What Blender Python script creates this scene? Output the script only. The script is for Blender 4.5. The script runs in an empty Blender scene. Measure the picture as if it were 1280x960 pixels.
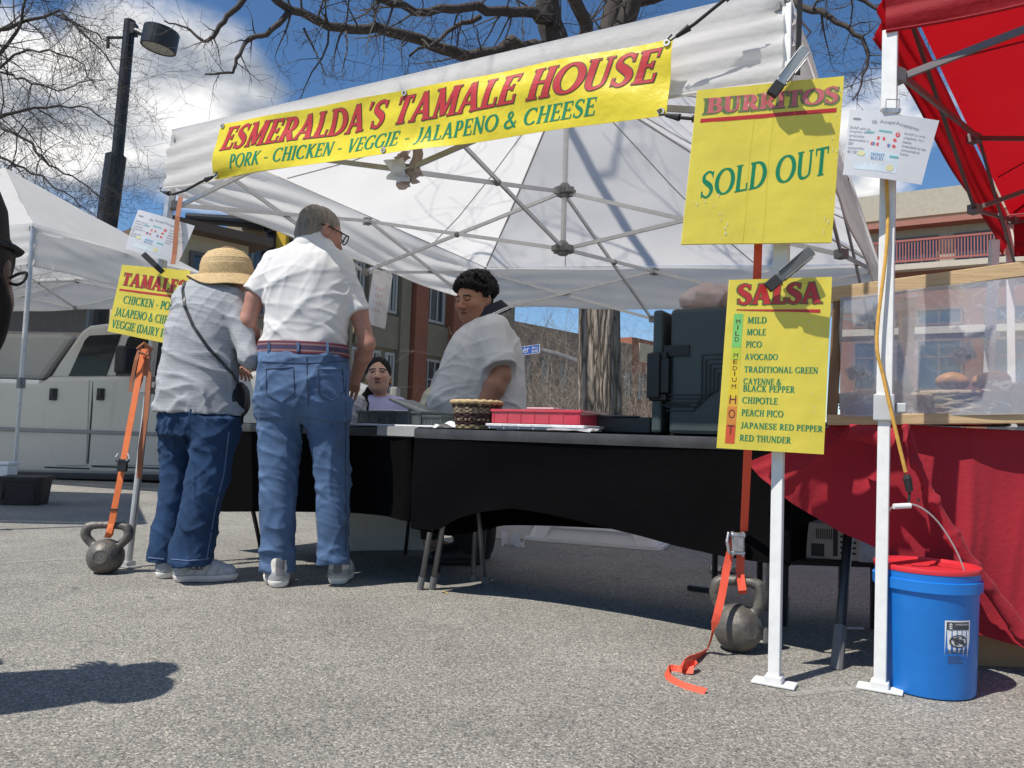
import bpy, bmesh, math, random
import numpy as np
from mathutils import Vector as V, Matrix

random.seed(7); np.random.seed(7)
SC = bpy.context.scene
COL = SC.collection
R_ = math.radians

# ------------------------------------------------------------------ camera
FPX = 961.0                      # focal length in pixels of a 1280 px wide frame
PITCH, ROLL, EYE = 0.0676, 0.033, 0.72
_fw = V((0, math.cos(PITCH), math.sin(PITCH)))
_r0 = V((1, 0, 0)); _u0 = V((0, -math.sin(PITCH), math.cos(PITCH)))
_rt = _r0*math.cos(ROLL) + _u0*math.sin(ROLL)
_up = _u0*math.cos(ROLL) - _r0*math.sin(ROLL)
CAM = V((0, 0, EYE))
cd = bpy.data.cameras.new('camera'); cam = bpy.data.objects.new('camera', cd); COL.objects.link(cam)
cd.sensor_width = 36; cd.lens = FPX/1280*36; cd.clip_start = .02; cd.clip_end = 2000
cam.matrix_world = Matrix(((_rt.x, _up.x, -_fw.x, 0), (_rt.y, _up.y, -_fw.y, 0), (_rt.z, _up.z, -_fw.z, EYE), (0, 0, 0, 1)))
SC.camera = cam

# ------------------------------------------------------------------ light
SUN_EL = R_(57); SUN_DIR = V((.80, .60))          # horizontal direction the light travels
w = bpy.data.worlds.new('World'); SC.world = w; w.use_nodes = True
nt = w.node_tree; N = nt.nodes; Lk = nt.links; N.clear()
def nd(t, **k):
    n = N.new(t)
    for a, b in k.items(): setattr(n, a, b)
    return n
out = nd('ShaderNodeOutputWorld'); bg = nd('ShaderNodeBackground')
sky = nd('ShaderNodeTexSky', sky_type='NISHITA', sun_disc=False)
sky.sun_elevation = SUN_EL; sky.sun_rotation = math.atan2(-SUN_DIR.x, -SUN_DIR.y)
sky.air_density = 1.0; sky.dust_density = .25; sky.ozone_density = 1.6; sky.altitude = 1600
hsv = nd('ShaderNodeHueSaturation'); hsv.inputs['Saturation'].default_value = 1.18; hsv.inputs['Value'].default_value = .98
Lk.new(sky.outputs[0], hsv.inputs['Color'])
tc = nd('ShaderNodeTexCoord'); sep = nd('ShaderNodeSeparateXYZ'); Lk.new(tc.outputs['Generated'], sep.inputs[0])
def mth(op, a, b=None, c=None):
    n = nd('ShaderNodeMath', operation=op)
    for i, x in enumerate((a, b, c)):
        if x is None: continue
        if isinstance(x, (int, float)): n.inputs[i].default_value = x
        else: Lk.new(x, n.inputs[i])
    return n.outputs[0]
zz = mth('ADD', mth('MAXIMUM', sep.outputs[2], 0.0), .22)
cx = mth('DIVIDE', sep.outputs[0], zz); cy = mth('DIVIDE', sep.outputs[1], zz)
cmb = nd('ShaderNodeCombineXYZ'); Lk.new(cx, cmb.inputs[0]); Lk.new(cy, cmb.inputs[1])
n1 = nd('ShaderNodeTexNoise'); n1.inputs['Scale'].default_value = 1.5; n1.inputs['Detail'].default_value = 9; n1.inputs['Roughness'].default_value = .52
n1.inputs['Distortion'].default_value = .25
mp = nd('ShaderNodeMapping'); mp.inputs['Location'].default_value = (3.1, 1.7, 0); Lk.new(cmb.outputs[0], mp.inputs[0]); Lk.new(mp.outputs[0], n1.inputs['Vector'])
# cloud banks: where in the sky the big clouds stand (directions, softened by the noise)
def bank(px, py, r0, r1):
    d = (_rt*((px-640)/FPX) + _up*(-(py-480)/FPX) + _fw).normalized()
    dp = nd('ShaderNodeVectorMath', operation='DOT_PRODUCT'); dp.inputs[1].default_value = d; Lk.new(tc.outputs['Generated'], dp.inputs[0])
    mr = nd('ShaderNodeMapRange', clamp=True); mr.inputs['From Min'].default_value = math.cos(r1); mr.inputs['From Max'].default_value = math.cos(r0)
    Lk.new(dp.outputs['Value'], mr.inputs[0]); return mr.outputs[0]
bk = bank(235, 150, .05, .17)
bk = mth('MAXIMUM', bk, mth('MULTIPLY', bank(60, 225, .06, .19), .8))
bk = mth('MAXIMUM', bk, mth('MULTIPLY', bank(520, 120, .01, .10), .5))
bk = mth('MAXIMUM', bk, mth('MULTIPLY', bank(1110, 150, .01, .15), .55))
dens = mth('ADD', mth('MULTIPLY', bk, .55), mth('MULTIPLY', mth('SUBTRACT', n1.outputs[0], .5), 1.5))
cr = nd('ShaderNodeMapRange', clamp=True, interpolation_type='SMOOTHSTEP'); cr.inputs['From Min'].default_value = .25; cr.inputs['From Max'].default_value = .44
Lk.new(dens, cr.inputs[0])
n2 = nd('ShaderNodeTexNoise'); n2.inputs['Scale'].default_value = 3.4; n2.inputs['Detail'].default_value = 7; Lk.new(mp.outputs[0], n2.inputs['Vector'])
ccol = nd('ShaderNodeValToRGB'); e = ccol.color_ramp.elements
e[0].position = .40; e[0].color = (2.6, 2.9, 3.4, 1); e[1].position = .56; e[1].color = (8.2, 8.1, 8.0, 1)
Lk.new(n2.outputs[0], ccol.inputs[0])
mx = nd('ShaderNodeMix', data_type='RGBA'); Lk.new(cr.outputs[0], mx.inputs[0]); Lk.new(hsv.outputs[0], mx.inputs[6]); Lk.new(ccol.outputs[0], mx.inputs[7])
Lk.new(mx.outputs[2], bg.inputs[0]); bg.inputs[1].default_value = .105; Lk.new(bg.outputs[0], out.inputs[0])
sl = bpy.data.lights.new('sun', 'SUN'); sl.energy = 4.3; sl.angle = R_(.53); sl.color = (1, .945, .87)
so = bpy.data.objects.new('sun', sl); COL.objects.link(so)
so.rotation_euler = V((SUN_DIR.x*math.cos(SUN_EL), SUN_DIR.y*math.cos(SUN_EL), -math.sin(SUN_EL))).to_track_quat('-Z', 'Y').to_euler()
so.location = (-6, -5, 12)
SC.view_settings.view_transform = 'Standard'; SC.view_settings.look = 'None'
SC.view_settings.gamma = 1; SC.view_settings.use_curve_mapping = False
SC.view_settings.exposure = .35
SC.render.engine = 'CYCLES'
SC.cycles.max_bounces = 8; SC.cycles.transparent_max_bounces = 12; SC.cycles.use_denoising = True
SC.cycles.sample_clamp_indirect = 6

# ------------------------------------------------------------------ pixel -> place
def ray(px, py): return _rt*((px-640)/FPX) + _up*(-(py-480)/FPX) + _fw
def P(px, py, d):
    r = ray(px, py); return CAM + r*(d/r.y)
def G(px, py, z=0.0):
    r = ray(px, py); return CAM + r*((z-EYE)/r.z)
def PL(px, py, p0, n):
    r = ray(px, py); return CAM + r*((p0-CAM).dot(n)/r.dot(n))
def lerp(a, b, t): return a + (b-a)*t

# ------------------------------------------------------------------ materials
MATS = {}
def M(name, col=(.5, .5, .5), rough=.6, metal=0., var=.12, vs=9., bump=0., bs=80., attr=False, spec=.5, transl=0., tcol=None, alpha=1., vor=False, stretch=None, sheen=0., coat=0., emit=None, dirt=0., dcol=(.1,.09,.08)):
    if name in MATS: return MATS[name]
    m = bpy.data.materials.new(name); m.use_nodes = True; t = m.node_tree; n = t.nodes; l = t.links
    b = n['Principled BSDF']; o = n['Material Output']
    b.inputs['Roughness'].default_value = rough; b.inputs['Metallic'].default_value = metal
    b.inputs['Specular IOR Level'].default_value = spec; b.inputs['Sheen Weight'].default_value = sheen; b.inputs['Coat Weight'].default_value = coat
    tcn = n.new('ShaderNodeTexCoord'); vec = tcn.outputs['Object']
    if stretch:
        mp = n.new('ShaderNodeMapping'); mp.inputs['Scale'].default_value = stretch; l.new(vec, mp.inputs[0]); vec = mp.outputs[0]
    base = None
    if attr:
        a = n.new('ShaderNodeAttribute'); a.attribute_name = 'Col'; base = a.outputs['Color']
    nz = n.new('ShaderNodeTexNoise'); nz.inputs['Scale'].default_value = vs; nz.inputs['Detail'].default_value = 6; nz.inputs['Roughness'].default_value = .62; l.new(vec, nz.inputs['Vector'])
    mr = n.new('ShaderNodeMapRange'); mr.inputs['From Min'].default_value = .25; mr.inputs['From Max'].default_value = .75
    mr.inputs['To Min'].default_value = 1-var; mr.inputs['To Max'].default_value = 1+var; l.new(nz.outputs[0], mr.inputs[0])
    vm = n.new('ShaderNodeVectorMath'); vm.operation = 'SCALE'
    if base: l.new(base, vm.inputs[0])
    else: vm.inputs[0].default_value = col[:3]
    l.new(mr.outputs[0], vm.inputs['Scale']); cout = vm.outputs[0]
    if dirt:
        n3 = n.new('ShaderNodeTexNoise'); n3.inputs['Scale'].default_value = vs*.35; n3.inputs['Detail'].default_value = 10; n3.inputs['Roughness'].default_value = .72; l.new(vec, n3.inputs['Vector'])
        m3 = n.new('ShaderNodeMapRange'); m3.inputs['From Min'].default_value = .54; m3.inputs['From Max'].default_value = .74; m3.inputs['To Max'].default_value = dirt; l.new(n3.outputs[0], m3.inputs[0])
        mm = n.new('ShaderNodeMix'); mm.data_type = 'RGBA'; l.new(m3.outputs[0], mm.inputs[0]); l.new(cout, mm.inputs[6]); mm.inputs[7].default_value = (*dcol, 1); cout = mm.outputs[2]
    l.new(cout, b.inputs['Base Color'])
    rr = n.new('ShaderNodeMapRange'); rr.inputs['To Min'].default_value = max(0, rough-.1); rr.inputs['To Max'].default_value = min(1, rough+.1); l.new(nz.outputs[0], rr.inputs[0]); l.new(rr.outputs[0], b.inputs['Roughness'])
    if bump:
        if vor:
            bt = n.new('ShaderNodeTexVoronoi'); bt.inputs['Scale'].default_value = bs; bo = bt.outputs['Distance']
        else:
            bt = n.new('ShaderNodeTexNoise'); bt.inputs['Scale'].default_value = bs; bt.inputs['Detail'].default_value = 4; bo = bt.outputs[0]
        l.new(vec, bt.inputs['Vector'])
        bp = n.new('ShaderNodeBump'); bp.inputs['Strength'].default_value = min(1, bump); bp.inputs['Distance'].default_value = .6/bs; l.new(bo, bp.inputs['Height']); l.new(bp.outputs[0], b.inputs['Normal'])
    sh = b.outputs[0]
    if transl:
        tr = n.new('ShaderNodeBsdfTranslucent'); ms = n.new('ShaderNodeMixShader'); ms.inputs[0].default_value = transl
        if tcol: tr.inputs[0].default_value = (*tcol, 1)
        else: l.new(cout, tr.inputs[0])
        l.new(sh, ms.inputs[1]); l.new(tr.outputs[0], ms.inputs[2]); sh = ms.outputs[0]
    if alpha < 1:
        tp = n.new('ShaderNodeBsdfTransparent'); ms = n.new('ShaderNodeMixShader'); ms.inputs[0].default_value = alpha
        l.new(tp.outputs[0], ms.inputs[1]); l.new(sh, ms.inputs[2]); sh = ms.outputs[0]
    l.new(sh, o.inputs[0]); MATS[name] = m
    return m

# ------------------------------------------------------------------ objects
ORG = {}
def tag(o, label, cat, group=None, kind=None):
    o['label'] = label; o['category'] = cat
    if group: o['group'] = group
    if kind: o['kind'] = kind
    return o
def thing(name, label, cat, loc, group=None):
    o = bpy.data.objects.new(name, None); COL.objects.link(o); o.location = loc; o.empty_display_size = .1
    ORG[o.name] = V(loc); return tag(o, label, cat, group)
def mk(name, vs, fs, mat, parent=None, loc=None, smooth=False, mi=None, bevel=0, cols=None, solid=0, sub=0, es=0):
    me = bpy.data.meshes.new(name)
    if isinstance(vs, np.ndarray):
        A = vs.astype(float)
    else: A = np.array([tuple(v) for v in vs], float).reshape(-1, 3)
    if parent is not None: o0 = ORG[parent.name]
    elif loc is not None: o0 = V(loc)
    else:
        lo = A.min(0); hi = A.max(0); o0 = V(((lo[0]+hi[0])/2, (lo[1]+hi[1])/2, lo[2]))
    A = A - np.array(o0)
    me.from_pydata(A.tolist(), [], fs.tolist() if isinstance(fs, np.ndarray) else fs)
    for m in (mat if isinstance(mat, (list, tuple)) else [mat]): me.materials.append(m)
    if mi is not None: me.polygons.foreach_set('material_index', np.array(mi, np.int32))
    if smooth: me.polygons.foreach_set('use_smooth', np.ones(len(me.polygons), bool))
    if cols is not None:
        ca = me.color_attributes.new('Col', 'FLOAT_COLOR', 'POINT')
        c4 = np.ones((len(A), 4), np.float32); c4[:, :3] = cols; ca.data.foreach_set('color', c4.ravel())
    me.validate(); me.update()
    o = bpy.data.objects.new(name, me); COL.objects.link(o); ORG[o.name] = V(o0)
    if parent is not None: o.parent = parent
    else: o.location = o0
    if solid:
        s = o.modifiers.new('solid', 'SOLIDIFY'); s.thickness = solid; s.offset = 0
    if bevel:
        b = o.modifiers.new('bevel', 'BEVEL'); b.width = bevel; b.segments = 2; b.limit_method = 'ANGLE'; b.angle_limit = R_(40)
        b.harden_normals = False
    if es:
        s = o.modifiers.new('es', 'EDGE_SPLIT'); s.split_angle = R_(es)
    if sub:
        s = o.modifiers.new('sub', 'SUBSURF'); s.levels = sub; s.render_levels = sub
    return o

class MB:
    def __init__(s): s.v = []; s.f = []; s.m = []; s.c = []; s.cur = 0
    def _add(s, vs, fs):
        b = len(s.v); s.v += [tuple(v) for v in vs]; s.f += [[i+b for i in f] for f in fs]; s.m += [s.cur]*len(fs); return s
    def box(s, c, sx, sy, sz, rot=0.0, R=None):
        c = V(c); R = R or Matrix.Rotation(rot, 3, 'Z')
        vs = [c + R @ V((x*sx/2, y*sy/2, z*sz/2)) for x in (-1, 1) for y in (-1, 1) for z in (-1, 1)]
        return s._add(vs, [[0, 1, 3, 2], [4, 6, 7, 5], [0, 4, 5, 1], [2, 3, 7, 6], [0, 2, 6, 4], [1, 5, 7, 3]])
    def bar(s, a, b, w, h, up=V((0, 0, 1))):
        a = V(a); b = V(b); d = (b-a); L = d.length; d.normalize()
        x = d.cross(up)
        if x.length < 1e-4: x = d.cross(V((1, 0, 0)))
        x.normalize(); y = x.cross(d)
        vs = [p + x*(i*w/2) + y*(j*h/2) for p in (a, b) for i in (-1, 1) for j in (-1, 1)]
        return s._add(vs, [[0, 1, 3, 2], [4, 6, 7, 5], [0, 4, 5, 1], [2, 3, 7, 6], [0, 2, 6, 4], [1, 5, 7, 3]])
    def tube(s, path, r, n=8, cap=True):
        path = [V(p) for p in path]; k = len(path)
        rs = r if isinstance(r, (list, tuple)) else [r]*k
        t0 = (path[1]-path[0]).normalized(); x = t0.orthogonal().normalized()
        vs = []
        for i in range(k):
            t = (path[min(i+1, k-1)] - path[max(i-1, 0)])
            if t.length < 1e-9: t = t0.copy()
            t.normalize(); x = (x - t*x.dot(t))
            if x.length < 1e-6: x = t.orthogonal()
            x.normalize(); y = t.cross(x)
            for j in range(n):
                a = 2*math.pi*j/n; vs.append(path[i] + (x*math.cos(a) + y*math.sin(a))*rs[i])
        fs = [[i*n+j, i*n+(j+1) % n, (i+1)*n+(j+1) % n, (i+1)*n+j] for i in range(k-1) for j in range(n)]
        if cap: fs += [list(range(n))[::-1], list(range((k-1)*n, k*n))]
        return s._add(vs, fs)
    def ribbon(s, path, wd, wvec, th=.002):
        """flat webbing: path of points, width vector(s)"""
        path = [V(p) for p in path]; k = len(path); vs = []
        for i in range(k):
            t = (path[min(i+1, k-1)] - path[max(i-1, 0)]).normalized()
            wv = V(wvec[i] if isinstance(wvec, list) else wvec); wv = (wv - t*wv.dot(t)).normalized(); nn = t.cross(wv)
            for a, b in ((-1, -1), (1, -1), (1, 1), (-1, 1)): vs.append(path[i] + wv*(a*wd/2) + nn*(b*th/2))
        fs = [[i*4+j, i*4+(j+1) % 4, (i+1)*4+(j+1) % 4, (i+1)*4+j] for i in range(k-1) for j in range(4)] + [[3, 2, 1, 0], [k*4-4, k*4-3, k*4-2, k*4-1]]
        return s._add(vs, fs)
    def lathe(s, prof, c, n=24, axis=None, cap=True, ang=None):
        c = V(c); Q = V((0, 0, 1)).rotation_difference(V(axis)).to_matrix() if axis is not None else Matrix.Identity(3)
        vs = [c + Q @ V((r*math.cos(2*math.pi*j/n), r*math.sin(2*math.pi*j/n), z)) for r, z in prof for j in range(n)]
        k = len(prof)
        fs = [[i*n+j, i*n+(j+1) % n, (i+1)*n+(j+1) % n, (i+1)*n+j] for i in range(k-1) for j in range(n)]
        if cap: fs += [list(range(n))[::-1], list(range((k-1)*n, k*n))]
        return s._add(vs, fs)
    def sheet(s, fn, nu, nv):
        vs = [fn(i/nu, j/nv) for j in range(nv+1) for i in range(nu+1)]
        fs = [[j*(nu+1)+i, j*(nu+1)+i+1, (j+1)*(nu+1)+i+1, (j+1)*(nu+1)+i] for j in range(nv) for i in range(nu)]
        return s._add(vs, fs)
    def slab(s, fn, nrm, th, nu=1, nv=1):
        """sheet with thickness: front at fn, back at fn - nrm*th"""
        b = len(s.v); n = (nu+1)*(nv+1)
        fr = [V(fn(i/nu, j/nv)) for j in range(nv+1) for i in range(nu+1)]
        vs = fr + [p - nrm*th for p in fr]
        q = lambda i, j: j*(nu+1)+i
        fs = []
        for j in range(nv):
            for i in range(nu):
                f = [q(i, j), q(i+1, j), q(i+1, j+1), q(i, j+1)]; fs.append(f); fs.append([x+n for x in f[::-1]])
        rim = [q(i, 0) for i in range(nu)] + [q(nu, j) for j in range(nv)] + [q(i, nv) for i in range(nu, 0, -1)] + [q(0, j) for j in range(nv, 0, -1)]
        for a, b2 in zip(rim, rim[1:]+rim[:1]): fs.append([b2, a, a+n, b2+n])
        return s._add(vs, fs)
    def sphere(s, c, r, nu=12, nv=8):
        c = V(c); r = V((r, r, r)) if isinstance(r, (int, float)) else V(r)
        prof = [(math.sin(math.pi*i/nv), -math.cos(math.pi*i/nv)) for i in range(nv+1)]
        vs = [c + V((a*math.cos(2*math.pi*j/nu)*r.x, a*math.sin(2*math.pi*j/nu)*r.y, z*r.z)) for a, z in prof for j in range(nu)]
        fs = [[i*nu+j, i*nu+(j+1) % nu, (i+1)*nu+(j+1) % nu, (i+1)*nu+j] for i in range(nv) for j in range(nu)]
        return s._add(vs, fs)
    def poly(s, pts): return s._add(pts, [list(range(len(pts)))])
    def prism(s, pts, off):
        pts = [V(p) for p in pts]; n = len(pts); off = V(off)
        return s._add(pts + [p+off for p in pts], [list(range(n))[::-1], list(range(n, 2*n))] + [[i, (i+1) % n, (i+1) % n + n, i+n] for i in range(n)])
    def build(s, name, mat, parent=None, **k):
        mi = s.m if isinstance(mat, (list, tuple)) else None
        return mk(name, s.v, s.f, mat, parent, mi=mi, **k)

def bil(c00, c10, c11, c01):
    return lambda u, v: c00*((1-u)*(1-v)) + c10*(u*(1-v)) + c11*(u*v) + c01*((1-u)*v)

_nd = np.random.RandomState(3)
_K = _nd.normal(size=(24, 3)); _PH = _nd.uniform(0, 6.28, 24)
def noise(p, fr, i0=0, n=5):
    s = 0.
    for i in range(i0, i0+n):
        k = _K[i % 24]; s += math.sin(fr*(k[0]*p[0]+k[1]*p[1]+k[2]*p[2]) + _PH[i % 24])
    return s/n**.5

# ------------------------------------------------------------------ lettering: a flared serif face made of strokes
def _cat(pts, ws, n=5):
    o = []; k = len(pts)
    for i in range(k-1):
        p0, p1, p2, p3 = pts[max(i-1, 0)], pts[i], pts[i+1], pts[min(i+2, k-1)]
        for j in range(n):
            t = j/n
            q = [.5*((2*p1[a]) + (-p0[a]+p2[a])*t + (2*p0[a]-5*p1[a]+4*p2[a]-p3[a])*t*t + (-p0[a]+3*p1[a]-3*p2[a]+p3[a])*t**3) for a in (0, 1)]
            o.append((q[0], q[1], ws[i]+(ws[i+1]-ws[i])*t))
    o.append((*pts[-1], ws[-1])); return o
def glyph(c, T, t):
    S = []
    def Ln(x0, y0, x1, y1, w, w1=None): S.append([(x0, y0, w), (x1, y1, w if w1 is None else w1)])
    def se(x, y, h=.0):
        yy = .022 if y < .5 else .978
        hw = T*.5+.06+h; S.append([(x-hw, yy, .05), (x+hw, yy, .05)])
    def stem(x, a=1, b=1, y0=0, y1=1):
        S.append([(x, y0, T*1.08), (x, (y0+y1)/2, T*.94), (x, y1, T*1.08)])
        if a: se(x, 0)
        if b: se(x, 1)
    def arc(cx, cy, rx, ry, a0, a1, n=14, Tm=None):
        o = []
        for i in range(n+1):
            a = R_(a0+(a1-a0)*i/n); x = cx+rx*math.cos(a); y = cy+ry*math.sin(a)
            tx = -rx*math.sin(a); ty = ry*math.cos(a); q = abs(ty)/math.hypot(tx, ty)
            o.append((x, y, t+((Tm or T)*1.08-t)*q**1.6))
        S.append(o)
    def tick(x, y0, y1): S.append([(x, y0, .05), (x, y1, .075)])
    e = t/2; x0 = .06+T/2
    if c == 'A': Ln(.09, 0, .35, 1, t*1.5); Ln(.35, 1, .64, 0, T); Ln(.19, .31, .55, .31, t); se(.09, 0, -.04); se(.64, 0); W = .78
    elif c in 'BPR':
        stem(x0, 1, 1); top = .5 if c == 'B' else .44
        ym = (1-e+top)/2; Ln(x0, 1-e, x0+.14, 1-e, t); Ln(x0, top, x0+.14, top, t); arc(x0+.14, ym, .2, (1-e-top)/2, 90, -90)
        W = .6
        if c == 'B': ym = (e+top)/2; Ln(x0, e, x0+.16, e, t); arc(x0+.16, ym, .24, (top-e)/2, 90, -90); W = .64
        if c == 'R': Ln(x0+.16, top, x0+.44, .02, T); se(x0+.47, 0, -.06); W = .68
    elif c in 'CG':
        arc(.43, .5, .36, .5-e, 48, 312, 20); tick(.68, .72, .97)
        if c == 'G': S.append([(.66, .04, T*.95), (.66, .4, T*.95)]); Ln(.54, .41, .78, .41, .05)
        else: tick(.68, .06, .22)
        W = .78
    elif c == 'D': stem(x0); Ln(x0, 1-e, x0+.14, 1-e, t); Ln(x0, e, x0+.14, e, t); arc(x0+.14, .5, .38, .5-e, 90, -90, 18); W = .76
    elif c in 'EF':
        stem(x0); Ln(x0, 1-e, .54, 1-e, t); tick(.53, .74, 1); Ln(x0, .52, .44, .52, t); tick(.43, .42, .62); W = .6
        if c == 'E': Ln(x0, e, .57, e, t); tick(.56, 0, .26)
    elif c == 'H': stem(x0); stem(.68-T/2); Ln(x0, .52, .68-T/2, .52, t); W = .75
    elif c == 'I': stem(x0); W = T+.13
    elif c == 'J': S.append(_cat([(.3, 1), (.3, .4), (.27, .1), (.16, -.08), (.03, -.06)], [T*1.05, T, T*.9, t*1.4, t*1.6])); se(.3, 1); W = .42
    elif c == 'K': stem(x0); Ln(x0, .42, .56, .97, t*1.4); Ln(x0+.12, .55, .6, .02, T); se(.57, 1, -.05); se(.62, 0, -.04); W = .7
    elif c == 'L': stem(x0); Ln(x0, e, .54, e, t); tick(.53, 0, .28); W = .57
    elif c == 'M': Ln(.12, 0, .17, 1, t*1.3); Ln(.17, 1, .43, .06, T); Ln(.43, .06, .7, 1, t*1.3); stem(.76); se(.12, 0, -.05); se(.12, 1, -.04); W = .93
    elif c == 'N': Ln(.13, 0, .13, 1, t*1.4); Ln(.12, 1, .62, 0, T); Ln(.63, 0, .63, 1, t*1.4); se(.13, 0, -.04); se(.08, 1, -.05); se(.63, 1, -.04); W = .76
    elif c in 'OQ0':
        rx = .36 if c != '0' else .27
        arc(.06+rx, .5, rx, .5-e, 90, 450, 28); W = 2*rx+.12
    elif c == 'S':
        S.append(_cat([(.50, .84), (.40, .955), (.27, .965), (.13, .86), (.13, .68), (.29, .54), (.44, .41), (.50, .24), (.40, .06), (.24, .03), (.1, .15)],
                      [t, t*1.1, t*1.3, T*.75, T*.95, T*1.1, T*1.1, T*.85, t*1.4, t*1.1, t])); tick(.51, .74, .97); tick(.085, .03, .27); W = .6
    elif c == 'T': stem(.32, 1, 0); Ln(.05, 1-e, .59, 1-e, t); tick(.055, .74, 1); tick(.585, .74, 1); W = .64
    elif c == 'U': S.append(_cat([(x0, 1), (x0, .34), (x0+.07, .09), (.38, .03), (.57, .12), (.61, .34), (.61, 1)], [T, T, T*.8, t*1.1, t*1.2, t*1.3, t*1.3])); se(x0, 1); se(.61, 1, -.04); W = .74
    elif c == 'V': Ln(.12, 1, .38, 0, T); Ln(.38, 0, .62, 1, t*1.4); se(.12, 1); se(.62, 1, -.04); W = .72
    elif c == 'W': Ln(.12, 1, .32, 0, T); Ln(.32, 0, .52, 1, t*1.3); Ln(.52, 1, .72, 0, T); Ln(.72, 0, .92, 1, t*1.3); se(.12, 1); se(.92, 1, -.04); W = 1.02
    elif c == 'X': Ln(.12, 1, .6, 0, T); Ln(.1, 0, .6, 1, t*1.3); W = .7
    elif c == 'Y': Ln(.12, 1, .36, .45, T); Ln(.36, .45, .6, 1, t*1.4); stem(.36, 1, 0, 0, .48); se(.12, 1); se(.62, 1, -.04); W = .7
    elif c == 'Z': Ln(.08, 1-e, .56, 1-e, t); Ln(.52, .97, .1, .03, T); Ln(.06, e, .58, e, t); W = .64
    elif c == '&': S.append(_cat([(.74, .42), (.6, .12), (.34, .03), (.12, .14), (.13, .36), (.36, .55), (.47, .78), (.36, .96), (.22, .84), (.3, .6), (.76, .02)], [t, t*1.2, t*1.6, T*.9, T*.9, t*1.2, t*1.6, t*1.3, T*.8, T*.9, T*.8])); W = .84
    elif c == '-': Ln(.05, .38, .36, .38, .075); W = .42
    elif c == "'": Ln(.08, .74, .13, 1, .04, .12); W = .2
    elif c == '(': arc(.36, .45, .26, .62, 120, 240); W = .3
    elif c == ')': arc(-.06, .45, .26, .62, 60, -60); W = .3
    elif c == '3': S.append(_cat([(.08, .8), (.2, .96), (.38, .9), (.42, .72), (.22, .53), (.46, .38), (.44, .12), (.24, .02), (.06, .15)], [.12, .1, .13, .15, .1, .15, .15, .1, .12])); W = .54
    else: W = .3
    return S, W
def strokes(txt, T=.19, t=.075, slant=0., track=.03, grow=0.):
    """-> list of strips [(left pt, right pt), ...] in units of the cap height, total width"""
    out = []; x = 0.
    for c in txt:
        S, W = glyph(c, T, t)
        for s in S:
            n = len(s); L = []
            for i in range(n):
                a = s[max(i-1, 0)]; b = s[min(i+1, n-1)]; dx, dy = b[0]-a[0], b[1]-a[1]; q = math.hypot(dx, dy) or 1; dx /= q; dy /= q
                ex = 0
                if grow: ex = -grow/2 if i == 0 else (grow/2 if i == n-1 else 0)
                px, py = s[i][0]+dx*ex, s[i][1]+dy*ex; hw = (s[i][2]+grow)/2
                l = (px-dy*hw, py+dx*hw); r = (px+dy*hw, py-dx*hw)
                L.append(tuple((x+p[0]+slant*p[1], p[1]) for p in (l, r)))
            out.append(L)
        x += W+track
    return out, x-track
def letter(mb, surf, nrm, txt, u0, v0, u1, v1, T=.19, t=.075, slant=0., track=.03, grow=0., skew=0., off=.002):
    S, W = strokes(txt, T, t, slant, track, grow)
    for i, L0 in enumerate(S):
        L = [L0[0]]
        for a, b in zip(L0[:-1], L0[1:]):
            k = max(1, int(math.hypot(b[0][0]-a[0][0], b[0][1]-a[0][1])/.14))
            L += [tuple((p[0]+(q[0]-p[0])*j/k, p[1]+(q[1]-p[1])*j/k) for p, q in zip(a, b)) for j in range(1, k+1)]
        o = off + (i % 23)*1.1e-5; vs = []
        for l, r in L:
            for p in (l, r):
                u = u0+(u1-u0)*p[0]/W; v = v0+(v1-v0)*p[1] + skew*p[0]/W
                vs.append(V(surf(u, v)) + nrm*o)
        mb._add(vs, [[2*k, 2*k+1, 2*k+3, 2*k+2] for k in range(len(L)-1)])
_SANS = {}
def sans(txt):
    if txt not in _SANS:
        c = bpy.data.curves.new('txt', 'FONT'); c.body = txt; c.size = 1; c.resolution_u = 3
        o = bpy.data.objects.new('txt', c); me = bpy.data.meshes.new_from_object(o)
        vs = [(v.co.x, v.co.y) for v in me.vertices]; fs = [list(p.vertices) for p in me.polygons]
        bpy.data.objects.remove(o); bpy.data.meshes.remove(me); bpy.data.curves.remove(c)
        _SANS[txt] = (vs, fs)
    return _SANS[txt]
def sansput(mb, surf, nrm, txt, u0, v0, u1, v1, skew=0., off=.002):
    vs, fs = sans(txt)
    if not vs: return
    x0 = min(v[0] for v in vs); x1 = max(v[0] for v in vs); y0 = min(v[1] for v in vs); y1 = max(v[1] for v in vs)
    f = lambda p: ((p[0]-x0)/(x1-x0), (p[1]-y0)/(y1-y0))
    P_ = []
    for p in vs:
        a, b = f(p); P_.append(V(surf(u0+(u1-u0)*a, v0+(v1-v0)*b+skew*a)) + nrm*off)
    mb._add(P_, fs)
def gridsurf(fn, nu, nv):
    """the faceted version of a surface, so that print lies exactly on the sheet's mesh"""
    g = [[V(fn(i/nu, j/nv)) for i in range(nu+1)] for j in range(nv+1)]
    def f(u, v):
        x = min(max(u, -.2), 1.2)*nu; y = min(max(v, -.2), 1.2)*nv; i = min(max(int(x), 0), nu-1); j = min(max(int(y), 0), nv-1); a, b = x-i, y-j
        return g[j][i]*((1-a)*(1-b)) + g[j][i+1]*(a*(1-b)) + g[j+1][i+1]*(a*b) + g[j+1][i]*((1-a)*b)
    return f
def quad(mb, surf, nrm, u0, v0, u1, v1, off=.0015, nu=8, nv=1):
    mb.sheet(lambda a, b: V(surf(u0+(u1-u0)*a, v0+(v1-v0)*b)) + nrm*off, nu, nv)
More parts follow.
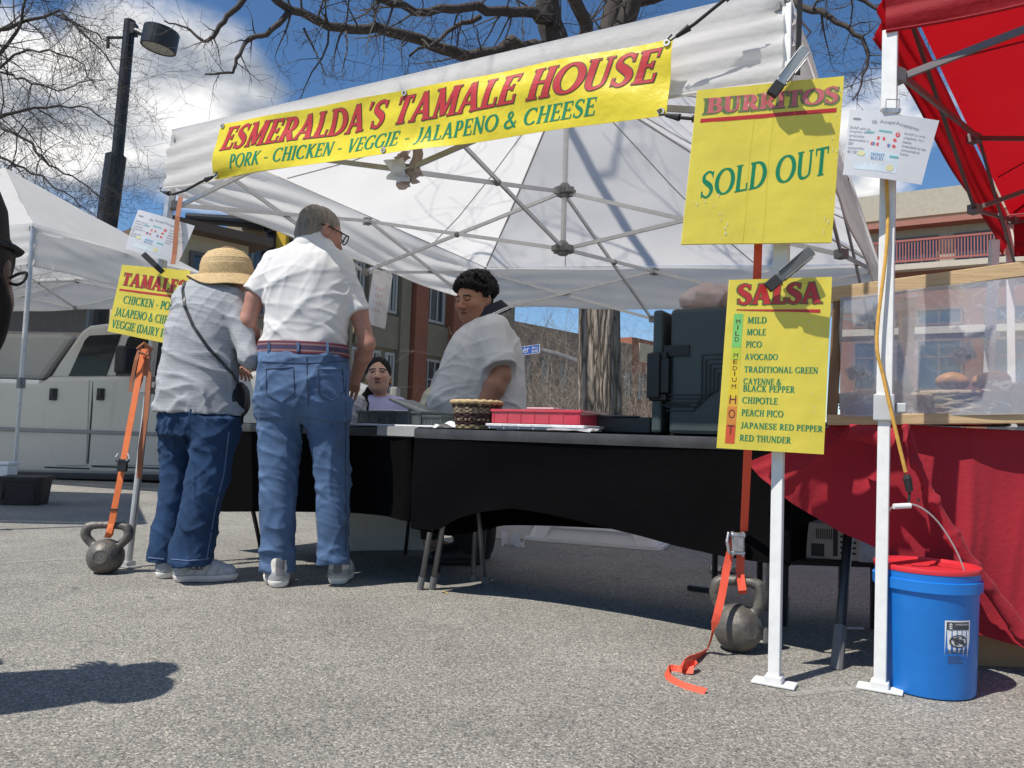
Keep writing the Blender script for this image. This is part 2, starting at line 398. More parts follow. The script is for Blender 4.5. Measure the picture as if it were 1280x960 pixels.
# ================================================================== SETTING
def asphalt():
    m = bpy.data.materials.new('asphalt'); m.use_nodes = True; t = m.node_tree; n = t.nodes; l = t.links; b = n['Principled BSDF']
    tcn = n.new('ShaderNodeTexCoord'); vec = tcn.outputs['Object']
    v1 = n.new('ShaderNodeTexVoronoi'); v1.inputs['Scale'].default_value = 195; l.new(vec, v1.inputs['Vector'])
    sp = n.new('ShaderNodeSeparateColor'); l.new(v1.outputs['Color'], sp.inputs[0])
    r1 = n.new('ShaderNodeValToRGB'); e = r1.color_ramp.elements
    e[0].position = 0; e[0].color = (.10, .098, .093, 1); e[1].position = 1; e[1].color = (.48, .45, .405, 1)
    for p, c in ((.25, (.172, .168, .159)), (.7, (.262, .253, .235)), (.92, (.335, .318, .288))):
        q = r1.color_ramp.elements.new(p); q.color = (*c, 1)
    l.new(sp.outputs[0], r1.inputs[0])
    hs = n.new('ShaderNodeMix'); hs.data_type = 'RGBA'; hs.blend_type = 'MULTIPLY'
    r2 = n.new('ShaderNodeValToRGB'); r2.color_ramp.elements[0].color = (1.03, 1.005, .93, 1); r2.color_ramp.elements[1].color = (.98, .99, .96, 1); l.new(sp.outputs[1], r2.inputs[0])
    hs.inputs[0].default_value = 1; l.new(r1.outputs[0], hs.inputs[6]); l.new(r2.outputs[0], hs.inputs[7])
    n2 = n.new('ShaderNodeTexNoise'); n2.inputs['Scale'].default_value = 1.1; n2.inputs['Detail'].default_value = 9; n2.inputs['Roughness'].default_value = .68; l.new(vec, n2.inputs['Vector'])
    m2 = n.new('ShaderNodeMapRange'); m2.inputs['From Min'].default_value = .3; m2.inputs['From Max'].default_value = .7; m2.inputs['To Min'].default_value = .82; m2.inputs['To Max'].default_value = 1.30; l.new(n2.outputs[0], m2.inputs[0])
    n4 = n.new('ShaderNodeTexNoise'); n4.inputs['Scale'].default_value = 420; n4.inputs['Detail'].default_value = 3; l.new(vec, n4.inputs['Vector'])
    m4 = n.new('ShaderNodeMapRange'); m4.inputs['From Min'].default_value = .3; m4.inputs['From Max'].default_value = .7; m4.inputs['To Min'].default_value = .7; m4.inputs['To Max'].default_value = 1.3; l.new(n4.outputs[0], m4.inputs[0])
    mm = n.new('ShaderNodeMath'); mm.operation = 'MULTIPLY'; l.new(m2.outputs[0], mm.inputs[0]); l.new(m4.outputs[0], mm.inputs[1])
    # oil spots
    v3 = n.new('ShaderNodeTexVoronoi'); v3.inputs['Scale'].default_value = 2.3; v3.inputs['Randomness'].default_value = 1; l.new(vec, v3.inputs['Vector'])
    m3 = n.new('ShaderNodeMapRange'); m3.inputs['From Min'].default_value = .02; m3.inputs['From Max'].default_value = .06; m3.inputs['To Min'].default_value = .45; m3.inputs['To Max'].default_value = 1; l.new(v3.outputs['Distance'], m3.inputs[0])
    m5 = n.new('ShaderNodeMath'); m5.operation = 'MULTIPLY'; l.new(mm.outputs[0], m5.inputs[0]); l.new(m3.outputs[0], m5.inputs[1])
    vm = n.new('ShaderNodeVectorMath'); vm.operation = 'SCALE'; l.new(hs.outputs[2], vm.inputs[0]); l.new(m5.outputs[0], vm.inputs['Scale']); l.new(vm.outputs[0], b.inputs['Base Color'])
    b.inputs['Roughness'].default_value = .8; b.inputs['Specular IOR Level'].default_value = .35
    ad = n.new('ShaderNodeMath'); ad.operation = 'ADD'; l.new(v1.outputs['Distance'], ad.inputs[0]); l.new(n4.outputs[0], ad.inputs[1])
    bp = n.new('ShaderNodeBump'); bp.inputs['Strength'].default_value = .55; bp.inputs['Distance'].default_value = .004; bp.invert = True; l.new(ad.outputs[0], bp.inputs['Height']); l.new(bp.outputs[0], b.inputs['Normal'])
    return m
g = MB(); g._add([(-300, -60, 0), (300, -60, 0), (300, 600, 0), (-300, 600, 0)], [[0, 1, 2, 3]])
g = g.build('asphalt_ground', asphalt(), loc=(0, 0, 0)); g['kind'] = 'structure'
# faint worn chalk lines on the asphalt
chalk = M('chalk', (.5, .48, .45), .9, var=.3, vs=60, alpha=.28)
c_ = MB()
for pts in ([(0, 704), (60, 700), (120, 697), (200, 694)], [(985, 868), (1040, 862), (1085, 858)], [(255, 668), (300, 660), (322, 656)]):
    q = [G(a, b, .004) for a, b in pts]
    c_.sheet(lambda u, v: (lambda i, f: lerp(q[i], q[i+1], f))(min(int(u*(len(q)-1)), len(q)-2), u*(len(q)-1)-min(int(u*(len(q)-1)), len(q)-2)) + V((0, (v-.5)*.035*(1+.4*math.sin(40*u)), 0)), 12, 1)
c_ = c_.build('painted_line', chalk, loc=(0, 2, .004)); c_['kind'] = 'structure'
# pavement and kerb beyond the parked truck
conc = M('concrete', (.36, .34, .31), .85, var=.15, vs=4, bump=.3, bs=60)
k_ = MB(); k_.box((0, 17.4, .065), 90, 4.6, .13); k_ = k_.build('pavement', conc, loc=(0, 17.4, 0), bevel=.02); k_['kind'] = 'structure'

# ------------------------------------------------------------------ buildings
brick = M('red_brick', (.24, .105, .068), .85, var=.18, vs=6, bump=.5, bs=18, stretch=(1, 1, 4))
rust = M('rust_brick', (.28, .10, .055), .85, var=.15, vs=8, bump=.4, bs=22)
olive = M('olive_panel', (.235, .20, .135), .8, var=.12, vs=3, bump=.15, bs=30)
beige = M('beige_stucco', (.47, .40, .28), .85, var=.1, vs=3)
tan = M('tan_brick', (.27, .20, .14), .85, var=.2, vs=12)
glass = M('window_glass', (.035, .045, .06), .08, spec=.9, var=.3, vs=1.5)
frame_w = M('pale_window_frame', (.42, .42, .38), .6)
frame_d = M('dark_window_frame', (.12, .11, .10), .6)
stone = M('stone_band', (.50, .44, .35), .8, var=.1)
def window(par, o, ux, w, h, un, fm, nx=3, ny=2, dep=.07):
    """window lower-left at o, along ux, up z, outward normal un"""
    z = V((0, 0, 1)); f = MB(); t = .07
    R = Matrix((ux, un, z)).transposed()
    c = o + ux*(w/2) + z*(h/2) + un*(dep/2-.01)
    f.box(c+z*(h/2-t/2), w, dep, t, R=R); f.box(c-z*(h/2-t/2), w, dep, t, R=R)
    f.box(c-ux*(w/2-t/2), t, dep, h-2*t, R=R); f.box(c+ux*(w/2-t/2), t, dep, h-2*t, R=R)
    for i in range(1, nx): f.box(c+ux*(w*i/nx-w/2)-un*.012, .045, dep*.7, h-2*t, R=R)
    for j in range(1, ny): f.box(c+z*(h*j/ny-h/2)+z*(h*.16)-un*.02, w-2*t, dep*.5, .045, R=R)
    fo = f.build('window', fm, par)
    p = MB(); p.box(o+ux*(w/2)+z*(h/2)+un*.008, w-.1, .012, h-.1, R=R); p.build('pane', glass, fo)
    return fo
def wallbox(par, name, o, ux, w, h, th, un, mat):
    z = V((0, 0, 1)); m = MB(); R = Matrix((ux, un, z)).transposed()
    m.box(o+ux*(w/2)+z*(h/2)-un*(th/2), w, th, h, R=R); return m.build(name, mat, par)
Z = V((0, 0, 1))
# 1. olive and brick building behind the server (recedes to the right)
b1 = P(250, 500, 15.0); b1.z = 0; b1e = P(640, 500, 24.5); b1e.z = 0; b1 = lerp(b1, b1e, .36)
ux = (b1e-b1).normalized(); un = V((ux.y, -ux.x, 0)); Lb = (b1e-b1).length
B = thing('office_building', 'olive panel and red brick building with gridded windows behind the curly-haired vendor', 'building', b1)
wallbox(B, 'wall', b1, ux, Lb, 7.4, 5, un, olive)
def col_at(px):   # distance along facade for pixel column
    r = ray(px, 430); n = V((un.x, un.y, 0)); d = (b1-CAM).dot(n)/r.dot(n); return (CAM+r*d-b1).dot(ux)
for a, c in ((508, 524), (556, 569)):
    s0, s1 = col_at(a), col_at(c); wallbox(B, 'brick_pier', b1+ux*s0+un*.28, ux, s1-s0, 7.4, .3, un, rust)
for a, c in ((494, 506), (452, 458), (430, 434)):
    s0, s1 = col_at(a), col_at(c); wallbox(B, 'pilaster', b1+ux*s0+un*.16, ux, s1-s0, 7.4, .18, un, olive)
for z0 in (.0, 2.85, 5.6):
    wallbox(B, 'spandrel', b1+Z*(z0-.02)+un*.1, ux, Lb, .85 if z0 else 1.05, .11, un, rust if z0 == 0 else olive)
for z0 in (1.12, 3.75):
    for a, c in ((436, 450), (462, 474), (480, 492), (526, 552), (570, 586), (590, 604)):
        s0, s1 = col_at(a), col_at(c)
        window(B, b1+ux*s0+Z*z0, ux, s1-s0, 1.62, un, frame_w, 4 if s1-s0 > 1.3 else 3, 2)
wallbox(B, 'cornice', b1+Z*7.4+un*.3, ux, Lb, .3, 5.2, un, beige)
# low flat beige pavilion at left with steel frame on its roof
b2 = P(205, 500, 13.0); b2.z = 0; b2e = P(300, 500, 14.0); b2e.z = 0; ux2 = (b2e-b2).normalized(); un2 = V((ux2.y, -ux2.x, 0)); L2 = (b2e-b2).length
B2 = thing('beige_house', 'low beige building with flat brown eave behind the straw-hatted shopper', 'building', b2)
wallbox(B2, 'wall', b2, ux2, L2, 4.05, 3, un2, beige)
wallbox(B2, 'roof', b2+Z*4.05+un2*.35-ux2*.3, ux2, L2+.6, .16, 3.6, un2, M('brown_eave', (.13, .09, .06), .7))
window(B2, b2+ux2*(L2*.2)+Z*2.9, ux2, .55, .85, un2, frame_d, 2, 1); window(B2, b2+ux2*(L2*.55)+Z*2.9, ux2, .5, .85, un2, frame_d, 2, 1)
# glazed rooftop house further right
b3 = P(290, 500, 17); b3.z = 0; b3e = P(365, 500, 17.4); b3e.z = 0; ux3 = (b3e-b3).normalized(); un3 = V((ux3.y, -ux3.x, 0)); L3 = (b3e-b3).length
B3 = thing('balcony_house', 'beige block with glazed balconies between straw hat and tall shopper', 'building', b3)
wallbox(B3, 'wall', b3, ux3, L3, 5.15, 2.5, un3, beige)
for z0 in (3.2, 4.2):
    for i in range(2): window(B3, b3+ux3*(.08+i*L3*.5)+Z*z0, ux3, L3*.42, .82, un3, frame_d, 3, 1)
wallbox(B3, 'railing', b3+Z*4.03+un3*.45, ux3, L3*.9, .1, .04, un3, frame_d)
wallbox(B3, 'roof', b3+Z*5.15+un3*.3, ux3, L3, .14, 3, un3, frame_d)
# 4. low tan building far behind the tree trunk
b4 = P(630, 500, 34); b4.z = 0; b4e = P(860, 500, 46); b4e.z = 0; ux4 = (b4e-b4).normalized(); un4 = V((ux4.y, -ux4.x, 0)); L4 = (b4e-b4).length
B4 = thing('shop_block', 'long low tan brick block behind the grey thicket and tree trunk', 'building', b4)
wallbox(B4, 'wall', b4, ux4, L4*.62, 5.9, 6, un4, tan); wallbox(B4, 'wall', b4+ux4*L4*.62, ux4, L4*.38, 6.3, 6, un4, rust)
wallbox(B4, 'stone_band', b4+ux4*L4*.66+un4*.1+Z*5.0, ux4, L4*.2, 1.05, .12, un4, beige)
for i in range(8): window(B4, b4+ux4*(1+i*L4*.085)+Z*2.9, ux4, L4*.05, 1.5, un4, frame_d, 2, 1)
# 5. brick apartment building with balcony at right (face turned to the camera)
b5 = P(1050, 500, 22.5); b5.z = 0; b5e = P(1420, 500, 19.0); b5e.z = 0; ux5 = (b5e-b5).normalized(); un5 = V((ux5.y, -ux5.x, 0)); L5 = (b5e-b5).length
B5 = thing('brick_apartment_building', 'red brick apartment building with stone bands and railed balcony between the two tents', 'building', b5)
wallbox(B5, 'wall', b5, ux5, L5, 5.75, 8, un5, brick)
wallbox(B5, 'stone_band', b5+Z*3.95+un5*.09, ux5, L5, .2, .12, un5, stone)
wallbox(B5, 'stone_band', b5+Z*5.75+un5*.35-ux5*.1, ux5, L5+.1, .16, .5, un5, stone)
wallbox(B5, 'upper_wall', b5-un5*1.3+Z*5.75, ux5, L5, 1.9, 6, un5, M('pale_stucco', (.40, .37, .29), .85))
wallbox(B5, 'cornice', b5-un5*.8+Z*7.3, ux5, L5, .16, 6, un5, M('terracotta_trim', (.34, .14, .10), .7))
wallbox(B5, 'parapet', b5-un5*1.2+Z*7.65, ux5, L5, .8, 6, un5, M('pale_stucco'))
rl = MB(); R5 = Matrix((ux5, un5, Z)).transposed(); red_rail = M('red_rail', (.32, .10, .08), .6)
rl.box(b5+ux5*L5/2+Z*6.6+un5*.2, L5, .06, .06, R=R5); rl.box(b5+ux5*L5/2+Z*6.02+un5*.2, L5, .05, .05, R=R5)
for i in range(90): rl.box(b5+ux5*(L5*i/90)+Z*6.31+un5*.2, .03, .03, .56, R=R5)
rl.build('railing', red_rail, B5)
for i, s in enumerate((1.2, 2.9, 4.6)):
    window(B5, b5-un5*1.3+ux5*s+Z*5.95, ux5, 1.3, 1.1, un5, frame_d, 3, 1)
for z0 in (.6, 2.35, 4.3):
    for i in range(5):
        window(B5, b5+ux5*(.35+i*1.62)+Z*(z0 if z0 < 4 else 4.18), ux5, 1.15, 1.45 if z0 < 4 else .0+.5, un5, M('brown_window_frame', (.16, .10, .08), .6), 2, 1 if z0 > 4 else 2)
for i in range(5): wallbox(B5, 'stone_sill', b5+ux5*(.27+i*1.62)+Z*2.22+un5*.08, ux5, 1.31, .11, .1, un5, stone)

# low grey-brown building behind the pickup, seen under the left tent
b6 = P(-420, 500, 21); b6.z = 0; b6e = P(215, 500, 19.5); b6e.z = 0; ux6 = (b6e-b6).normalized(); un6 = V((ux6.y, -ux6.x, 0)); L6 = (b6e-b6).length
B6 = thing('low_building', 'low grey-brown building behind the pickup truck and left tent', 'building', b6)
wallbox(B6, 'wall', b6, ux6, L6, 3.7, 5, un6, M('grey_brown_render', (.10, .09, .08), .85, var=.2)); wallbox(B6, 'roof', b6+Z*3.7+un6*.3, ux6, L6, .14, 5.3, un6, frame_d)
for i in range(6): window(B6, b6+ux6*(1+i*L6*.16)+Z*1.2, ux6, 1.3, 1.4, un6, frame_d, 2, 1)
# ------------------------------------------------------------------ trees
bark_d = M('dark_bark', (.060, .050, .043), .9, var=.35, vs=10, bump=.8, bs=25, stretch=(1, 1, .3))
twig_d = M('twig_bark', (.072, .060, .052), .9, var=.3, vs=20)
def bark_plates():
    m = bpy.data.materials.new('plate_bark'); m.use_nodes = True; t = m.node_tree; n = t.nodes; l = t.links; b = n['Principled BSDF']
    tcn = n.new('ShaderNodeTexCoord'); mp = n.new('ShaderNodeMapping'); mp.inputs['Scale'].default_value = (1, 1, .12); l.new(tcn.outputs['Object'], mp.inputs[0])
    nz = n.new('ShaderNodeTexNoise'); nz.inputs['Scale'].default_value = 5; nz.inputs['Detail'].default_value = 6; l.new(mp.outputs[0], nz.inputs['Vector'])
    ad = n.new('ShaderNodeVectorMath'); ad.operation = 'MULTIPLY_ADD'; ad.inputs[1].default_value = (.30, .30, .30); l.new(nz.outputs['Color'], ad.inputs[0]); l.new(mp.outputs[0], ad.inputs[2])
    v = n.new('ShaderNodeTexVoronoi'); v.feature = 'DISTANCE_TO_EDGE'; v.inputs['Scale'].default_value = 13; l.new(ad.outputs[0], v.inputs['Vector'])
    r = n.new('ShaderNodeValToRGB'); e = r.color_ramp.elements; e[0].position = 0; e[0].color = (.04, .03, .024, 1); e[1].position = .30; e[1].color = (.34, .285, .225, 1)
    q = r.color_ramp.elements.new(.06); q.color = (.15, .12, .09, 1); l.new(v.outputs['Distance'], r.inputs[0])
    n2 = n.new('ShaderNodeTexNoise'); n2.inputs['Scale'].default_value = 30; n2.inputs['Detail'].default_value = 5; l.new(mp.outputs[0], n2.inputs['Vector'])
    mr = n.new('ShaderNodeMapRange'); mr.inputs['From Min'].default_value = .3; mr.inputs['From Max'].default_value = .7; mr.inputs['To Min'].default_value = .55; mr.inputs['To Max'].default_value = 1.4; l.new(n2.outputs[0], mr.inputs[0])
    vm = n.new('ShaderNodeVectorMath'); vm.operation = 'SCALE'; l.new(r.outputs[0], vm.inputs[0]); l.new(mr.outputs[0], vm.inputs['Scale']); l.new(vm.outputs[0], b.inputs['Base Color'])
    b.inputs['Roughness'].default_value = .92
    am = n.new('ShaderNodeMath'); am.operation = 'MULTIPLY_ADD'; am.inputs[1].default_value = .25; l.new(n2.outputs[0], am.inputs[0]); l.new(v.outputs['Distance'], am.inputs[2])
    bp = n.new('ShaderNodeBump'); bp.inputs['Distance'].default_value = .06; l.new(am.outputs[0], bp.inputs['Height']); l.new(bp.outputs[0], b.inputs['Normal'])
    return m
rng = random.Random(11)
def rv(s=1.): return V((rng.gauss(0, s), rng.gauss(0, s), rng.gauss(0, s)))
def grow(mb, p, d, L, r, lev, wig=.28, up=.05, nch=5, shrink=.55):
    n = max(3, int(5 - (lev < 1)*2)); path = [p.copy()]; rs = [r]; d = d.normalized()
    for i in range(n):
        d = (d + rv(wig*.5) + V((0, 0, up))).normalized(); p = p + d*(L/n); path.append(p.copy()); rs.append(max(.0016, r*(1-(i+1)/n*.78)))
    mb.tube(path, rs, 6 if lev > 2 else (4 if lev > 1 else 3), cap=False)
    if lev <= 0: return
    for k in range(nch):
        i = rng.randint(1, n); q = path[i]; dd = (path[i]-path[i-1]).normalized()
        side = rv(1); side = (side - dd*side.dot(dd)).normalized()
        grow(mb, q, dd*.55 + side*.85, L*shrink*rng.uniform(.6, 1.2), max(.0019, rs[i]*.55), lev-1, wig, up, nch, shrink)
def limb(tr, tw, pts, r0, r1, lev=2, nch=10, L=.9, up=.03, wig=.3, sub=4):
    """a limb through given places, with side branches"""
    q = []
    for i in range(len(pts)-1):
        a, b = V(pts[i]), V(pts[i+1])
        for j in range(sub): q.append(lerp(a, b, j/sub) + rv((b-a).length*.03))
    q.append(V(pts[-1])); n = len(q); rs = [r0+(r1-r0)*(i/(n-1))**.8 for i in range(n)]
    tr.tube(q, rs, 8, cap=True)
    for k in range(nch):
        i = rng.randint(max(1, n//6), n-1); dd = (q[i]-q[i-1]).normalized(); side = rv(1); side = (side-dd*side.dot(dd)).normalized()
        grow(tw, q[i], dd*.5+side, L*rng.uniform(.5, 1.25), max(.003, min(rs[i]*.42, .013)), lev, wig, up, 4, .58)
# big tree behind the white tent
D = 8.8
tb = G(747, 548) if False else P(747, 540, D); tb.z = 0
T1 = thing('old_shade_tree', 'thick old tree with flaking plated bark and bare limbs behind the white tent', 'tree', tb)
tr = MB(); tw = MB()
def trunk_fn(u, v):
    z = v*4.6; a = u*2*math.pi; r = .275 + .10*math.exp(-z*2.2) - .012*z + .03*noise((math.cos(a)*1.5, math.sin(a)*1.5, z*.8), 1.6, 2) + .012*noise((math.cos(a)*4, math.sin(a)*4, z*.7), 2.5, 7)
    c = tb + V((-.0*z - .07*max(0, z-2.4), .02*z, 0))
    return c + V((r*math.cos(a), r*math.sin(a), z))
tk_ = MB(); tk_.sheet(trunk_fn, 64, 60)
top = tb + V((-.15, .09, 4.55))
def Q(px, py, d): return P(px, py, d)
limb(tr, tw, [top, Q(690, 45, 8.6), Q(682, -30, 8.5), Q(660, -140, 8.2)], .19, .10, 2, 8)
limb(tr, tw, [top, Q(768, 10, 8.9), Q(800, -90, 9)], .15, .09, 2, 8)
limb(tr, tw, [Q(690, 62, 8.6), Q(640, 58, 8.3), Q(590, 70, 8.0), Q(540, 56, 7.7), Q(470, 38, 7.3), Q(428, 35, 7.1), Q(362, 12, 6.8), Q(300, -40, 6.6)], .085, .03, 2, 24, .75)
limb(tr, tw, [Q(362, 14, 6.8), Q(334, 42, 6.7), Q(308, 50, 6.7), Q(296, 74, 6.6), Q(291, 90, 6.6), Q(270, 92, 6.6), Q(256, 93, 6.6)], .028, .007, 1, 9, .3)
limb(tr, tw, [Q(330, -30, 6.7), Q(283, 20, 6.6), Q(268, 46, 6.6), Q(253, 52, 6.6), Q(232, 34, 6.6), Q(205, 26, 6.6)], .03, .006, 1, 9, .3)
limb(tr, tw, [Q(380, 36, 6.9), Q(392, 60, 6.9), Q(404, 88, 6.8), Q(408, 95, 6.8)], .012, .004, 1, 5, .2)
limb(tr, tw, [Q(690, 24, 8.5), Q(640, 16, 8.1), Q(580, 8, 7.6), Q(520, 14, 7.2), Q(460, -8, 6.8)], .07, .03, 2, 22, .75)
limb(tr, tw, [Q(600, 20, 7.9), Q(560, 38, 7.7), Q(512, 70, 7.4)], .03, .012, 2, 10, .5)
limb(tr, tw, [Q(770, 15, 8.9), Q(840, -10, 8.5), Q(930, -40, 8), Q(980, 2, 7.4), Q(1019, 11, 7.2), Q(1046, 28, 7.1), Q(1078, 46, 7.0), Q(1086, 70, 7.0), Q(1078, 100, 7), Q(1066, 126, 7)], .06, .006, 2, 20, .5)
limb(tr, tw, [Q(985, 4, 7.4), Q(1012, 40, 7.3), Q(1002, 60, 7.3), Q(1010, 72, 7.3)], .014, .004, 1, 6, .3)
limb(tr, tw, [Q(980, -40, 7.4), Q(1060, -10, 7), Q(1104, 14, 6.9), Q(1180, 30, 6.7)], .03, .012, 2, 12, .5)
# limbs that reach out over the stalls, above the frame
limb(tr, tw, [top, V((.3, 7.2, 5.7)), V((-.25, 5.6, 5.7)), V((-.85, 4.2, 5.4)), V((-1.6, 3.0, 5.3))], .085, .025, 2, 34, 1.0)
limb(tr, tw, [V((-.2, 5.8, 5.7)), V((.25, 4.8, 5.3)), V((.0, 3.6, 5.2)), V((-.5, 2.6, 5.2))], .035, .012, 2, 18, 1.0)
limb(tr, tw, [V((.1, 6.6, 5.7)), V((-1.0, 5.6, 5.3)), V((-1.9, 4.9, 5.2))], .035, .012, 2, 18, 1.0)
limb(tr, tw, [top, V((1.6, 8.2, 6.6)), V((2.7, 7.4, 8)), V((3.6, 6.6, 9))], .13, .05, 2, 14, 1.1)
tk_.build('trunk', bark_plates(), T1, smooth=True); tr.build('limbs', bark_d, T1, smooth=True); tw.build('branches', twig_d, T1)
# bare tree at left
lb = P(-150, 500, 10.5); lb.z = 0
T2 = thing('bare_street_tree', 'leafless street tree with a dense net of twigs behind the lamp post', 'tree', lb)
tr = MB(); tw = MB(); ltop = lb + V((.1, 0, 3.0))
limb(tr, tw, [lb, lb+V((.05, 0, 1.5)), ltop], .2, .15, 1, 0)
for pts, r in (([(-60, 170), (0, 38), (35, 25), (75, 15), (110, 45), (150, 96)], .06), ([(-60, 200), (0, 146), (45, 135), (100, 130), (142, 158)], .045), ([(-60, 240), (0, 158), (30, 172), (60, 205), (100, 226), (130, 250)], .05),
               ([(-70, 120), (-10, 60), (0, -10), (40, -30)], .06), ([(-60, 250), (0, 195), (40, 215), (80, 240), (120, 270)], .035), ([(-60, 150), (0, 90), (30, 100), (70, 112), (130, 100)], .035),
               ([(-40, 120), (20, 40), (34, -20), (60, -60)], .045), ([(-40, 260), (20, 236), (60, 258), (100, 276)], .03), ([(70, 16), (95, 30), (130, 48), (150, 60)], .02), ([(-30, 100), (20, 70), (60, 62), (100, 75), (120, 110)], .03)):
    d0 = 10.5 + rng.uniform(-.8, .8)
    limb(tr, tw, [ltop if i == 0 and rng.random() < .3 else Q(a, b, d0 + rng.uniform(-.15, .15)) for i, (a, b) in enumerate(pts)], r*.72, .006, 2, 24, .95, up=.0, wig=.34)
for k in range(10): grow(tw, ltop + rv(.2), V((rng.uniform(-.2, 1), rng.uniform(-.5, .2), rng.uniform(.2, 1))), 2.2, .035, 3, .3, .03, 4, .6)
tr.build('trunk', bark_d, T2, smooth=True); tw.build('branches', twig_d, T2)
# saplings left of the white tent
for px, d, h, nm in ((185, 12.5, 4.6, 'thin bare sapling rising behind the white notice on the tent leg'),):
    p = P(px, 500, d); p.z = 0; t = thing('bare_sapling', nm, 'tree', p); tr = MB(); tw = MB()
    limb(tr, tw, [p, p+V((.1, 0, h*.5)), p+V((.25, 0, h))], .05, .006, 2, 22, .8); tr.build('trunk', bark_d, t); tw.build('branches', twig_d, t)
# winter thicket between the vendor and the trunk and right of it
tk = M('thicket_twigs', (.215, .18, .145), .9, var=.4, vs=4)
SH = 'bare shrubs behind the tables'
for px, d, n, wd, hh, lab in ((690, 15.5, 120, 2.2, 2.4, 'pale leafless shrub left of the thick tree trunk'), (665, 21, 60, 3.4, 4.6, 'tall leafless shrub behind the blue street sign'), (798, 17.5, 110, 2.4, 2.5, 'pale leafless shrub right of the thick tree trunk')):
    p = P(px, 520, d); p.z = 0; t = thing('bare_shrub', lab, 'shrub', p, SH); tw = MB(); st = MB()
    for k in range(n):
        q = p + V((max(-1.6, min(1.6, rng.gauss(0, 1)))*wd*.4, rng.gauss(0, .6), 0)); hgt = hh*rng.uniform(.55, 1.1)
        grow(tw if k > 5 else st, q, V((rng.gauss(0, .35), rng.gauss(0, .3), 1)), hgt, .016, 2, .3, .05, 5, .42)
    st.build('stem', tk, t); tw.build('branches', tk, t)

# ------------------------------------------------------------------ street lamp, signals
blackm = M('black_metal', (.012, .013, .015), .42, var=.2, spec=.5)
lb0 = P(128, 500, 13); lb0.z = 0
lt = P(162.5, 26, 13); lm = P(139, 240, 13)
LP = thing('street_lamp', 'black street lamp with drum head beside the bare street tree', 'street lamp', (lm.x, lm.y, 0))
m = MB(); m.tube([V((lm.x-.03, 13, 0)), V((lm.x+.02, 13, 3.5)), lt], [.105, .10, .095], 14); m.build('pole', blackm, LP, smooth=False)
m = MB(); a, b = P(132, 290, 13), P(145, 195, 13); m.tube([V((a.x-.04, 13, 2.2)), a, b], .17, 14); m.tube([b, b+V((0, 0, .03))], .13, 12); m.build('sleeve', blackm, LP)
m = MB(); m.tube([P(165, 36, 13), P(180, 43, 12.9)], .05, 8); m.box(P(166, 37, 13), .12, .16, .2); m.build('arm', blackm, LP)
hc = P(200, 50, 12.8)
hd = MB(); hd.lathe([(.05, .19), (.275, .18), (.29, .165), (.29, -.155), (.27, -.165), (.265, -.13), (.0, -.12)], hc, 28, axis=V((.16, -.04, 1)), cap=False); hd.build('lamp_head', blackm, LP)
hd = MB(); hd.lathe([(.0, -.15), (.262, -.15), (.262, -.14), (0, -.14)], hc, 24, axis=V((.16, -.04, 1)), cap=False); hd.build('diffuser', M('lamp_lens', (.32, .30, .25), .3), LP)
m = MB(); m.tube([P(153, 47, 13), P(134, 47, 13)], .025, 6); m.tube([P(135, 46, 13), P(135, 60, 13)], .03, 6); m.build('bracket', blackm, LP)
# mast arm + traffic signal
ma = P(232, 272, 16); mb_ = P(392, 284, 16.8)
TS = thing('traffic_signal_mast', 'black horizontal signal mast arm behind the straw-hatted shopper', 'signal mast', (mb_.x, mb_.y, 0))
m = MB(); m.tube([ma, lerp(ma, mb_, .35), mb_], [.10, .12, .16], 12); m.build('mast_arm', blackm, TS)
m = MB(); m.tube([V((mb_.x, mb_.y, 0)), mb_+V((0, 0, .3))], [.2, .16], 12); m.build('pole', blackm, TS)
tsp = P(346, 306, 16.4)
TL = thing('traffic_light', 'yellow and black traffic light hanging under the mast arm', 'traffic light', tsp-V((0, 0, .5)))
m = MB(); m.box(tsp+V((.12, 0, 0)), .22, .2, .95); m.build('housing', M('signal_yellow', (.62, .40, .02), .5), TL, bevel=.02)
m = MB(); m.box(tsp-V((.13, 0, 0)), .18, .22, .98)
for k in (-.3, 0, .3): m.lathe([(.10, 0), (.11, -.18), (.1, -.18), (.09, 0)], tsp+V((-.13, -.1, k)), 12, axis=V((0, 1, .0)), cap=False)
m.build('backplate', blackm, TL)
m = MB(); m.bar(tsp+V((0, 0, .47)), tsp+V((0, .05, .8)), .06, .06); m.build('hanger', blackm, TL)
# gold hanging ornament on the far facade
# street name sign
s0 = P(676, 437, 19)
SN = thing('street_name_sign', 'blue street name sign on a grey arm left of the trunk', 'street sign', s0-V((0, 0, .25)))
c00, c10, c11, c01 = P(640, 446, 19), P(675, 441, 19), P(675, 430, 19), P(640, 435, 19)
sf = bil(c00, c10, c11, c01); nn = (c10-c00).cross(c01-c00).normalized(); nn = nn if nn.y < 0 else -nn
m = MB(); m.slab(sf, nn, .03); m.build('sign_panel', M('sign_blue', (.02, .13, .55), .4), SN)
m = MB(); sansput(m, sf, nn, 'er', .40, .25, .62, .75, off=.004); sansput(m, sf, nn, 'Ave', .70, .52, .92, .85, off=.004); sansput(m, sf, nn, '800', .70, .14, .92, .42, off=.004)
m.build('lettering', M('sign_white', (.8, .8, .8), .5), SN)
m = MB(); quad(m, sf, nn, 0, 0, 1, .05, .003); quad(m, sf, nn, 0, .95, 1, 1, .003); quad(m, sf, nn, .97, .05, 1, .95, .003); m.build('border', M('sign_white'), SN)
m = MB(); m.tube([P(676, 438, 19), P(696, 443, 19), P(722, 452, 19), P(760, 456, 19)], [.07, .075, .08, .09], 10); m.build('arm', M('grey_steel', (.22, .22, .22), .5, metal=.4), SN)
